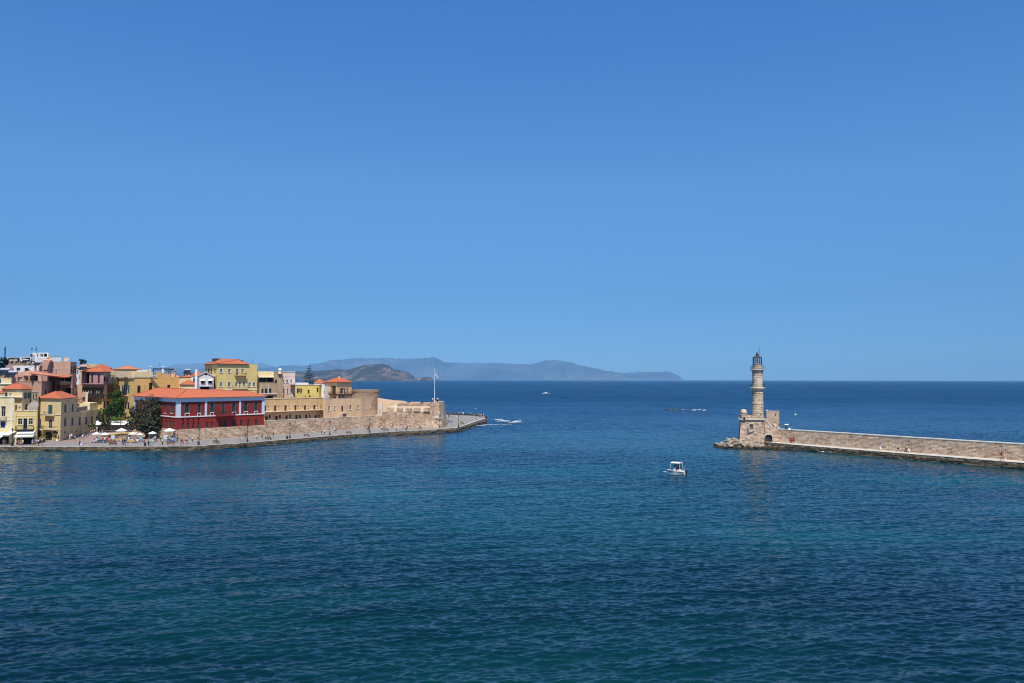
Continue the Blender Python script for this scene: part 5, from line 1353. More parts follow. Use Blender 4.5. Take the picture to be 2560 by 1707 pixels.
for f in (0, 1): b.strip(f, b.plane(0, 150, 1035)[1]-.1, .2, .12, TRIMC, 'string_course'); b.strip(f, b.z1-.5, .5, .08, TRIMC, 'frieze')
b.strip_px(0, 1072, .15, .08, TRIMC, 'string_course', px=140)
b2 = add('long_side_wing', 'long beige side wing with blue shutters running back from the corner yellow house', [(190.5,232), (246,260)], 1030.5, YELS, z0=.8, pyref=1040, depth=9)
b2.ops_(0, 's', (196.5,1042,202,1060), (213,1040.5,218,1058.5), (227.5,1039,232,1056.5), (240,1038,243.5,1052), sm=SHB); b2.op(0, 'w', 189.8, 1072.5, 192.6, 1077.5, frame=FRB)
b2.walls(parapet=.9, roofmat=BEIGE); b2.strip(0, b2.z1-.12, .25, .15, TRIMC, 'cornice')
g = MB(); 
for i in range(26):
    u = .3+i*.62; 
    if u < 15: b2.fbox(g, 0, u, u+.5, b2.z1+.14, b2.z1+1.55, -.35, -.29)
g.build('slat_fence', plain('pinkish_fence', (.36,.25,.22), .8), b2.root)
u0 = b2.plane(0, 229, 1020)[0]; g = MB(); b2.fbox(g, 0, u0, b2.frame_of(0)[3]+1, b2.z1+.14, b2.z1+2.3, -3.5, -.5); g.build('stair_head', YELP, b2.root)
# pink houses
b = add('pink_house', 'large salmon pink house with loggia under a sloping red roof', [(40,243), (104,236), (138,250)], 936.5, PINK, pyref=960, zref=1)
b.op(0, 'o', 57.5, 937.8, 71, 950.5, depth=1.5, posts=0, back=False); b.op(0, 'o', 73.5, 937.8, 103.3, 951.2, depth=1.8, back=True)
b.ops_(1, 'o', (106,938,118,951), (122,938.5,134.5,951), depth=1.2, back=False)
b.ops_(1, 'w', (112,973,116,985.5), (122,972.5,126,985), frame=FRB); b.walls()
b.strip_px(0, 951.5, .12, .12, TRIMC, 'sill', px=85)
P = b.poly; zt_ = b.z1; m = MB()
e0, e1, e2, e3 = W(66, 925.8, 240), W(147, 938.5, 246), W(141, 934.5, 254), W(88, 923.5, 254)
m.face([W(72,932,236.2), W(147,939,240), e2, W(88,923.8,252)]); dz = V((0,0,-.15)); ring = [W(72,932,236.2), W(147,939,240), e2, W(88,923.8,252)]
for i in range(4): m.face([ring[i]+dz, ring[(i+1)%4]+dz, ring[(i+1)%4], ring[i]])
m.face([q+dz for q in reversed(ring)]); m.build('roof', ROOF, b.root)
g = MB(); pr = [pxz(40.3,936.3,241.5), pxz(40.5,931.5,241.5), pxz(71,924.8,241.5), pxz(147,938,241.5), pxz(147,941,241.5), pxz(40.3,941,241.5)]
extrude_y(g, list(reversed(pr)), 241.5, 242.2); g.build('gable_wall', PINK, b.root)
g = MB(); u, z_, _ = b.plane(0, 53.5, 943); A_, d_, n_, L_ = b.frame_of(0)
for i in range(10):
    a0, a1 = 2*math.pi*i/10, 2*math.pi*(i+1)/10; g.face([b.pt(0,u,z_,.02), b.pt(0,u+.28*math.cos(a0),z_+.28*math.sin(a0),.02), b.pt(0,u+.28*math.cos(a1),z_+.28*math.sin(a1),.02)])
g.build('round_vent', DARK, b.root)
b = add('upper_pink_house', 'tall flat roofed salmon house with satellite dish rising behind the loggia house', [(98,262), (176,256), (191.5,264)], 902.5, PINK, pyref=920, zref=1)
b.op(0, 'w', 117, 910.5, 125, 918.5, frame=FRB, trim=.15, tmat=TRIMC)
b.ops_(1, 's', (177.8,914,181,930), (183,914,186.2,930), (187.5,914,190.5,930), sm=SHBR)
b.walls(parapet=.3, roofmat=PINK); b.strip_px(0, 919.5, .14, .1, TRIMC, 'string_course', px=150); b.strip(0, b.z1, .12, .06, TRIMC, 'coping')
g = MB(); u0, u1 = b.plane(0, 110, 905)[0], b.plane(0, 130.5, 905)[0]; b.fbox(g, 0, u0, u1, b.z1-2.6, b.z1+.5, .02, .3); g.build('projecting_bay', PINK, b.root)
g = MB(); u = b.plane(0, 132.5, 905)[0]; b.fbox(g, 0, u-.15, u+.25, b.plane(0,132,919)[1], b.z1+.1, .02, .12); u = b.plane(0, 141, 930)[0]; b.fbox(g, 0, u-.1, u+.12, b.plane(0,141,934)[1], b.plane(0,141,920)[1], .02, .1); g.build('drain_pipe', PINKD, b.root)
p = W(120.5, 899, 258); g = MB(); g.lathe([(1.3,-.3),(1.3,0),(1.0,.25),(.35,.4),(.35,.7),(.55,.75),(.35,1.0),(.12,1.4),(0,1.5)], (p.x, p.y, p.z), 10); g.build('chimney', plain('clay_pot', (.62,.30,.15), .8), b.root)
def dish(name, px, py, Y, r, lab, mat, az=0.0, h=1.2):
    p = W(px, py, Y); e = empty(name, (p.x, p.y, p.z-h), az, lab, 'satellite dish'); g = MB(); n_ = 14
    tilt = Matrix.Rotation(R(62), 3, 'X')
    for i in range(n_):
        for j in range(3):
            def q(rr, a): return V((0,0,h))+tilt@V((r*rr*math.cos(a), r*rr*math.sin(a), .35*r*rr*rr))
            a0, a1 = 2*math.pi*i/n_, 2*math.pi*(i+1)/n_; g.face([q(j/3,a0), q((j+1)/3,a0), q((j+1)/3,a1), q(j/3,a1)] if j else [q(0,0), q(1/3,a0), q(1/3,a1)])
    g.build('dish', mat, e, world=False)
    g = MB(); g.tube([(0,.05,0),(0,.05,h)], .05, 6); g.tube([(0,0,h-.4*r),(0,-r*.9,h+r*.1)], .025, 5); g.build('mast', IRON, e, world=False)
DISHM = plain('beige_dish', (.42,.34,.27), .7); DISHG = plain('grey_dish', (.50,.50,.50), .6)
dish('satellite_dish', 168.5, 896.5, 260, .95, 'large beige satellite dish on the roof of the tall salmon house', DISHM)
dish('satellite_dish', 75.5, 919.5, 256, .55, 'small grey satellite dish standing before the white flat roofed house', DISHG, .6)
dish('satellite_dish', 79, 900, 262, .6, 'dark tilted satellite dish at the hedge by the tall white block', plain('dark_dish', (.10,.10,.11), .6), -.5)
b = add('dark_balcony_house', 'pink house coloured dark for shade, with a red canopy and wooden balcony', [(138,246), (181,245)], 940.5, PINKD, pyref=960, depth=5)
b.op(0, 'o', 143, 941.5, 178, 953, depth=2.6, pmat=PINKD, posts=1); b.op(0, 'o', 153, 968, 178, 984, depth=2.2, back=True); b.op(0, 'o', 140, 958, 150, 984, depth=1.8, back=False)
b.walls(); b.balcony(0, 147, 952, 177, 960, 1.6, MIDW, plain('grey_rail', (.25,.22,.2), .6))
g = MB(); u0, u1 = b.plane(0, 142, 940)[0], b.plane(0, 180, 940)[0]; a0, a1, b0, b1 = b.pt(0,u0,b.z1+.55,-.6), b.pt(0,u1,b.z1+.55,-.6), b.pt(0,u0,b.z1-.05,1.4), b.pt(0,u1,b.z1-.05,1.4)
g.face([b0,b1,a1,a0]); g.face([a0+dz,a1+dz,b1+dz,b0+dz]); g.face([b0+dz,b1+dz,b1,b0]); g.build('canopy', ROOF, b.root)
b = add('stepped_pink_wall', 'stepped salmon pink garden wall beside the wooden house', [(180.5,262), (205,262)], 960, PINK, cat='wall', pyref=985, depth=1.2); b.walls()
b2 = add('lower_pink_wall', 'lower salmon wall with pale weathered edge stepping down beside the wooden house', [(205.2,262), (220,262)], 978.5, PINK, cat='wall', pyref=985, depth=1.2); b2.op(0, 'd', 206, 991, 212.5, 1001, sm=DOORR); b2.walls()
g = MB(); b2.fbox(g, 0, b2.frame_of(0)[3]-.7, b2.frame_of(0)[3], 4, b2.z1-.05, .01, .08); g.build('weathered_edge', COPEW, b2.root)
b = add('narrow_white_house', 'narrow white and beige house squeezed behind the wooden pink house', [(190,282), (206,281)], 921, WHITEW, pyref=940, depth=8)
b.op(0, 'w', 192.5, 923, 196, 931, frame=FRG); b.op(0, 'w', 197, 936, 201, 944, frame=FRB); b.walls(parapet=.2); 
g = MB(); A_ = b.plane(0, 200, 930)[0]; b.fbox(g, 0, A_, b.frame_of(0)[3], 4, b.z1-.3, .01, .2); g.build('beige_wall', BEIGE, b.root)
# wooden and rose house
b = add('wooden_house', 'rose pink house with dark wooden glazed gallery and orange hip roof', [(203.5,270), (258.5,264), (296,277)], 927.8, PINKL, pyref=960, zref=1)
b.op(0, 'o', 206.5, 930.5, 223.5, 957, depth=1.6, posts=1, pmat=DKW); b.ops_(0, 's', (227.7,934,233,953.5), (244,934,249.3,953.5), sm=SHBR)
b.op(1, 'o', 259.5, 941, 265.5, 952.5, depth=.5, back=False); b.op(1, 'd', 266.5, 943, 270, 953, sm=MIDW); b.walls(); b.hip(over=.5, rise=2.1, mat=ROOF)
g = MB(); A_, d_, n_, L_ = b.frame_of(1); b.fbox(g, 1, .2, L_, b.plane(1, 280, 938.5)[1], b.z1-.2, .02, .08); b.fbox(g, 1, b.plane(1,271,950)[0], L_, b.plane(1,280,955)[1], b.plane(1,280,939)[1], .02, .07); g.build('beige_panel', BEIGE, b.root)
L0 = b.frame_of(0)[3]; z9, z8 = b.plane(0, 230, 959.5)[1], b.plane(0, 230, 963)[1]
g = MB(); b.fbox(g, 0, 0, L0, z9-.05, z9+.12, .02, .3); g.build('string_course', plain('dark_red_trim', (.18,.05,.05)), b.root)
zg1, zg0 = b.plane(0, 240, 964)[1], b.plane(0, 240, 994)[1]
gal = MB(); b.fbox(gal, 0, b.plane(0,205,980)[0], L0+.4, zg0, zg0+1.6, .02, 1.3); b.fbox(gal, 0, b.plane(0,205,980)[0], L0+.4, zg1-.5, z9-.06, .02, 1.4)
ua_ = b.plane(0,207,980)[0]
for i in range(9): u = ua_+(L0+.2-ua_)*i/8; b.fbox(gal, 0, u-.1, u+.1, zg0+1.6, zg1-.5, 1.1, 1.28)
zmid = (zg0+1.6)*.35+(zg1-.5)*.65; b.fbox(gal, 0, ua_, L0+.3, zmid-.05, zmid+.06, 1.12, 1.26)
go = gal.build('gallery', DKW, b.root); g = MB(); b.fbox(g, 0, ua_, L0+.3, zg0+1.6, zg1-.5, .9, 1.0); g.build('glazing', GLASS, go)
for i in range(8):
    u = ua_+(L0+.2-ua_)*(i+.5)/8
    if i not in (0, 5): g = MB(); b.fbox(g, 0, u-.3, u-.1, zg0+1.65, zmid-.1, 1.02, 1.1); g.build('white_curtain', FRW, go)
g = MB(); A_, d_, n_, L1 = b.frame_of(1); b.fbox(g, 1, .0, L1*.55, zg0-.2, z9-.06, .02, 1.2); g.build('side_gallery', MIDW, b.root)
lw = MB(); zl0 = b.plane(0, 240, 1012)[1]; b.fbox(lw, 0, b.plane(0,226,1000)[0], L0, 1, zg0-.02, .02, .3); lo = lw.build('lower_wall', YEL, b.root)
for r in ((229.5,1001.5,232,1006), (234,1002,239.5,1006.5), (242,1002,248,1006.5)):
    g = MB(); u0, u1 = b.plane(0,r[0],1003)[0], b.plane(0,r[2],1003)[0]; b.fbox(g, 0, u0, u1, b.plane(0,235,r[3])[1], b.plane(0,235,r[1])[1], .3, .34); g.build('window', SHBR, lo)
g = MB(); b.fbox(g, 1, b.plane(1,259,1010)[0], b.plane(1,264,1010)[0], 4, b.plane(1,262,1001)[1], .3, .36); g.build('door', SHBR, lo) if False else None
g = MB(); b.fbox(g, 1, .1, L1*.6, 1, zg0-.25, .02, .12); lo2 = g.build('lower_wall', YEL, b.root)
for r in ((257,1002,262.5,1019), (266,1002,271,1018)):
    g = MB(); u0, u1 = b.plane(1,r[0],1003)[0], b.plane(1,r[2],1003)[0]; b.fbox(g, 1, max(.1,u0), u1, b.plane(1,262,r[3])[1], b.plane(1,262,r[1])[1], .12, .16); g.build('door', SHBR, lo2)
# ochre house
b = add('ochre_house', 'big ochre house with tall dark windows and a rising gable behind the red roof', [(288.5,280), (332.5,262), (448,275)], 941.5, OCHRE, pyref=960, zref=1)
b.poly_c = 1
b.ops_(1, 'w', (343.5,962.5,351.5,979), (372.5,955.5,381,973), (418.3,960.5,426,967.8), frame=FRB)
b.walls()
yw = MB(); L0 = b.frame_of(0)[3]; b.fbox(yw, 0, 0, L0-.02, 1, b.z1-.3, .02, .10); yo = yw.build('yellow_front', YEL, b.root)
def fr0(r, mat, nm, o=.12, o1=.17):
    g = MB(); u0, u1 = b.plane(0,r[0],(r[1]+r[3])/2)[0], b.plane(0,r[2],(r[1]+r[3])/2)[0]; xm = (r[0]+r[2])/2; b.fbox(g, 0, u0, u1, b.plane(0,xm,r[3])[1], b.plane(0,xm,r[1])[1], o, o1); return g.build(nm, mat, yo)
for r in ((290.5,962,293.5,979), (297.8,962,301,979.5), (306,961.5,309,980), (310.3,960.5,313.3,980), (316.3,960.5,319,980), (321.5,961,325,980), (308,1004,311.5,1020), (314,1004,317.5,1020), (320.5,1004,324.5,1020), (291,1003,294,1012), (298,1003,301,1012)):
    fr0((r[0]-.6,r[1]-.6,r[2]+.6,r[3]+.4), TRIMC, 'window_surround', .10, .135); fr0(r, SHG if r[1] < 1000 and r[0] > 303 else GLASS, 'window', .136, .16)
b.strip(0, b.z1-.35, .5, .45, COPE, 'cornice'); b.strip(1, b.z1-.08, .16, .18, COPEW, 'cornice', u1=b.plane(1, 393, 940)[0])
b.balcony(0, 302.5, 979.5, 322.5, 987, 1.1, COPE, IRON); b.balcony(0, 303, 1020, 318.5, 1028, 1.1, COPE, IRON)
# gable wall rising over the right end
g = MB(); A_, d_, n_, L_ = b.frame_of(1)
def gp(px, py, o=0.0): u, z_, _ = b.plane(1, px, py); return b.pt(1, u, z_, o)
tp = [gp(392.5,939.5), gp(392.5,929), gp(398.6,927.6), gp(449,947.5), b.pt(1, L_-.02, b.z1-2.5)]
tp2 = [gp(392.5, 944)]
ring = [gp(392.5,943,.01), gp(449,951.5,.01), gp(449,947.5,.01), gp(398.6,927.6,.01), gp(392.5,929,.01)]; bk = [q-V((n_.x,n_.y,0))*.6 for q in ring]
g.face(ring, uv=[((q-ring[0]).dot(V((d_.x,d_.y,0))), q.z) for q in ring]); g.face(list(reversed(bk)))
for i in range(5): j = (i+1)%5; g.face([ring[j], ring[i], bk[i], bk[j]])
g.build('gable', OCHRE, b.root)
g = MB(); u0, u1 = b.plane(1, 336, 930)[0], b.plane(1, 392, 930)[0]; z_ = b.plane(1, 370, 928)[1]
b.fbox(g, 1, u0+1.5, u1, b.z1, z_, -7, -2.5); g.build('attic', YELP, b.root)
g = MB(); b.fbox(g, 1, u0-3.5, u0+2.5, b.z1, z_+.3, -9, -4.5); g.build('attic', BEIGE, b.root)
g = MB(); p0, p1, p2, p3 = W(320,938,268), W(345,923,276), W(375,923,277), W(352,938,269); g.face([p0,p3,p2,p1]); g.face([q+dz for q in (p0,p1,p2,p3)])
for a_, c_ in ((p0,p3),(p3,p2),(p2,p1),(p1,p0)): g.face([a_+dz, c_+dz, c_, a_])
g.build('lean_to_roof', plain('faded_roofing', (.42,.36,.30), .9), b.root)
p = W(386, 937, 266); g = MB(); g.bar(p+V((-1.5,0,-.2)), p+V((1.5,.5,.15)), 1.2, .12); g.build('roof_light', COPEW, b.root)
# ridge of tiled houses on the skyline
b = add('tile_roofed_house', 'old house with broad mottled tile roof on the skyline behind the ochre house', [(285,310), (352,314)], 921.5, BEIGE, depth=12, pyref=920); b.walls(); b.hip(over=.4, rise=1.7, mat=ROOFO)
b = add('tile_roofed_house', 'house with pale red tile roof just behind the rose pink house', [(193,305), (232,300)], 918.8, BEIGE, depth=9, pyref=920); b.walls(); b.hip(over=.4, rise=1.6, mat=ROOFO)
b = add('beige_house', 'flat topped beige house on the skyline left of the rose pink house roof', [(206,320), (242,318)], 908.5, BEIGE, depth=9, pyref=920); b.walls(parapet=.2)
b = add('red_ridge_house', 'house with orange ridge roof peeping over the rose pink house', [(232,285), (277,283)], 919.5, ORNG, depth=8, pyref=920); b.walls(); b.hip(over=.4, rise=1.7, mat=ROOF)
b = add('low_white_house', 'small white rooftop house between the rose house and the ochre attic', [(299,292), (322,290)], 931, WHITEW, depth=7, pyref=930); b.walls(parapet=.2, roofmat=METR)
# right of ochre house
b = add('pergola_house', 'low salmon roofed house with a dark pergola on its terrace', [(404,297), (449,300)], 941, PINK, depth=9, pyref=940); b.walls(); b.hip(over=.3, rise=1.6, mat=tiles('salmon_tiles', (.60,.30,.20)))
pg = empty('pergola', W(404, 940, 288), 0, 'dark timber rooftop pergola with braced posts behind the ochre gable', 'pergola'); 
P0_, P1_ = W(383, 921, 286), W(427.5, 922.5, 290)
g = MB(); 
for o_ in (0, 3.0): g.bar(P0_+V((0,o_,0)), P1_+V((0,o_,0)), .25, .3)
for i in range(9): q = P0_+(P1_-P0_)*i/8; g.bar(q+V((0,-.3,.25)), q+V((0,3.3,.25)), .12, .14)
g.build('beams', DKW, pg)
for px in (383, 406, 422.5, 427.3):
    s_ = (px-383)/(427.5-383); q = P0_+(P1_-P0_)*s_; g = MB(); g.bar(q, q+V((0,0,-3.2)), .24, .24)
    if px == 422.5: g.bar(q+V((0,0,-1.2)), q+V((-1.3,0,-.1)), .16, .16)
    g.build('post', DKW, pg)
def chim(px, py, Y, lab, w=.6, h=2.5, mat=None, cap=DARK):
    p = W(px, py, Y); e = empty('chimney', (p.x, p.y, p.z-h), 0, lab, 'chimney'); g = MB(); g.box((0,0,h/2-.25), (w,w,h-.5)); g.build('stack', mat or TRIMC, e, world=False)
    g = MB(); g.box((0,0,h-.17), (w*.75,w*.75,.35)); g.build('pot', cap, e, world=False); g = MB(); g.lathe([(w*.75,h),(w*.75,h+.1),(0,h+.4)], n=8); g.build('cap', mat or TRIMC, e, world=False)
chim(408.2, 917, 287, 'white capped chimney rising through the dark pergola', .75, 4.0, TRIMW)
chim(437.5, 925, 292, 'pink brick chimney just right of the dark pergola', .7, 3.6, PINK)
chim(377, 917, 284, 'pale domed chimney at the left end of the dark pergola', .7, 3.0, TRIMC)
chim(444.5, 931.5, 300, 'short orange chimney on the salmon tiled roof', .4, 2.0, PINK)
e = empty('rooftop_antenna', W(398, 921, 287), 0, 'white tripod aerial with a slanting strut above the dark pergola', 'antenna'); q = W(398, 921, 287)
g = MB(); g.bar((0,0,-.2), (.1,0,2.0), .1, .1); g.bar((-2.2,0,-.1), (0,0,1.5), .06, .06); g.box((-.05,0,1.8), (.6,.4,.45)); g.build('frame', plain('aerial_grey', (.3,.3,.32), .5), e, world=False)
b = add('roof_terrace_house', 'cream house with solar heater and railings on the skyline left of the white gabled house', [(449,292), (486,294)], 941.5, YELP, depth=10, pyref=940); b.walls(); b.hip(over=.2, rise=.7, mat=ROOF)
def solar(px, py, Y, lab, s_=1.0):
    p = W(px, py, Y); e = empty('solar_water_heater', (p.x, p.y, p.z), 0, lab, 'solar heater'); g = MB()
    g.face([(-1.1*s_,-.9*s_,0),(1.1*s_,-.9*s_,0),(1.1*s_,.6*s_,1.1*s_),(-1.1*s_,.6*s_,1.1*s_)]); g.face([(-1.1*s_,-.9*s_,-.08),(-1.1*s_,.6*s_,1.02*s_),(1.1*s_,.6*s_,1.02*s_),(1.1*s_,-.9*s_,-.08)]); g.build('panel', GLASS, e, world=False)
    g = MB(); g.tube([(-1*s_,.75*s_,1.2*s_),(1*s_,.75*s_,1.2*s_)], .28*s_, 10); g.build('tank', plain('steel_tank', (.5,.5,.52), .35, .5), e, world=False)
    g = MB()
    for x_ in (-1, 1): g.bar((x_*s_,.6*s_,-.6), (x_*s_,.6*s_,1.0*s_), .06, .06); g.bar((x_*s_,-.9*s_,-.6), (x_*s_,-.9*s_,0), .06, .06)
    g.build('stand', IRON, e, world=False)
solar(468, 931, 288, 'solar water heater on a dark stand above the cream house')
solar(8, 936, 236, 'slanting solar water heater at the left edge of the town', 1.4); solar(28, 941, 234, 'solar water heater with tall tank beside the salmon gable', 1.3)
solar(62, 906, 262, 'small solar water heater on the brown block below the hedge', .9); solar(93, 912, 260, 'solar water heater between the white house and the tall salmon house', .9); solar(207, 923, 268, 'solar water heater on the narrow white house', 1.0)
b = add('dark_terrace', 'dark railed rooftop terrace hut behind the cream house', [(460,296), (482,297)], 930.5, DKW, depth=4, pyref=930, cat='hut'); b.op(0, 'w', 463, 932, 479, 937, frame=FRW); b.walls(parapet=.2)
b = add('orange_roof_house', 'low yellow house with orange roof between the ochre and the white gabled house', [(452,266), (491,268)], 960, YELP, depth=9, pyref=960); b.walls(); b.hip(over=.35, rise=1.6, mat=ROOF)
b = add('aged_wall_house', 'weathered narrow wall house at the corner of the ochre house', [(447.5,273), (455,273)], 949, BEIGE, depth=6, pyref=960); b.walls()
b = add('pale_slab_house', 'cream walled house with sloping slab roof behind the orange roof', [(452,277), (480,279)], 944, YELP, depth=6, pyref=950); b.walls(parapet=.1)
b = add('rear_white_house', 'little white house with orange roof and blue shutter behind the gabled house', [(478,281), (512,283)], 937.5, WHITEW, depth=8, pyref=940); b.op(0, 's', 483, 944, 487, 957, sm=SHB); b.walls(); b.hip(over=.3, rise=1.7, mat=ROOF)
b = add('white_gabled_house', 'small white gabled house with round vent and tall white chimney', [(489,265), (534,267)], 938.5, GREYW, depth=8, pyref=950)
b.ops_(0, 'w', (503,947.5,511.5,957.5), (521,947.5,529.5,957), frame=FRB, awn=True); b.op(0, 'o', 501, 964.8, 523, 972, depth=1.5, back=False); b.walls()
def gp0(px, py, o=0.0): u, z_, _ = b.plane(0, px, py); return b.pt(0, u, z_, o)
A_, d_, n_, L_ = b.frame_of(0); nb = V((n_.x,n_.y,0))
g = MB(); tri = [gp0(493.5,938.4), gp0(534,938.4), gp0(514.5,929)]; g.face(tri, uv=[((q-tri[0]).dot(V((d_.x,d_.y,0))), q.z) for q in tri]); g.build('gable', GREYW, b.root)
g = MB(); l, r_, t_ = gp0(491,939,.35), gp0(536,939,.35), gp0(514.5,927.6,.35); back_ = nb*-8
for a_, c_ in ((l,t_),(t_,r_)): g.face([a_, c_, c_+back_, a_+back_] if a_ is t_ else [c_, a_, a_+back_, c_+back_]); g.face([a_+V((0,0,-.22)), c_+V((0,0,-.22)), c_, a_]); g.face([a_+dz, a_+dz+back_, c_+dz+back_, c_+dz])
g.build('roof', GREYW, b.root)
g = MB(); c_ = gp0(514.8, 934.5, .03)
for i in range(12): a0, a1 = 2*math.pi*i/12, 2*math.pi*(i+1)/12; dd = V((d_.x,d_.y,0)); g.face([c_, c_+dd*.36*math.cos(a0)+V((0,0,.36*math.sin(a0))), c_+dd*.36*math.cos(a1)+V((0,0,.36*math.sin(a1)))])
g.build('round_vent', DARK, b.root)
p = W(491.5, 922, 264); zb_ = W(491.5, 972, 264).z; g = MB(); g.box((p.x, p.y, (p.z+zb_)/2), (.75,.6,p.z-zb_)); g.build('chimney', TRIMW, b.root)
b.balcony(0, 498, 958, 532, 964.8, .9, GREYW, plain('light_rail', (.5,.5,.5), .5))
# far left skyline
b = add('white_flat_house', 'white flat roofed house with two blue windows above the salmon gable', [(31,262), (86,259)], 912.5, WHITEW, depth=8, pyref=920); b.ops_(0, 's', (41,918,50.5,923), sm=SHB); b.op(0, 'w', 61.5, 918.5, 75, 925.5, frame=SHB); b.walls(parapet=.25)
b = add('brown_block', 'long brown plastered block topped by a dark hedge', [(18,275), (92,272)], 905.5, BROWNB, depth=7, pyref=910); b.walls(parapet=.2); hedge_line = (W(20,904.5,273.5), W(93,903.5,271))
b = add('pink_side_block', 'small grey pink block at the left of the white flat roofed house', [(16,258), (31.5,257)], 912, PINKL, depth=6, pyref=920); b.walls(parapet=.2)
b = add('tall_white_block', 'tall white block with rooftop loggia and antennas on the skyline', [(76,300), (121,298)], 880.5, WHITEW, depth=9, pyref=890); b.op(0, 'o', 98.5, 882.5, 117.5, 890.5, depth=2.5, posts=1, pmat=FRW); b.op(0, 'w', 93, 886.5, 95.5, 888.5, frame=FRB); b.walls(parapet=.2)
g = MB(); b.fbox(g, 0, b.plane(0,76.5,890)[0], b.plane(0,81.5,890)[0], b.plane(0,80,896)[1], b.z1-.3, .02, .1); g.build('brown_panel', MIDW, b.root)
for px, h_ in ((79.5, 2.4), (90.5, 3.2)):
    p = W(px, 880, 298); e = empty('antenna', (p.x, p.y, p.z-.6), 0, 'left rooftop antenna of the tall white block' if px < 85 else 'right rooftop antenna with a box on the tall white block', 'antenna'); g = MB(); g.bar((0,0,0),(0,0,h_),.07,.07); g.bar((-.5,0,h_*.8),(.5,0,h_*.8),.06,.06); g.box((0,0,h_*.55 if px > 85 else h_*.9),(.45,.3,.35)); g.build('mast', IRON, e, world=False)
b = add('grey_parapet_house', 'pale grey house with glass railed roof right of the tall white block', [(95,292), (153,290)], 892.5, GREYW, depth=8, pyref=895); b.walls(parapet=.3)
g = MB(); b.fbox(g, 0, b.plane(0,122,890)[0], b.frame_of(0)[3], b.z1, b.z1+.8, -.15, -.08); t = NT('green_glass'); t.bsdf((.25,.42,.42), .1, .5, Alpha=.6); g.build('glass_railing', t.m, b.root)
b = add('dark_glazed_hut', 'dark glazed rooftop hut with pale frame above the brown block', [(50,282), (76.5,280)], 890.8, TRIMW, depth=5, pyref=895, cat='hut'); b.op(0, 'o', 52.5, 892, 75, 901.5, depth=2, back=False); b.walls(parapet=.1)
b = add('brown_rooftop_hut', 'small brown rooftop hut left of the dark glazed hut', [(20.5,284), (48.5,281)], 893, BEIGE, depth=5, pyref=895, cat='hut'); b.op(0, 'o', 23, 894.5, 36, 897, depth=1, back=False); b.op(0, 's', 43, 894.5, 48, 901.5, sm=SHB); b.walls(parapet=.1); b.strip(0, b.z1, .15, .3, COPEW, 'coping')
b = add('cluttered_rooftop_house', 'brown old house with air conditioners at the far left edge', [(-60,246), (31,244)], 922, BROWNB, depth=9, pyref=930)
b.ops_(0, 'o', (3,926,10,935), (13,926,21,935), (23,928,28,935), depth=.6, back=False); b.walls(parapet=.3)
g = MB()
for px in (4.5, 17, 26): u, z_, _ = b.plane(0, px, 931); 
for px in (4.5, 17, 26): g = MB(); u, z_, _ = b.plane(0, px, 931); b.fbox(g, 0, u-.3, u+.3, z_-.28, z_+.28, .02, .35); g.build('air_conditioner', FRW, b.root)
b = add('pale_yellow_cube', 'pale yellow cube house with teal shutter at the far left', [(-60,230), (28,228)], 944.5, YELP, depth=8, pyref=950); b.op(0, 's', -2, 946, 3, 955, sm=SHT); b.walls(parapet=.2); b.strip_px(0, 958, .2, .35, TRIMW, 'ledge', px=15)
p = W(12, 902, 285); zt = W(12, 865.5, 285).z; e = empty('radio_mast', (p.x, p.y, p.z-4), 0, 'tall dark mast on the skyline at the far left', 'mast'); g = MB(); g.bar((0,0,0), (0,0,zt-p.z+4), .3, .3); g.bar((-.7,0,zt-p.z+3.2),(.2,0,zt-p.z+3.2),.15,.15); g.bar((-.6,0,zt-p.z+2.6),(.2,0,zt-p.z+2.6),.12,.12); g.build('mast', plain('blue_grey_mast', (.05,.05,.09), .6), e, world=False)
# ------------------------------------------------------------------ plants
def leaf_mat(name, c1, c2, c3):
    t = NT(name); uv = t.coord('UV'); sp = t.n('ShaderNodeSeparateXYZ'); t.l(uv, sp.inputs[0])
    n = t.noise(t.coord('Object'), .7, 3)
    f = t.math('ADD', t.math('MULTIPLY', sp.outputs[0], .6), t.math('MULTIPLY', n, .5))
    c = t.ramp(f, [(.2, c1), (.5, c2), (.85, c3)])
    d = t.n('ShaderNodeBsdfDiffuse'); t.l(c, d.inputs[0]); tr = t.n('ShaderNodeBsdfTranslucent'); t.l(c, tr.inputs[0])
    mx = t.n('ShaderNodeMixShader'); mx.inputs[0].default_value = .25; t.l(d.outputs[0], mx.inputs[1]); t.l(tr.outputs[0], mx.inputs[2]); t.l(mx.outputs[0], t.out.inputs['Surface']); return t.m
L_OLIVE = leaf_mat('olive_leaves', (.02,.028,.013), (.065,.075,.038), (.17,.165,.095))
L_GREEN = leaf_mat('green_leaves', (.018,.045,.012), (.045,.11,.02), (.10,.20,.04))
L_LIME = leaf_mat('lime_leaves', (.05,.12,.015), (.10,.22,.03), (.18,.32,.06))
L_DARK = leaf_mat('dark_leaves', (.010,.018,.010), (.025,.04,.02), (.05,.075,.03))
BARK = wood('bark', (.10,.075,.05), .9)
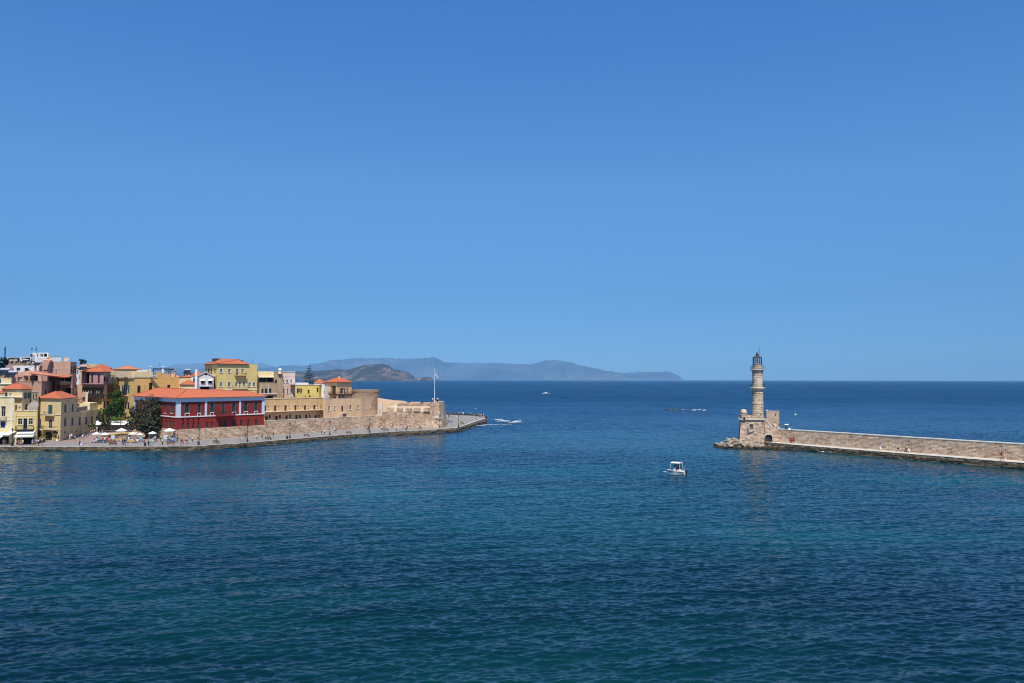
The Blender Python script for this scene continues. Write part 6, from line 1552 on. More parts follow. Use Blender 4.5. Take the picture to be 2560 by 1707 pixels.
def leaves(m, blobs, n, size, rg, shell=.55, org=V((0,0,0))):
    tot = sum(b[3]*b[4]*b[5] for b in blobs)
    for (x, y, z, rx, ry, rz) in blobs:
        k = int(n*(rx*ry*rz)/tot)
        # clump centres inside the blob
        cl = [(V((rg.gauss(0,1), rg.gauss(0,1), rg.gauss(0,1))).normalized()*(shell+(1-shell)*rg.random())) for _ in range(max(4, k//34))]
        for i in range(k):
            c = cl[i % len(cl)]; p = c*(1+max(0, rg.gauss(0,.12)))+V((rg.gauss(0,.095), rg.gauss(0,.095), rg.gauss(0,.085)))
            q = V((x+p.x*rx, y+p.y*ry, z+p.z*rz))
            a = V((rg.gauss(0,1), rg.gauss(0,1), rg.gauss(0,.7))).normalized(); b = a.cross(V((rg.gauss(0,1), rg.gauss(0,1), rg.gauss(0,1)))).normalized(); s_ = size*rg.uniform(.6,1.3)
            u = rg.random()
            m.face([org+q-a*s_-b*s_*.45, org+q+a*s_-b*s_*.45, org+q+a*s_*.8+b*s_*.5, org+q-a*s_*.8+b*s_*.5], uv=[(u,u)]*4)
def tree(name, label, base, blobs, n, size, mat, trunk_r=.3, seed=1, cat='tree', limbs=True, group=None):
    rg = random.Random(seed); e = empty(name, base, 0, label, cat, group)
    m = MB(); leaves(m, blobs, n, size, rg); m.build('crown', mat, e, world=False)
    if limbs:
        m = MB(); zc = min(b[2] for b in blobs)
        m.tube([(0,0,-.2), (.05,.03,zc*.4), (-.05,0,zc*.75)], [trunk_r*1.3, trunk_r, trunk_r*.8], 8)
        for b in blobs: m.tube([(-.05,0,zc*.7), ((b[0])*.5, b[1]*.5, (zc*.75+b[2])/2), (b[0], b[1], b[2]+b[5]*.4)], [trunk_r*.7, trunk_r*.45, trunk_r*.12], 6)
        m.build('trunk', BARK, e, world=False)
    return e
# big tamarisk in front of the red building
Yt = 224.5; bs = W(366, 1088, Yt); bs.z = 1.1
def bl(px, py, rpx, rpy, Y=Yt, dy=0, ry=None, base=None):
    base = base or bs; p = W(px, py, Y+dy); s_ = Y/F; return (p.x-base.x, p.y-base.y, p.z-base.z, rpx*s_, (ry or rpx*s_), rpy*s_)
tree('tamarisk_tree', 'big dark olive green tree standing before the left end of the red building', bs,
     [bl(345,1028,20,24), bl(378,1026,24,34), bl(384,1004,10,14), bl(395,1045,17,24), bl(352,1052,26,20,dy=-1), bl(372,1064,26,17,dy=-1), bl(332,1038,12,16), bl(404,1060,9,14), bl(356,1010,11,13), bl(389,1075,12,9), bl(335,1066,11,10), bl(390,997,4,9), bl(366,999,5,9), bl(327,1024,6,8), bl(410,1046,6,7), bl(321,1050,8,12), bl(316,1062,6,8)], 12500, .19, L_OLIVE, .38, 5)
b1 = W(262, 1085, 236); b1.z = 1.1
tree('small_tree', 'small olive green tree at the end of the side wing by the white awning', b1, [bl(262,1052,13,17,236,0,None,b1), bl(252,1044,9,11,236,0,None,b1), bl(270,1065,10,13,236,0,None,b1), bl(256,1068,8,10,236,0,None,b1)], 3800, .17, L_OLIVE, .16, 6)
b1 = W(292, 1060, 251); b1.z = 1.1
tree('leafy_green_tree', 'bright green leafy tree between the wooden house and the ochre house', b1, [bl(284,1022,16,15,251,0,None,b1), bl(297,1010,13,17,251,0,None,b1), bl(270,1030,13,11,251,0,None,b1), bl(300,1032,10,12,251,0,None,b1), bl(254,1030,9,9,251,0,None,b1), bl(306,1000,6,9,251,0,None,b1)], 6500, .19, L_GREEN, .2, 7)
b1 = W(292, 1060, 256); b1.z = 1.1
tree('climbing_vine', 'green vine climbing between the wooden house and the ochre house up to the roofs', b1, [bl(291,985,9,13,256,0,None,b1), bl(284,950,4,14,256,0,None,b1), bl(285,966,5,8,256,0,None,b1), bl(299,981,7,7,256,0,None,b1), bl(280,938,9,3,256,0,None,b1), bl(272,986,7,6,256,0,None,b1), bl(290,1000,8,9,256,0,None,b1)], 3600, .17, L_GREEN, .1, 8, cat='vine')
b1 = W(292, 1047, 243); b1.z = 1.1
tree('hedge_shrub', 'lime green shrub spilling over the top of the white restaurant awning', b1, [bl(286,1046,14,5,243,0,1.5,b1), bl(302,1046,9,4.5,243,0,1.5,b1)], 1800, .14, L_LIME, .08, 9, cat='shrub')
b1 = W(229, 1075, 247); b1.z = 1.1
tree('wall_shrub', 'small green shrub against the beige side wing', b1, [bl(229,1062,8,5,247,0,.8,b1)], 500, .13, L_GREEN, .05, 10, cat='shrub')
b1 = W(9, 912, 270); b1.z = 18
tree('round_tree', 'dark rounded tree on the skyline at the far left below the mast', b1, [bl(9,902,10,10,270,0,None,b1), bl(5,912,7,8,270,0,None,b1), bl(14,908,6,8,270,0,None,b1)], 2600, .18, L_DARK, .15, 11)
b1 = W(206, 910, 325); b1.z = 19
tree('skyline_tree', 'small dark tree alone on the skyline left of the rose pink house', b1, [bl(205,900,6,4.5,325,0,None,b1), bl(210,903,5.5,4,325,0,None,b1), bl(203,905,5,3,325,0,None,b1)], 1300, .22, L_DARK, .12, 12)
g = MB(); rg = random.Random(3); a_, c_ = hedge_line; e = empty('rooftop_hedge', (a_+c_)/2, 0, 'dark green hedge running along the top of the brown block', 'hedge')
bl_ = []
for i in range(16): q = a_+(c_-a_)*(i+.5)/16-(a_+c_)/2; bl_.append((q.x, q.y, q.z+.1, .7, .5, .42))
leaves(g, bl_, 2400, .13, rg); g.build('foliage', L_DARK, e, world=False)
def pot_plant(px, py, Y, z, lab, r=.35, h=.6, mat=L_GREEN, seed=1):
    p = W(px, py, Y); zz = p.z if z is None else z; e = empty('potted_plant', (p.x, p.y, zz), 0, lab, 'potted plant')
    g = MB(); g.lathe([(0,0),(r*.6,0),(r*.8,h*.5),(0,h*.5)], n=10); g.build('pot', plain('terracotta_pot', (.35,.14,.07), .8), e, world=False)
    g = MB(); leaves(g, [(0,0,h*.5+r*1.2,r*1.3,r*1.3,r*1.4)], 240, .09, random.Random(seed)); g.build('foliage', mat, e, world=False)
pot_plant(109.5, 1099, 215.3, 1.1, 'big leafy potted plant left of the arched door', .6, 1.0, L_LIME, 2)
pot_plant(137, 1099, 215.3, 1.1, 'reddish potted plant right of the arched door', .4, .8, leaf_mat('red_leaves', (.06,.02,.015), (.14,.04,.03), (.2,.08,.05)), 3)
pot_plant(76.5, 951, 239.0, None, 'trailing green plant on the sill of the salmon loggia', .35, .5, L_GREEN, 4)
pot_plant(202, 1006, 258, None, 'green plant in the dark planter beside the orange roofed corner house', .5, .7, L_LIME, 5)
pot_plant(194, 1003, 258, None, 'white flowering plant at the left end of the dark planter', .4, .6, L_LIME, 6)
# norfolk island pine
p = W(772, 1000, 305); zt = W(772, 909.5, 305).z; e = empty('norfolk_pine', (p.x, p.y, 2), 0, 'tall symmetrical tiered pine behind the lemon yellow house', 'tree')
g = MB(); g.tube([(0,0,0),(0,0,zt-2)], [.32,.03], 7); g.build('trunk', BARK, e, world=False)
g = MB(); rg = random.Random(4); Hh = zt-2; z0_ = Hh-8.6; nt_ = 13
for i in range(nt_):
    s_ = i/(nt_-1); z = z0_+(Hh-.3-z0_)*s_; Rr = 2.75*(1-s_)**.8+.22; nb_ = 8 if s_ < .7 else 6
    for k_ in range(nb_):
        a = 2*math.pi*(k_+.5*(i%2))/nb_+rg.uniform(-.12,.12); R_ = Rr*rg.uniform(.85,1.05); d = V((math.cos(a), math.sin(a), 0)); sd_ = V((-d.y, d.x, 0))
        nseg = max(3, int(R_/.18))
        for j in range(nseg):
            t0 = (j+.2)/nseg; q = d*R_*t0+V((0,0,z+.30*R_*t0*t0)); w = .20*(1-.5*t0)
            for sg in (-1, 1):
                u = rg.random(); tip = q+sd_*sg*w*1.25+d*.2+V((0,0,.10)); g.face([q, q+d*.16, tip+V((0,0,.05)), tip-d*.05], uv=[(u,u)]*4)
            u = rg.random(); g.face([q-V((0,0,.07)), q+d*R_/nseg*1.1-V((0,0,.05)), q+d*R_/nseg*1.1+V((0,0,.09)), q+V((0,0,.07))], uv=[(u,u)]*4)
g.build('crown', L_DARK, e, world=False)
# dark planter on the terrace
p0, p1 = W(190, 1007, 258), W(215, 1008, 258); e = empty('planter_rail', (p0+p1)/2-V((0,0,.9)), 0, 'dark railing planter on the terrace behind the corner house roof', 'planter')
g = MB(); g.box((0,0,.45), ((p1-p0).length, .5, .9)); g.build('box', plain('dark_planter', (.10,.09,.08)), e, world=False)
# ------------------------------------------------------------------ restaurant under the awning
YP = 243
e = empty('restaurant_pavilion', (W(280,1060,YP).x, YP, 1.1), 0, 'open restaurant pavilion with white canvas canopy under the trees', 'pavilion')
def pxp(px, py, Y): return W(px, py, Y)
for i, (x0_, x1_) in enumerate(((239, 259), (263, 301), (302, 323))):
    m = MB(); a_, b_ = pxp(x0_, 1060.5, YP-3), pxp(x1_, 1060.5, YP-3); c_, d_ = pxp(x1_-2, 1050.5, YP+3), pxp(x0_+2, 1050.5, YP+3)
    m.face([a_, b_, c_, d_]); dn = V((0,0,-.06)); m.face([d_+dn, c_+dn, b_+dn, a_+dn]); vl = V((0,0,-.35)); m.face([a_+vl, b_+vl, b_, a_]); m.face([b_+vl, a_+vl, a_+dn, b_+dn]); m.face([a_+vl,a_,d_]); m.face([b_,b_+vl,c_])
    m.build('canopy', CANVASW, e)
    for q in (a_, b_):
        m = MB(); m.bar((q.x, q.y+.05, 1.1), (q.x, q.y+.05, q.z-.05), .1, .1); m.build('post', DKW, e)
m = MB(); a_, b_ = pxp(258, 1070, YP+6), pxp(330, 1070, YP+6); m.box(((a_.x+b_.x)/2, YP+6, 2.6), (b_.x-a_.x, .2, 3.0)); m.build('shade_dark_wall', DKW, e)  # dark board, its colour stands in for the shade under the canopies
tw = Bld('terrace_wall', 'raised restaurant terrace with brown railing and a yellow beam', 'terrace', [(252,229), (345,234)], None, z0=.9, z1=2.0, wall=stucco('brown_terrace_wall', (.26,.17,.12), .2, .3), pyref=1090, depth=7)
tw.walls(); g = MB(); g.face([V((p.x,p.y,tw.z1)) for p in tw.poly]); g.build('floor', BEIGE, tw.root)
g = MB(); L_ = tw.frame_of(0)[3]
for i in range(int(L_/.45)): u = .1+i*.45; tw.fbox(g, 0, u, u+.07, 2.0, 2.95, -.12, -.05)
tw.fbox(g, 0, 0, L_, 2.95, 3.03, -.15, -.02); tw.fbox(g, 0, 0, L_, 2.4, 2.46, -.115, -.055); g.build('railing', plain('mauve_rail', (.30,.24,.24), .7), tw.root)
g = MB(); u0 = tw.plane(0, 270, 1085)[0]; u1 = tw.plane(0, 323, 1083)[0]; a_, b_ = tw.pt(0, u0, 1.75, .15), tw.pt(0, u1, 2.35, .15); g.bar(a_, b_, .2, .22); g.build('yellow_beam', plain('yellow_paint', (.55,.38,.06), .6), tw.root)
# ------------------------------------------------------------------ parasols, lamps, benches, bins
def parasol_proto():
    e = empty('parasol', (0,0,0), 0, 'x', 'parasol', 'white parasols on the quay')
    g = MB(); g.lathe([(0,0),(.3,0),(.3,.08),(.05,.12),(.03,.14),(.03,2.45)], n=8); g.build('pole', plain('pale_pole', (.55,.53,.5), .5), e, world=False)
    g = MB(); n = 8; R_ = 1.08
    for i in range(n):
        a0, a1 = 2*math.pi*i/n, 2*math.pi*(i+1)/n; top = V((0,0,2.62)); A = V((R_*math.cos(a0), R_*math.sin(a0), 2.12)); B = V((R_*math.cos(a1), R_*math.sin(a1), 2.12)); M_ = (A+B)/2+V((0,0,-.02)); vl = V((0,0,-.14))
        g.face([top, A, B]); g.face([top-V((0,0,.03)), B-V((0,0,.02)), A-V((0,0,.02))]); g.face([A+vl, B+vl, B, A])
    g.build('canopy', CANVASW, e, world=False); return e
pr = parasol_proto()
PL = [(240.7,1104,1.05,'far left white parasol of the quay stalls, beside the street lamp'), (262,1104,1.0,'white parasol over the clothes stall, second of the row on the quay'), (303,1101,1.35,'widest white parasol of the quay row, leaning over the stalls before the terrace'), (331,1103,1.0,'white parasol over the long display table'),
      (349.5,1101,.85,'small white parasol next to the pink ball'), (381,1102,1.05,'white parasol before the dark tree trunk'), (423,1102,1.4,'large white parasol over the crowd at the corner of the red building'), (441,1100,.9,'smaller bluish white parasol at the far right of the row')]
copies(pr, [(Q(a, b_), .2*i, lab, s_) for i, (a, b_, s_, lab) in enumerate(PL)], 'white parasols on the quay')
q = XY(82, 208.5, 1020); e = empty('terrace_parasol', (q.x, q.y, terr_z), 0, 'tilted beige parasol on the yellow roof terrace', 'parasol')
g = MB(); g.tube([(0,0,0),(0,0,2.0)], .04, 6); g.build('pole', IRON, e, world=False)
g = MB(); n = 10; R_ = 1.5; T = Matrix.Rotation(R(58), 3, 'X'); c0 = V((0,0,2.05))
for i in range(n):
    a0, a1 = 2*math.pi*i/n, 2*math.pi*(i+1)/n; top = c0+T@V((0,0,.35)); A = c0+T@V((R_*math.cos(a0), R_*math.sin(a0), 0)); B = c0+T@V((R_*math.cos(a1), R_*math.sin(a1), 0)); g.face([top, A, B]); g.face([top-T@V((0,0,.05)), B-T@V((0,0,.04)), A-T@V((0,0,.04))])
g.build('canopy', plain('beige_canvas', (.30,.25,.21), .9), e, world=False)
g = MB()
for i in range(n): a0 = 2*math.pi*i/n; g.bar(c0+T@V((0,0,.3)), c0+T@V((R_*math.cos(a0), R_*math.sin(a0), .03)), .03, .03)
g.build('ribs', IRON, e, world=False)
def table(name, px, py, Y, z, lab, w=.8, mat=None, cat='table', group=None):
    q = XY(px, Y, py); e = empty(name, (q.x, q.y, z), 0, lab, cat, group); g = MB(); g.box((0,0,.74), (w,w*.8,.05)); g.build('tabletop', mat or FRW, e, world=False)
    for sx in (-1,1):
        for sy in (-1,1): g = MB(); g.box((sx*w*.42, sy*w*.33, .36), (.05,.05,.72)); g.build('leg', FRW, e, world=False)
table('terrace_table', 67, 1020, 207.5, terr_z, 'small white table at the left of the roof terrace'); table('terrace_table', 89, 1020, 207.5, terr_z, 'small white table right of the tilted parasol')
def lamp_proto():
    e = empty('street_lamp', (0,0,0), 0, 'x', 'street lamp', 'black street lamps along the quay')
    g = MB(); g.lathe([(0,0),(.26,0),(.26,.12),(.2,.18),(.18,.75),(.14,.85),(.085,.95),(.07,1.3),(.055,3.6),(.09,3.65),(.09,3.72),(.04,3.78),(.04,3.86)], n=10); g.build('post', BLACKP, e, world=False)
    g = MB(); g.lathe([(.10,3.86),(.20,4.22)], n=6); g.build('lantern', plain('lamp_glass', (.35,.38,.38), .2, .5), e, world=False)
    g = MB(); g.lathe([(.0,4.21),(.36,4.22),(.33,4.27),(.12,4.42),(.05,4.45),(.03,4.6),(0,4.62)], n=8); g.lathe([(.0,3.84),(.13,3.85),(.12,3.89),(0,3.89)], n=8)
    for i in range(6): a = i*math.pi/3; g.bar((.10*math.cos(a), .10*math.sin(a), 3.86), (.2*math.cos(a), .2*math.sin(a), 4.22), .025, .025)
    g.build('cap', BLACKP, e, world=False); return e
LP = [(30,1113.5,'lamp in front of the yellow awning house at the far left'), (199.5,1111.5,'lamp before the beige side wing'), (497.5,1111.5,'lamp before the left half of the red building'), (618.5,1103.5,'lamp just right of the landing steps'), (724.8,1094.5,'lamp next to the bin below the barracks'),
      (824.5,1087,'lamp below the storehouse corner'), (924,1080.5,'lamp below the round bastion'), (1015,1074,'lamp before the middle of the fort wall'), (1099.5,1069,'lamp before the fort corner bastion'), (1146.5,1066.5,'lamp at the bend of the quay edge')]
lp = copies(lamp_proto(), [(Q(a, b_), 0, 'black street '+lab) for a, b_, lab in LP], 'black street lamps along the quay')
for o in lp[-1:]: o.scale = (1.05,1.05,1.05)
def slim_proto():
    e = empty('slim_lamp', (0,0,0), 0, 'x', 'lamp', 'slim lamps at the quay tip')
    g = MB(); g.lathe([(0,0),(.12,0),(.1,.3),(.05,.4),(.04,3.4)], n=8); g.build('post', BLACKP, e, world=False)
    g = MB(); g.sphere((0,0,3.58), .2, 10, 6); g.build('globe', WHITEP, e, world=False); return e
copies(slim_proto(), [(Q(1115.5,1031.8), 0, 'slim lamp with white globe behind the fort bastion'), (Q(1189.3,1040.5), 0, 'slim lamp with white globe near the quay tip')], 'slim lamps at the quay tip')
def bench_proto():
    e = empty('bench', (0,0,0), 0, 'x', 'bench', 'wooden benches along the quay')
    g = MB()
    for i in range(4): g.box((0, -.2+i*.13, .45), (1.8,.11,.04))
    g.build('seat', BWOOD, e, world=False)
    g = MB()
    for i in range(3): g.box((0, .27+i*.03, .6+i*.14), (1.8,.04,.11))
    g.build('backrest', BWOOD, e, world=False)
    for x in (-.78, .78):
        g = MB(); g.bar((x,-.2,0),(x,-.2,.43),.06,.06); g.bar((x,.22,0),(x,.34,.95),.06,.06); g.bar((x,-.2,.41),(x,.24,.41),.06,.05); g.build('leg', IRON, e, world=False)
    return e
BWOOD = wood('bench_wood', (.20,.09,.05), .6)
BN = [(427,1112,3.10,'brown wooden bench at the quay edge before the big white parasol'), (541,1108,3.0,'bench with a seated person before the right half of the red building'), (671,1098.5,2.95,'bench with a seated person right of the landing steps'), (767,1091.5,2.8,'empty bench between two lamps below the barracks'),
      (873,1084.5,2.8,'empty bench below the storehouse'), (965,1077,2.8,'empty bench left of the fort wall near the quay edge'), (953,1067.5,-.1,'dark bench against the foot of the fort buttress'), (283,1111.5,3.1,'bench with red clad people by the stalls'), (1157,1061,2.4,'bench at the bend of the quay')]
copies(bench_proto(), [(Q(a, b_), rz, lab) for a, b_, rz, lab in BN], 'wooden benches along the quay')
def bin_proto():
    e = empty('litter_bin', (0,0,0), 0, 'x', 'bin', 'dark litter bins on the quay'); g = MB()
    g.lathe([(0,0),(.27,0),(.3,.85),(.33,.86),(.33,.93),(.24,.93),(.24,.7),(0,.7)], n=12); g.build('body', plain('bin_black', (.02,.022,.022), .6), e, world=False)
    g = MB(); g.lathe([(.34,.84),(.34,.90)], n=12); g.build('rim', METR, e, world=False); return e
copies(bin_proto(), [(Q(362.5,1113), 0, 'dark litter bin left of the bronze bollard figure before the stalls'), (Q(717.8,1096), 0, 'dark litter bin just left of the lamp below the barracks')], 'dark litter bins on the quay')
bpy.data.objects['litter_bin']['label'] = 'dark litter bin at the quay edge before the white parasols'
# market stalls
STC = [plain('stall_white', (.70,.69,.66)), plain('stall_grey', (.35,.35,.34)), plain('stall_blue', (.05,.10,.28)), plain('stall_red', (.40,.04,.05)), plain('stall_ochre', (.5,.33,.12)), plain('stall_teal', (.06,.28,.30)), plain('stall_pink', (.55,.25,.28))]
def stall(px, py, w, lab, k, rg):
    e = empty('market_stall', Q(px, py), rg.uniform(-.1,.1), lab, 'market stall', 'market stalls under the parasols')
    g = MB(); g.box((0,0,.82), (w,.9,.05)); g.box((0,-.44,.6), (w,.03,.42)); g.build('counter', STC[k], e, world=False)
    for x in (-1, 1):
        g = MB(); g.box((x*(w/2-.06), 0, .4), (.06,.8,.8)); g.build('leg', STC[1], e, world=False)
    for i in range(int(w/.35)):
        g = MB(); x = -w/2+.2+i*.35; h = rg.uniform(.12,.45); g.box((x, rg.uniform(-.2,.2), .845+h/2), (.26,.3,h)); g.build('goods', rg.choice(STC), e, world=False)
    return e
rg = random.Random(12)
for px, py, w, lab, k in ((237.5,1106,1.6,'grey market stall at the left end of the parasol row',1), (246,1105,1.5,'market stall with white and blue goods under the far left parasol',0), (257,1105.5,1.7,'market stall with dark goods beside the orange shirted person',2), (269,1104.5,1.5,'market stall with reddish goods under the second parasol',3),
                         (296,1102,2.4,'long beige market stall under the widest parasol',4), (329,1106,2.2,'long beige display table under the middle parasols',4), (340,1105,1.8,'display table with dark base under the middle parasols',0), (351,1104,1.4,'small blue white market stall near the pink ball',5),
                         (378,1104,1.6,'shaded market stall before the dark tree',1), (431,1105,1.6,'market stall with dark goods under the large parasol',2), (438.5,1103.5,1.2,'small market stall with teal cloth right of the large parasol',5)):
    stall(px, py, w, lab, k, rg)
def board(px, py, w, h, lab, mat):
    e = empty('display_board', Q(px, py), 0, lab, 'display board'); g = MB(); g.box((0,0,1.0+h/2-.2), (w,.06,h)); g.build('panel', mat, e, world=False)
    for x in (-1, 1): g = MB(); g.bar((x*w*.45,.05,0), (x*w*.45,.05,1.0), .05, .05); g.build('leg', IRON, e, world=False)
    g = MB(); g.box((-w*.15,-.035,1.0+h*.62), (w*.4,.02,h*.12)); g.box((0,-.035,1.0+h*.1), (w*.85,.02,h*.12)); g.build('stripe', STC[2], e, world=False)
board(413.5, 1103, 1.0, 1.1, 'white display board at the left of the large parasol', STC[0]); board(282, 1103, .9, 1.0, 'white display panel behind the red clad people', STC[0])
e = empty('beach_ball', Q(359,1104), 0, 'round pink object beside the small blue white stall', 'ball'); g = MB(); g.sphere((0,0,.42), .42, 12, 8); g.build('ball', plain('coral_pink', (.60,.08,.10), .5), e, world=False)
# ------------------------------------------------------------------ landing steps, bollards, pier seats
p0, p1 = Q(602,1106.5), Q(616,1105.3); dd = (p1-p0).normalized(); nn = V((dd.y, -dd.x, 0)); e = empty('landing_steps', (p0+p1)/2, 0, 'brown wooden steps with handrails going down into the water', 'steps')
g = MB(); wv = (p1-p0).length
for i in range(6):
    c_ = (p0+p1)/2+nn*(.5+i*.28)+dd*(i*.22)+V((0,0,-.05-i*.22)); g.box(c_, (wv,.3,.07), ax=Matrix((dd, -nn, V((0,0,1)))).transposed())
g.build('treads', wood('step_wood', (.24,.11,.06)), e)
for q in (p0, p1):
    g = MB(); a_ = q-nn*1.0; g.bar(a_, a_+V((0,0,1.0)), .05, .05); g.bar(a_+V((0,0,1.0)), q+nn*.1+V((0,0,1.0)), .05, .05); g.bar(q+nn*.1+V((0,0,1.0)), q+nn*1.7+dd*.8+V((0,0,-.5)), .05, .05); g.bar(q, q+V((0,0,1.0)), .05, .05); g.build('handrail', IRON, e)
def bollard(px, py, lab, f=Q, mat=None):
    e = empty('mooring_bollard', f(px, py), 0, lab, 'bollard'); g = MB(); g.lathe([(0,0),(.22,0),(.2,.06),(.13,.12),(.13,.35),(.22,.42),(.2,.5),(0,.52)], n=10); g.build('post', mat or IRON, e, world=False); return e
bollard(991.5,1075.5,'low dark bollard at the quay edge before the fort'); bollard(1190.8,1048.5,'small dark bollard near the quay tip'); bollard(1141,1040.5,'lone pale bollard in the middle of the quay tip', mat=WHITEP)
def seat_proto():
    e = empty('stone_seat', (0,0,0), 0, 'x', 'stone bench', 'stone seats on the pier'); g = MB(); g.box((0,0,.44), (1.25,.5,.1)); g.build('slab', COPEW, e, world=False)
    for x in (-.3,.3): g = MB(); g.box((x,0,.2), (.2,.4,.4)); g.build('leg', COPE, e, world=False)
    return e
copies(seat_proto(), [(G(a, b_, zw), -.75, lab, 1.0) for a, b_, lab in ((2014,1106.2,'stone seat on the pier nearest the lighthouse'), (2034.5,1109,'stone seat on the pier with a person behind it'), (2093,1113.3,'stone seat on the pier, third from the lighthouse'), (2111.5,1115.3,'stone seat on the pier farthest from the lighthouse'))], 'stone seats on the pier')
# ------------------------------------------------------------------ boats and buoy
HULL = plain('white_gelcoat', (.80,.80,.78), .3, .5, var=.03); NAVY = plain('navy_stripe', (.02,.03,.08), .4)
def hull(L, B, Hh, n=14):
    m = MB(); rows = []
    for i in range(n+1):
        s_ = i/n; x = -L/2+L*s_; w = B/2*(1-max(0, (s_-.45)/.55)**2.2)*(.86+.14*min(1, s_/.3)); sh = Hh*(1+.45*max(0, s_-.4)**1.5); k_ = -.18+.5*max(0, s_-.75)**1.3*4*Hh*.6
        rows.append([V((x, -w, sh)), V((x, -w*.86, Hh*.35)), V((x, -w*.5, k_+.05)), V((x, 0, k_-.05)), V((x, w*.5, k_+.05)), V((x, w*.86, Hh*.35)), V((x, w, sh))])
    for a, b in zip(rows, rows[1:]):
        for j in range(6): m.face([a[j+1], b[j+1], b[j], a[j]])
    m.face(list(reversed(rows[0]))); 
    d = MB()
    for a, b in zip(rows, rows[1:]): dz_ = V((0,0,-.22)); d.face([a[0]+dz_, b[0]+dz_, b[6]+dz_, a[6]+dz_])
    r = MB()
    for a, b in zip(rows, rows[1:]):
        for j in (0, 6): r.bar(a[j], b[j], .09, .07)
    st_ = MB()
    for a, b in zip(rows[1:-2], rows[2:-1]):
        for j, sg in ((0, -1), (6, 1)):
            o_ = V((0, sg*.02, 0)); f_ = [a[j]*.72+a[1 if j == 0 else 5]*.28+o_, b[j]*.72+b[1 if j == 0 else 5]*.28+o_, b[j]*.45+b[1 if j == 0 else 5]*.55+o_, a[j]*.45+a[1 if j == 0 else 5]*.55+o_]; st_.face(f_)
    return m, d, r, st_
pb_ = G(1690, 1184, 0); boat = empty('motor_boat', pb_, R(180-38), 'small white motor boat with a white sun canopy and two people, between quay and lighthouse', 'boat')
m, d, r, st_ = hull(5.0, 2.0, .75); m.build('hull', HULL, boat, world=False); d.build('deck', plain('deck_grey', (.55,.53,.48)), boat, world=False); r.build('gunwale', HULL, boat, world=False); st_.build('stripe', NAVY, boat, world=False)
m = MB(); m.box((.15,0,1.0), (.5,.8,.95)); m.build('console', HULL, boat, world=False)
m = MB(); m.box((-.9,0,.8), (.55,1.2,.5)); m.build('seat', plain('seat_white', (.7,.68,.62)), boat, world=False)
m = MB(); m.face([(.42,-.45,1.45),(.42,.45,1.45),(.25,.4,1.95),(.25,-.4,1.95)]); m.face([(.41,-.45,1.45),(.24,-.4,1.95),(.24,.4,1.95),(.41,.45,1.45)]); m.build('windscreen', GLASS, boat, world=False)
m = MB(); N = 6
for i in range(N):
    y0, y1 = -.95+1.9*i/N, -.95+1.9*(i+1)/N; z_f = lambda y: 2.62-.14*(y/.95)**2
    m.face([(-1.35,y0,z_f(y0)),(.95,y0,z_f(y0)),(.95,y1,z_f(y1)),(-1.35,y1,z_f(y1))]); m.face([(-1.35,y1,z_f(y1)-.05),(.95,y1,z_f(y1)-.05),(.95,y0,z_f(y0)-.05),(-1.35,y0,z_f(y0)-.05)])
for y in (-.95,.95): m.box((-.2,y,2.44),(2.3,.03,.12))
m.box((-1.35,0,2.5),(.03,1.9,.16)); m.build('sun_canopy', CANVASW, boat, world=False)
for x in (-1.3,.9):
    for y in (-.92,.92): m = MB(); m.tube([(x+(.25 if x > 0 else -.15),y*.98,.75),(x,y,2.48)], .035, 6); m.build('pole', WHITEP, boat, world=False)
m = MB(); m.box((-2.75,0,.75), (.42,.42,.55)); m.box((-2.8,0,.1), (.22,.12,1.0)); m.build('outboard_motor', plain('motor_black', (.02,.02,.022), .35), boat, world=False)
boat.scale = (.78,.80,.90)
for y in (-.8, .8): m = MB(); m.tube([(-2.3,y,.5),(-2.3,y,-.05)], .13, 8); m.build('fender', NAVY, boat, world=False)
m = MB(); m.tube([(-2.35,.3,.7),(-2.35,.3,1.7)], .025, 5); m.build('stern_pole', WHITEP, boat, world=False)
p = G(1366, 983, 0); e = empty('speed_boat', p, R(185), 'tiny white boat with two red clad people far out at sea', 'boat')
m, d, r, st_ = hull(9.5, 2.6, .9); m.build('hull', HULL, e, world=False); d.build('deck', HULL, e, world=False); m = MB(); m.box((.3,0,1.5), (2.2,1.3,1.0)); m.box((2.0,0,1.2), (.9,.8,.6)); m.build('cabin', HULL, e, world=False)
p = G(2187, 951.8, 0); e = empty('distant_boat', p, R(170), 'very small pale boat on the horizon right of the lighthouse', 'boat')
m, d, r, st_ = hull(26, 6, 3.5); m.build('hull', HULL, e, world=False); m = MB(); m.box((-3,0,5.2), (10,4,3.5)); m.build('cabin', HULL, e, world=False)
p = G(1988.5, 1037, 0); e = empty('buoy', p, 0, 'green conical buoy with a white base beyond the pier wall', 'buoy')
m = MB(); m.lathe([(0,-.4),(.5,-.3),(.62,0),(.5,.15),(0,.15)], n=14); m.build('float', plain('buoy_dark', (.02,.05,.03)), e, world=False)
m = MB(); m.lathe([(.58,.15),(.5,.75),(0,.76)], n=14); m.build('base', plain('buoy_white', (.6,.68,.5)), e, world=False)
m = MB(); m.lathe([(.44,.76),(.12,1.75),(.1,1.8),(.16,1.95),(0,2.1)], n=12); m.build('cone', plain('buoy_green', (.05,.25,.08)), e, world=False)
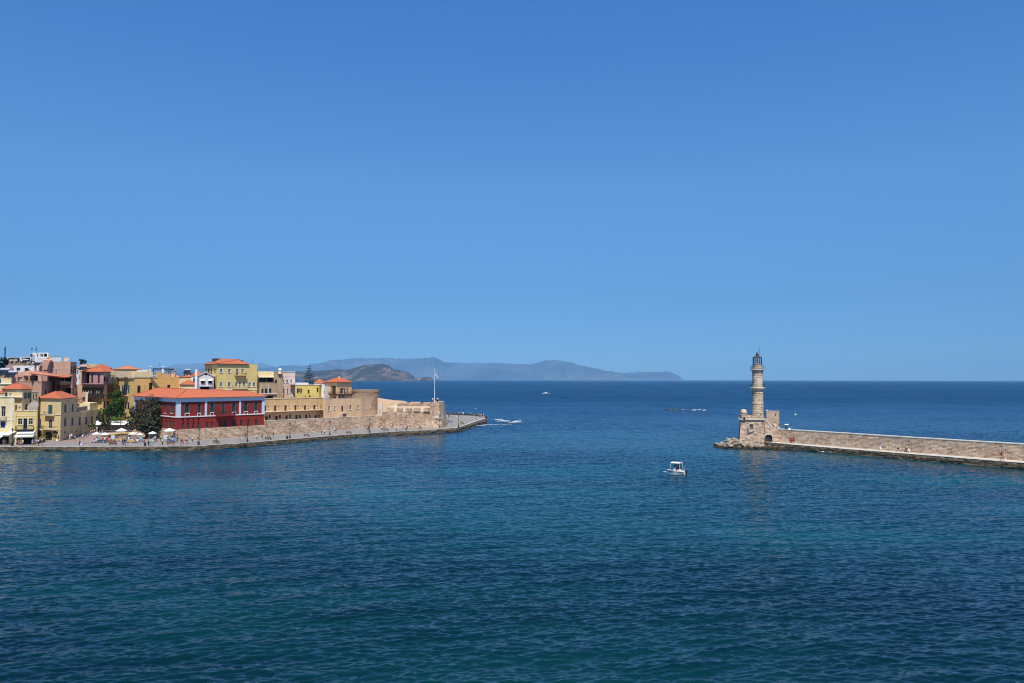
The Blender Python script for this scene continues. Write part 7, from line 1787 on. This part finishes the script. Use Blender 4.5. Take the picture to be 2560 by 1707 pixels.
# ------------------------------------------------------------------ reefs and foam
def reef(places, lab, grp, seed):
    rr = random.Random(seed)
    for px, py, s_ in places:
        p = G(px, py, 0); o = bpy.data.objects.new('reef_rock', BM[rr.randrange(5)]); COL.objects.link(o); o.location = (p.x, p.y, -.1); o.rotation_euler = (0,0,rr.random()*6); o.scale = (s_*1.6, s_, s_*.45); tag(o, lab, 'rock', grp)
reef([(1270,1056,1.2),(1277,1055,1.5),(1283,1056,1.1),(1262,1057.5,1.0),(1290,1057,1.0),(1253,1058.5,.8),(1210,1060,1.2),(1200,1061.5,1.0),(1220,1060,.8)], 'low dark rock awash in foam off the quay tip', 'rocks awash off the quay tip', 5)
reef([(1668,1023.5,2.2),(1678,1023,2.4),(1686,1023.8,2.0),(1694,1024,2.2),(1703,1024.3,1.8),(1738,1025.5,1.3),(1752,1025.8,1.2)], 'low brown rock awash in open water left of the lighthouse', 'rocks awash left of the lighthouse', 6)
def foam_mat():
    t = NT('sea_foam'); co = t.coord('Object'); n = t.noise(co, 1.1, 5, .7, .5); uv = t.n('ShaderNodeTexCoord'); sp = t.n('ShaderNodeSeparateXYZ'); t.l(uv.outputs['UV'], sp.inputs[0])
    ed = t.math('MULTIPLY', t.math('SUBTRACT', 1.0, t.math('ABSOLUTE', t.math('SUBTRACT', t.math('MULTIPLY', sp.outputs[1], 2.0), 1.0))), 1.0)
    big = t.noise(co, .16, 3, .6)
    v = t.math('ADD', t.math('MULTIPLY', n, .8), t.math('MULTIPLY_ADD', ed, .25, t.math('MULTIPLY', big, .5)))
    a = t.ramp(v, [(.80, (0,0,0)), (.93, (1,1,1))])
    p = t.n('ShaderNodeBsdfPrincipled'); p.inputs['Base Color'].default_value = (.72,.77,.79,1); p.inputs['Roughness'].default_value = .7; t.l(a, p.inputs['Alpha']); t.l(p.outputs[0], t.out.inputs['Surface']); return t.m
FOAM = foam_mat()
g = MB()
def patch(cx, cy, rx, ry, h=.18, nz=0):
    p = G(cx, cy, 0); q = G(cx+rx, cy, 0); r2 = G(cx, cy-ry, 0); wx = (q.x-p.x); wy = abs(r2.y-p.y); n1, n2 = 16, 6
    def f(i, j):
        u, v_ = i/n1*2-1, j/n2*2-1; k_ = max(0, 1-u*u-v_*v_*.6); s_ = math.sqrt(max(0, 1-u*u)); return V((p.x+u*wx, p.y+v_*wy*s_, .14+h*k_*(.6+.8*noise.noise(V((u*4+cx, v_*3, 0))))))
    for i in range(n1):
        for j in range(n2): g.face([f(i,j), f(i+1,j), f(i+1,j+1), f(i,j+1)], uv=[(i/n1,j/n2),((i+1)/n1,j/n2),((i+1)/n1,(j+1)/n2),(i/n1,(j+1)/n2)])
for a in ((1247,1049.5,13,3,.5),(1258,1052.5,20,2.4,.35),(1292,1054.5,13,3,.8),(1300,1052.5,5,2.5,1.1),(1283,1057,14,2,.3),(1225,1061.5,22,1.6,.2),(1200,1064,16,1.5,.15),(1262,1060.5,20,1.4,.15),(1691,1023.5,22,1.4,.3),(1745,1025.2,16,1.6,.9),(1763,1026,5,1.2,.8),(2067,1129.5,14,2.4,.3),(2070,1127.5,6,2.6,.7),(1664,1180,6,2,.1),(1690,1186,18,2.0,.08),(1706,1187,9,1.6,.08)): patch(*a)
# thin broken wash along quay and pier
def wash(line, step, seed, o0=.15, o1=.9):
    rr = random.Random(seed)
    for i in range(0, len(line)-3, 1):
        a, b = line[i], line[i+1]; t_ = V((b.x-a.x, b.y-a.y)).normalized(); n_ = V((t_.y, -t_.x, 0))
        z_ = .13; A = V((a.x,a.y,z_)); B = V((b.x,b.y,z_)); g.face([A+n_*o0, B+n_*o0, B+n_*o1, A+n_*o1][::1], uv=[(0,.25),(1,.25),(1,.0),(0,.0)])
wash(face_line, 1, 2, .25, 1.5); wash(fl, 1, 3, .2, 1.3)
tag(g.build('foam', FOAM, smooth=True), 'white broken water around rocks, quay and pier', 'foam', kind='stuff')
# ------------------------------------------------------------------ people
def skin_mesh(name, pts, edges, root, sub=1):
    """one continuous surface grown round a jointed skeleton"""
    names = list(pts); idx = {n: i for i, n in enumerate(names)}
    me = bpy.data.meshes.new(name); me.from_pydata([pts[n][0] for n in names], [(idx[a], idx[b]) for a, b in edges], [])
    o = bpy.data.objects.new(name, me); COL.objects.link(o)
    md = o.modifiers.new('s', 'SKIN'); md.use_smooth_shade = True
    for i, n in enumerate(names):
        sv = me.skin_vertices[0].data[i]; r = pts[n][1]; sv.radius = r if hasattr(r, '__len__') else (r, r); sv.use_root = (n == root)
    if sub: s_ = o.modifiers.new('u', 'SUBSURF'); s_.levels = sub; s_.render_levels = sub
    dg = bpy.context.evaluated_depsgraph_get(); dg.update(); out = bpy.data.meshes.new_from_object(o.evaluated_get(dg)); out.name = name
    bpy.data.objects.remove(o); bpy.data.meshes.remove(me); return out
def pose(kind):
    if kind == 'stand': j = dict(hip=(0,0,.93), kl=(-.1,-.01,.5), kr=(.1,-.01,.5), al=(-.11,.02,.08), ar=(.11,.02,.08), el=(-.27,.03,1.13), er=(.27,.03,1.13), wl=(-.28,-.08,.88), wr=(.28,-.08,.88), dy=0)
    elif kind == 'walk': j = dict(hip=(0,0,.92), kl=(-.09,-.19,.52), kr=(.09,.10,.48), al=(-.1,-.26,.09), ar=(.1,.38,.14), el=(-.25,.14,1.14), er=(.25,-.12,1.14), wl=(-.26,.20,.90), wr=(.26,-.28,.95), dy=-.04)
    elif kind == 'arm': j = dict(hip=(0,0,.93), kl=(-.12,-.03,.5), kr=(.1,.02,.5), al=(-.15,.0,.08), ar=(.12,.05,.08), el=(-.27,-.06,1.17), er=(.28,-.12,1.22), wl=(-.17,-.28,1.12), wr=(.14,-.34,1.36), dy=0)
    else: j = dict(hip=(0,.1,.52), kl=(-.13,-.36,.52), kr=(.13,-.36,.52), al=(-.13,-.38,.09), ar=(.13,-.42,.09), el=(-.27,-.05,.78), er=(.27,-.05,.78), wl=(-.16,-.28,.66), wr=(.16,-.28,.66), dy=.1)
    return j
def person_meshes(kind):
    j = pose(kind); h = V(j['hip']); dy = j['dy']; f = lambda z: V((0, dy, h.z+z)); v = lambda k_: V(j[k_])
    P = {'hip': (h, (.155,.115)), 'waist': (f(.17), (.13,.10)), 'chest': (f(.36), (.165,.115)), 'neck0': (f(.50), (.075,.07)), 'neck': (f(.58), (.052,.055)), 'chin': (f(.645)+V((0,-.012,0)), (.068,.08)), 'head': (f(.735), (.08,.098)), 'crown': (f(.81), (.055,.065)),
         'sl': (f(.46)+V((-.165,0,0)), .058), 'sr': (f(.46)+V((.165,0,0)), .058), 'el': (v('el'), .042), 'er': (v('er'), .042), 'wl': (v('wl'), .028), 'wr': (v('wr'), .028),
         'hl': (v('wl')+(v('wl')-v('el')).normalized()*.09, (.036,.018)), 'hr': (v('wr')+(v('wr')-v('er')).normalized()*.09, (.036,.018)),
         'fl': (v('wl')+(v('wl')-v('el')).normalized()*.17, (.022,.010)), 'fr': (v('wr')+(v('wr')-v('er')).normalized()*.17, (.022,.010)),
         'pl': (h+V((-.09,0,-.06)), .095), 'pr': (h+V((.09,0,-.06)), .095), 'kl': (v('kl'), .058), 'kr': (v('kr'), .058), 'al': (v('al'), .04), 'ar': (v('ar'), .04),
         'tl': (v('al')+V((-.01,-.16,-.045)), (.042,.028)), 'tr': (v('ar')+V((.01,-.16,-.045)), (.042,.028))}
    E = [('hip','waist'),('waist','chest'),('chest','neck0'),('neck0','neck'),('neck','chin'),('chin','head'),('head','crown'),('chest','sl'),('chest','sr'),('sl','el'),('sr','er'),('el','wl'),('er','wr'),('wl','hl'),('wr','hr'),('hl','fl'),('hr','fr'),
         ('hip','pl'),('hip','pr'),('pl','kl'),('pr','kr'),('kl','al'),('kr','ar'),('al','tl'),('ar','tr')]
    body = skin_mesh('body', P, E, 'hip')
    g = 1.22
    def sub(keys, scale): return {k_: (P[k_][0], tuple(x*scale+.008 for x in (P[k_][1] if hasattr(P[k_][1], '__len__') else (P[k_][1],)*2))) for k_ in keys}
    S = sub(['hip','waist','chest','neck0','sl','sr'], 1.1); S['hip'] = (h+V((0,0,-.02)), (.165,.125)); S['cl'] = ((P['sl'][0]*.35+P['el'][0]*.65), (.062,.062)); S['cr'] = ((P['sr'][0]*.35+P['er'][0]*.65), (.062,.062))
    shirt = skin_mesh('shirt', S, [('hip','waist'),('waist','chest'),('chest','neck0'),('chest','sl'),('chest','sr'),('sl','cl'),('sr','cr')], 'waist')
    T = sub(['hip','pl','pr'], 1.12); T['kl'] = (P['pl'][0]*.25+P['kl'][0]*.75, (.088,.088)); T['kr'] = (P['pr'][0]*.25+P['kr'][0]*.75, (.088,.088))
    shorts = skin_mesh('shorts', T, [('hip','pl'),('hip','pr'),('pl','kl'),('pr','kr')], 'hip')
    T = sub(['hip','pl','pr','kl','kr'], 1.15); T['al'] = (P['al'][0]+V((0,0,.05)), (.06,.06)); T['ar'] = (P['ar'][0]+V((0,0,.05)), (.06,.06))
    trousers = skin_mesh('trousers', T, [('hip','pl'),('hip','pr'),('pl','kl'),('pr','kr'),('kl','al'),('kr','ar')], 'hip')
    g = MB(); kz = (v('kl')+v('kr'))/2; 
    for i in range(12):
        a0, a1 = 2*math.pi*i/12, 2*math.pi*(i+1)/12; top = h+V((0,0,.1)); bt_ = kz+V((0,0,-.12))
        q = lambda c, r, a: V((c.x+r*math.cos(a), c.y+r*.8*math.sin(a), c.z)); g.face([q(bt_,.27,a0), q(bt_,.27,a1), q(h,.185,a1), q(h,.185,a0)]); g.face([q(h,.185,a0), q(h,.185,a1), q(top,.15,a1), q(top,.15,a0)])
    so = g.build('skirt', WHITEP, smooth=True); skirt = so.data; bpy.data.objects.remove(so)
    H_ = {'a': (f(.70)+V((0,.02,0)), (.083,.088)), 'b': (f(.765)+V((0,.015,0)), (.092,.105)), 'c': (f(.83), (.06,.07))}
    hair = skin_mesh('hair', H_, [('a','b'),('b','c')], 'b')
    g = MB(); c = f(.785); g.lathe([(.0,.0),(.19,-.005),(.19,.005),(.095,.02),(.09,.09),(.05,.115),(0,.12)], (c.x,c.y,c.z), 12); ho = g.build('hat', WHITEP, smooth=True); hat = ho.data; bpy.data.objects.remove(ho)
    return dict(body=body, shirt=shirt, shorts=shorts, trousers=trousers, skirt=skirt, hair=hair, hat=hat)
PM = {k_: person_meshes(k_) for k_ in ('stand', 'walk', 'arm', 'sit')}
SKIN_ = plain('skin', (.42,.24,.16), .6, .3); SKIN2 = plain('tanned_skin', (.28,.15,.09), .6, .3)
CL = {'white': (.72,.72,.72), 'black': (.015,.015,.018), 'grey': (.25,.25,.26), 'red': (.45,.03,.035), 'blue': (.05,.13,.40), 'light blue': (.30,.45,.62), 'navy': (.015,.025,.09), 'teal': (.05,.35,.36), 'green': (.02,.20,.09), 'yellow': (.62,.50,.12), 'orange': (.60,.24,.06), 'pink': (.62,.28,.32), 'beige': (.50,.42,.31), 'brown': (.16,.09,.05), 'dark red': (.22,.015,.03)}
CM = {k_: plain('cloth_'+k_.replace(' ', '_'), c, .9, .1, var=.1) for k_, c in CL.items()}
HAIRM = {'dark': plain('dark_hair', (.02,.014,.01), .6), 'brown': plain('brown_hair', (.10,.055,.03), .6), 'fair': plain('fair_hair', (.35,.25,.13), .6)}
for kk in PM.values():
    for me in kk.values():
        if not me.materials: me.materials.append(SKIN_)
PEOPLE = []
_rg = random.Random(77)
def person(loc, kind, top, low, lowk, place, rz=None, hat=None, h=None, act=None):
    rz = _rg.uniform(-3.1, 3.1) if rz is None else rz
    e = empty('person', loc, rz, None, 'person'); s_ = (h or _rg.uniform(.94, 1.05)); e.scale = (s_, s_, s_)
    m_ = PM[kind]
    def ch(nm, mat):
        o = bpy.data.objects.new(nm, m_[nm]); COL.objects.link(o); o.parent = e; o.material_slots[0].link = 'OBJECT'; o.material_slots[0].material = mat
    ch('body', _rg.choice((SKIN_, SKIN_, SKIN2))); ch('shirt', CM[top]); ch(lowk, CM[low])
    hk = _rg.choice(('dark', 'dark', 'brown', 'fair')); ch('hair', HAIRM[hk])
    if hat: ch('hat', CM[hat])
    act = act or {'stand': 'standing', 'walk': 'walking', 'arm': 'with raised arms', 'sit': 'sitting'}[kind]
    what = {'shorts': 'shorts', 'trousers': 'trousers', 'skirt': 'skirt'}[lowk]
    lab = f"person in {top} shirt and {low} {what}{', '+hat+' hat,' if hat else ''} {act} {place}"
    PEOPLE.append((e, lab, loc[0]/max(1, loc[1]))); return e
A1, A2 = 'by the yellow awnings', 'near the arched door'
data = [
 # px, py, pose, top, low, lowkind, place, hat
 (8,1112,'stand','teal','grey','shorts',A1,None),(12.5,1112.3,'walk','red','black','shorts',A1,None),(33.5,1114.5,'stand','black','navy','trousers',A1,None),(40.5,1114,'stand','white','green','shorts',A1,None),(46,1112.5,'walk','orange','beige','shorts',A1,None),(51.8,1112,'arm','white','pink','skirt',A1,'white'),(56.5,1112,'walk','yellow','beige','shorts',A1,None),
 (81,1113,'stand','grey','yellow','shorts',A2,None),(86.5,1110.5,'walk','blue','navy','shorts',A2,None),(91.5,1112.5,'walk','white','grey','shorts',A2,None),(96,1113,'arm','white','black','trousers',A2,None),(101,1111,'walk','black','black','shorts',A2,None),(105.3,1110,'stand','beige','dark red','shorts',A2,None),(146.5,1103,'walk','black','grey','trousers',A2,None),
 (170.5,1098,'walk','navy','navy','trousers','before the beige wing',None),(174.5,1098,'walk','white','beige','skirt','before the beige wing',None),(178.5,1098,'walk','white','black','shorts','before the beige wing',None),(186.7,1101.5,'walk','grey','black','shorts','before the beige wing',None),(206.5,1099.5,'walk','white','brown','shorts','right of the second lamp',None),(209.5,1096,'walk','grey','black','shorts','right of the second lamp',None),
 (216,1093.5,'walk','black','brown','shorts','on the sloping plaza',None),(221.5,1091,'walk','blue','black','shorts','on the sloping plaza',None),(226.5,1088,'walk','white','blue','shorts','on the sloping plaza',None),(231,1084.5,'walk','white','black','shorts','on the sloping plaza','beige'),(236.5,1084,'stand','white','navy','shorts','on the sloping plaza',None),
 (211,1081.5,'stand','green','white','shorts','by the beige wing wall',None),(215,1080.5,'stand','white','black','trousers','by the beige wing wall',None),(218.5,1080,'walk','white','green','trousers','by the beige wing wall',None),(222.5,1080,'stand','black','brown','trousers','by the beige wing wall',None),(228.5,1078.5,'walk','white','grey','shorts','by the beige wing wall','white'),(233,1077.5,'stand','beige','white','shorts','by the beige wing wall',None),(238,1077,'walk','orange','brown','skirt','by the beige wing wall',None),(242,1078.5,'stand','white','beige','trousers','by the beige wing wall',None),
 (246,1083,'stand','black','navy','trousers','under the small tree',None),(250.5,1084,'walk','navy','beige','shorts','under the small tree',None),(253,1082,'stand','white','black','shorts','under the small tree',None),
 (238.5,1101,'stand','white','white','trousers','at the left market stalls',None),(242.5,1100.5,'stand','yellow','grey','shorts','at the left market stalls',None),(252.5,1107,'stand','orange','navy','shorts','at the left market stalls',None),(261.5,1106.5,'arm','white','green','shorts','at the left market stalls',None),(265,1102,'stand','grey','black','trousers','at the left market stalls',None),(271.5,1101.5,'stand','dark red','red','skirt','at the left market stalls',None),
 (274,1111,'stand','pink','orange','shorts','beside the red clad bench',None),(306.8,1112.3,'walk','dark red','black','trousers','before the widest parasol',None),(311,1113.3,'stand','black','blue','shorts','before the widest parasol',None),(314,1112,'walk','navy','blue','shorts','before the widest parasol',None),
 (317.5,1103.5,'stand','brown','black','shorts','at the middle stalls',None),(321.5,1105,'stand','white','white','shorts','at the middle stalls',None),(325,1098.5,'stand','black','brown','trousers','at the middle stalls',None),(347.5,1104,'walk','white','light blue','trousers','at the middle stalls',None),(334,1099.5,'stand','grey','grey','shorts','at the middle stalls',None),
 (371.5,1113,'stand','green','black','trousers','right of the litter bin',None),(375,1112,'walk','white','grey','skirt','right of the litter bin',None),(383,1108.5,'stand','beige','white','shorts','under the parasol by the tree',None),(387.5,1103,'stand','white','black','shorts','under the parasol by the tree',None),(391.5,1104,'stand','navy','grey','shorts','under the parasol by the tree',None),(373,1101,'stand','black','black','trousers','under the parasol by the tree',None),
 (401.5,1101,'stand','yellow','green','trousers','between two parasols',None),(406,1111,'stand','white','black','trousers','between two parasols',None),
 (420,1103.5,'stand','black','grey','shorts','under the large parasol',None),(424.5,1104,'arm','white','navy','shorts','under the large parasol',None),(429,1102.5,'stand','navy','black','trousers','under the large parasol','white'),(434.5,1104,'stand','blue','navy','shorts','under the large parasol',None),(438,1106,'walk','light blue','white','shorts','under the large parasol',None),(444,1103,'stand','brown','black','shorts','under the large parasol',None),
 (452.3,1112.5,'stand','navy','light blue','shorts','below the red building corner',None),(456.8,1111.5,'walk','red','red','shorts','below the red building corner',None),(466.3,1108,'walk','light blue','black','shorts','below the left of the red building',None),(470.5,1107,'stand','blue','white','shorts','below the left of the red building',None),(480.5,1106.3,'stand','white','navy','shorts','below the left of the red building',None),(494,1111,'stand','light blue','blue','trousers','left of the third lamp',None),
 (614.5,1094,'stand','black','brown','trousers','near the wall left of the fourth lamp',None),(643,1099.5,'walk','white','green','shorts','right of the landing steps',None),(655,1098,'walk','green','black','shorts','right of the landing steps',None),(683,1094.5,'walk','black','grey','shorts','right of the occupied bench',None),
 (804,1085.3,'walk','pink','dark red','shorts','left of the storehouse lamp',None),(811,1085.6,'stand','white','black','shorts','left of the storehouse lamp',None),(836,1080.8,'walk','white','grey','shorts','right of the storehouse lamp',None),(839.5,1079.5,'walk','pink','navy','shorts','right of the storehouse lamp',None),(917.5,1076.5,'stand','white','black','shorts','left of the lamp below the bastion',None),(921.5,1077,'walk','black','brown','trousers','left of the lamp below the bastion',None),
 (954.5,1076.3,'stand','white','black','shorts','left of the empty fort bench',None),(978,1069,'stand','white','grey','shorts','at the foot of the fort wall',None),(982.3,1069,'stand','black','dark red','shorts','at the foot of the fort wall',None),(1006,1072,'walk','white','pink','shorts','beside the lamp at the fort wall',None),(1009.5,1071,'walk','pink','grey','shorts','beside the lamp at the fort wall',None),(1018,1073.5,'stand','red','red','shorts','beside the lamp at the fort wall',None),(1024,1069,'walk','white','brown','shorts','beside the lamp at the fort wall',None),
 (1043,1071.5,'sit','white','red','shorts','on the ground before the fort',None),(1046.5,1071.8,'sit','pink','orange','shorts','on the ground before the fort',None),(1050,1071.8,'sit','red','brown','shorts','on the ground before the fort',None),(1053,1071,'stand','white','red','shorts','on the ground before the fort',None),(1045,1067.5,'stand','white','white','shorts','on the ground before the fort','white'),
 (1087,1065,'walk','white','white','trousers','below the corner bastion',None),(1091.5,1065,'walk','white','grey','skirt','below the corner bastion',None),(1112,1062,'stand','white','black','shorts','right of the corner bastion',None),(1118,1062,'stand','pink','black','shorts','right of the corner bastion',None),(1119.5,1056.5,'stand','blue','blue','skirt','right of the corner bastion',None),(1116,1055.5,'stand','white','grey','shorts','right of the corner bastion',None),(1122,1057.5,'walk','grey','blue','trousers','right of the corner bastion',None),(1127.5,1059.5,'stand','brown','dark red','shorts','right of the corner bastion',None),(1125.5,1041,'stand','black','grey','shorts','on the quay tip',None),(1122,1043,'walk','black','black','trousers','on the quay tip',None),(1131.5,1043,'walk','black','white','shorts','on the quay tip',None),(1154,1061,'sit','black','white','shorts','on the bench at the quay bend',None),
 (1142,1034.6,'sit','black','brown','shorts','on the quay tip wall',None),(1146,1034.8,'sit','white','pink','shorts','on the quay tip wall',None),(1154.5,1036,'stand','white','black','shorts','on the quay tip wall',None),(1158.5,1037.5,'walk','white','white','shorts','on the quay tip wall',None),(1177.5,1038.6,'stand','white','red','shorts','left of the slim lamp at the tip',None),(1184.5,1039.5,'sit','black','black','shorts','left of the slim lamp at the tip',None),
 (1196,1040.6,'stand','white','brown','shorts','at the very end of the quay',None),(1199.5,1042.5,'sit','pink','red','shorts','at the very end of the quay',None),(1202.5,1042.5,'stand','white','red','shorts','at the very end of the quay',None),(1206,1042.7,'stand','black','brown','shorts','at the very end of the quay',None),(1209.3,1040.8,'stand','yellow','white','shorts','at the very end of the quay',None),(1204,1039.5,'sit','grey','navy','shorts','at the very end of the quay',None)]
for d_ in data:
    px, py, kd, tp_, lw_, lk, pl_, ht = d_
    loc = Q(px, py); person(loc, kd, tp_, lw_, lk, pl_, hat=ht)
# people on benches
def on_bench(ib, dx, top, low, place):
    bb = [o for o in bpy.data.objects if o.name.startswith('bench') and o.parent is None and o.type == 'EMPTY']; bb = sorted(bb, key=lambda o: o.name)[ib]
    M_ = Matrix.Rotation(bb.rotation_euler.z, 3, 'Z'); loc = V(bb.location)+M_@V((dx, -.12, -.03)); person(loc, 'sit', top, low, 'shorts', place, rz=bb.rotation_euler.z, h=1.0)
on_bench(1, .1, 'black', 'grey', 'on the bench before the red building'); on_bench(2, .3, 'pink', 'white', 'on the bench by the landing steps'); on_bench(2, -.35, 'grey', 'white', 'on the bench by the landing steps')
on_bench(7, -.45, 'red', 'dark red', 'on the bench by the left stalls'); on_bench(7, .35, 'dark red', 'red', 'on the bench by the left stalls')
for px, tp_, lw_ in ((1082,'white','grey'),(1086.8,'teal','green'),(1092.8,'grey','black'),(1095,'white','black')):
    q = XY(px, fy0+1.6, 1003); person((q.x, q.y, bt+.2 if px < 1094 else bt+.2), 'stand', tp_, lw_, 'trousers', 'on the fort bastion by the flagpole')
q = XY(1032, fy0+.6, 1024); person((q.x, q.y, zc_-.9), 'stand', 'black', 'brown', 'trousers', 'in an embrasure of the fort')
q = W(930.5, 1037, 268); person((q.x, 276, 4.5), 'stand', 'white', 'black', 'shorts', 'on the terrace by the broken arch')
# pier people
zt_w = zwt+.2
for px, py, z, kd, tp_, lw_, lk, pl_, ht in ((1967,1074.5,zt_w,'sit','black','black','shorts','on the sea wall under an umbrella',None), (1980,1074.5,zt_w,'stand','green','beige','shorts','on top of the sea wall',None), (1947.5,1079,4.3,'walk','white','white','shorts','on the lighthouse stair',None), (1950,1071.5,zt_w,'stand','dark red','navy','shorts','at the head of the lighthouse stair',None),
    (1957,1104,zw,'stand','red','white','shorts','on the pier below the stair',None), (1967,1104.6,zw,'stand','white','grey','shorts','on the pier below the stair','white'), (1976,1107,zw,'stand','dark red','red','trousers','on the pier below the stair',None), (1980,1106,zw,'walk','red','dark red','trousers','on the pier below the stair',None), (1984.5,1108,zw,'stand','black','black','shorts','on the pier below the stair',None),
    (2033,1107.3,zw,'sit','black','grey','shorts','at the second stone seat',None), (2001.5,1106.3,zw,'stand','grey','beige','trousers','left of the first stone seat',None),
    (2201,1124.8,zw,'walk','light blue','white','skirt','alone in the middle of the pier',None), (2245,1127.8,zw,'walk','white','black','shorts','on the middle of the pier','white'), (2268,1129,zw,'walk','yellow','brown','shorts','on the middle of the pier',None), (2271.5,1130.5,zw,'walk','grey','white','skirt','on the middle of the pier',None), (2504,1149.5,zw,'walk','dark red','pink','trousers','at the right end of the pier',None), (2508,1150.5,zw,'walk','orange','orange','shorts','at the right end of the pier',None)):
    person(G(px, py, z) if z != zt_w else G(px, py, z)+V((0,.35,0)), kd, tp_, lw_, lk, pl_, hat=ht)
for dx, dy_, tp_ in ((-.35,.3,'black'), (-.45,-.35,'dark red')):
    Mb = Matrix.Rotation(boat.rotation_euler.z, 3, 'Z'); o = person(V(boat.location)+Mb@V((dx*.8, dy_*.8, .42)), 'stand', tp_, 'black', 'shorts', 'under the motor boat canopy', rz=boat.rotation_euler.z+math.pi/2, h=.86)
for dx in (-.8, 1.4):
    q = G(1366, 983, 0); person((q.x+dx, q.y, .85), 'stand', 'red', 'red', 'trousers', 'aboard the tiny far boat', h=1.0)
# unique wording
from collections import defaultdict
by = defaultdict(list)
for e, lab, k_ in PEOPLE: by[lab].append((k_, e))
for lab, L in by.items():
    if len(L) == 1: L[0][1]['label'] = lab
    else:
        L.sort(key=lambda x: x[0]); w_ = ['leftmost', 'second from left', 'third from left', 'fourth from left']
        for i, (k_, e) in enumerate(L): e['label'] = lab+', '+('left one' if i == 0 else 'right one') if len(L) == 2 else lab+', '+w_[i]
for e, lab, k_ in PEOPLE:
    e['group'] = 'people on the quay and pier'
    w = e['label'].split()
    if len(w) > 16: print('LONG', e['label'])
# small held and carried things
q = G(1967, 1074.5, zt_w)+V((0,.35,0)); e = empty('sun_umbrella', (q.x+.1, q.y, q.z+.9), 0, 'white sun umbrella held over the person sitting on the sea wall', 'umbrella')
g = MB(); g.tube([(0,0,-.1),(0,0,.75)], .012, 5); g.build('shaft', IRON, e, world=False); g = MB(); g.lathe([(.62,.55),(.45,.68),(.2,.76),(0,.79)], n=10); g.build('canopy', CANVASW, e, world=False)
def bag(loc, lab, mat, s_=.3):
    e = empty('bag', loc, 0, lab, 'bag'); g = MB(); g.lathe([(0,0),(s_*.8,0),(s_,s_*.5),(s_*.7,s_*1.2),(0,s_*1.3)], n=10); g.build('sack', mat, e, world=False); g = MB(); g.tube([(-s_*.4,0,s_*1.2),(0,0,s_*1.7),(s_*.4,0,s_*1.2)], .02, 5); g.build('handle', mat, e, world=False)
bag(G(1974.5, 1074.5, zt_w)+V((0,.35,0)), 'white bag on top of the sea wall between two people', CANVASW, .42); bag(Q(142, 1101.5), 'white bag beside the person walking near the arched door', CANVASW, .33)
bag(Q(203, 1111.5), 'pale lilac bag at the foot of the second street lamp', plain('lilac_cloth', (.55,.50,.68)), .35)
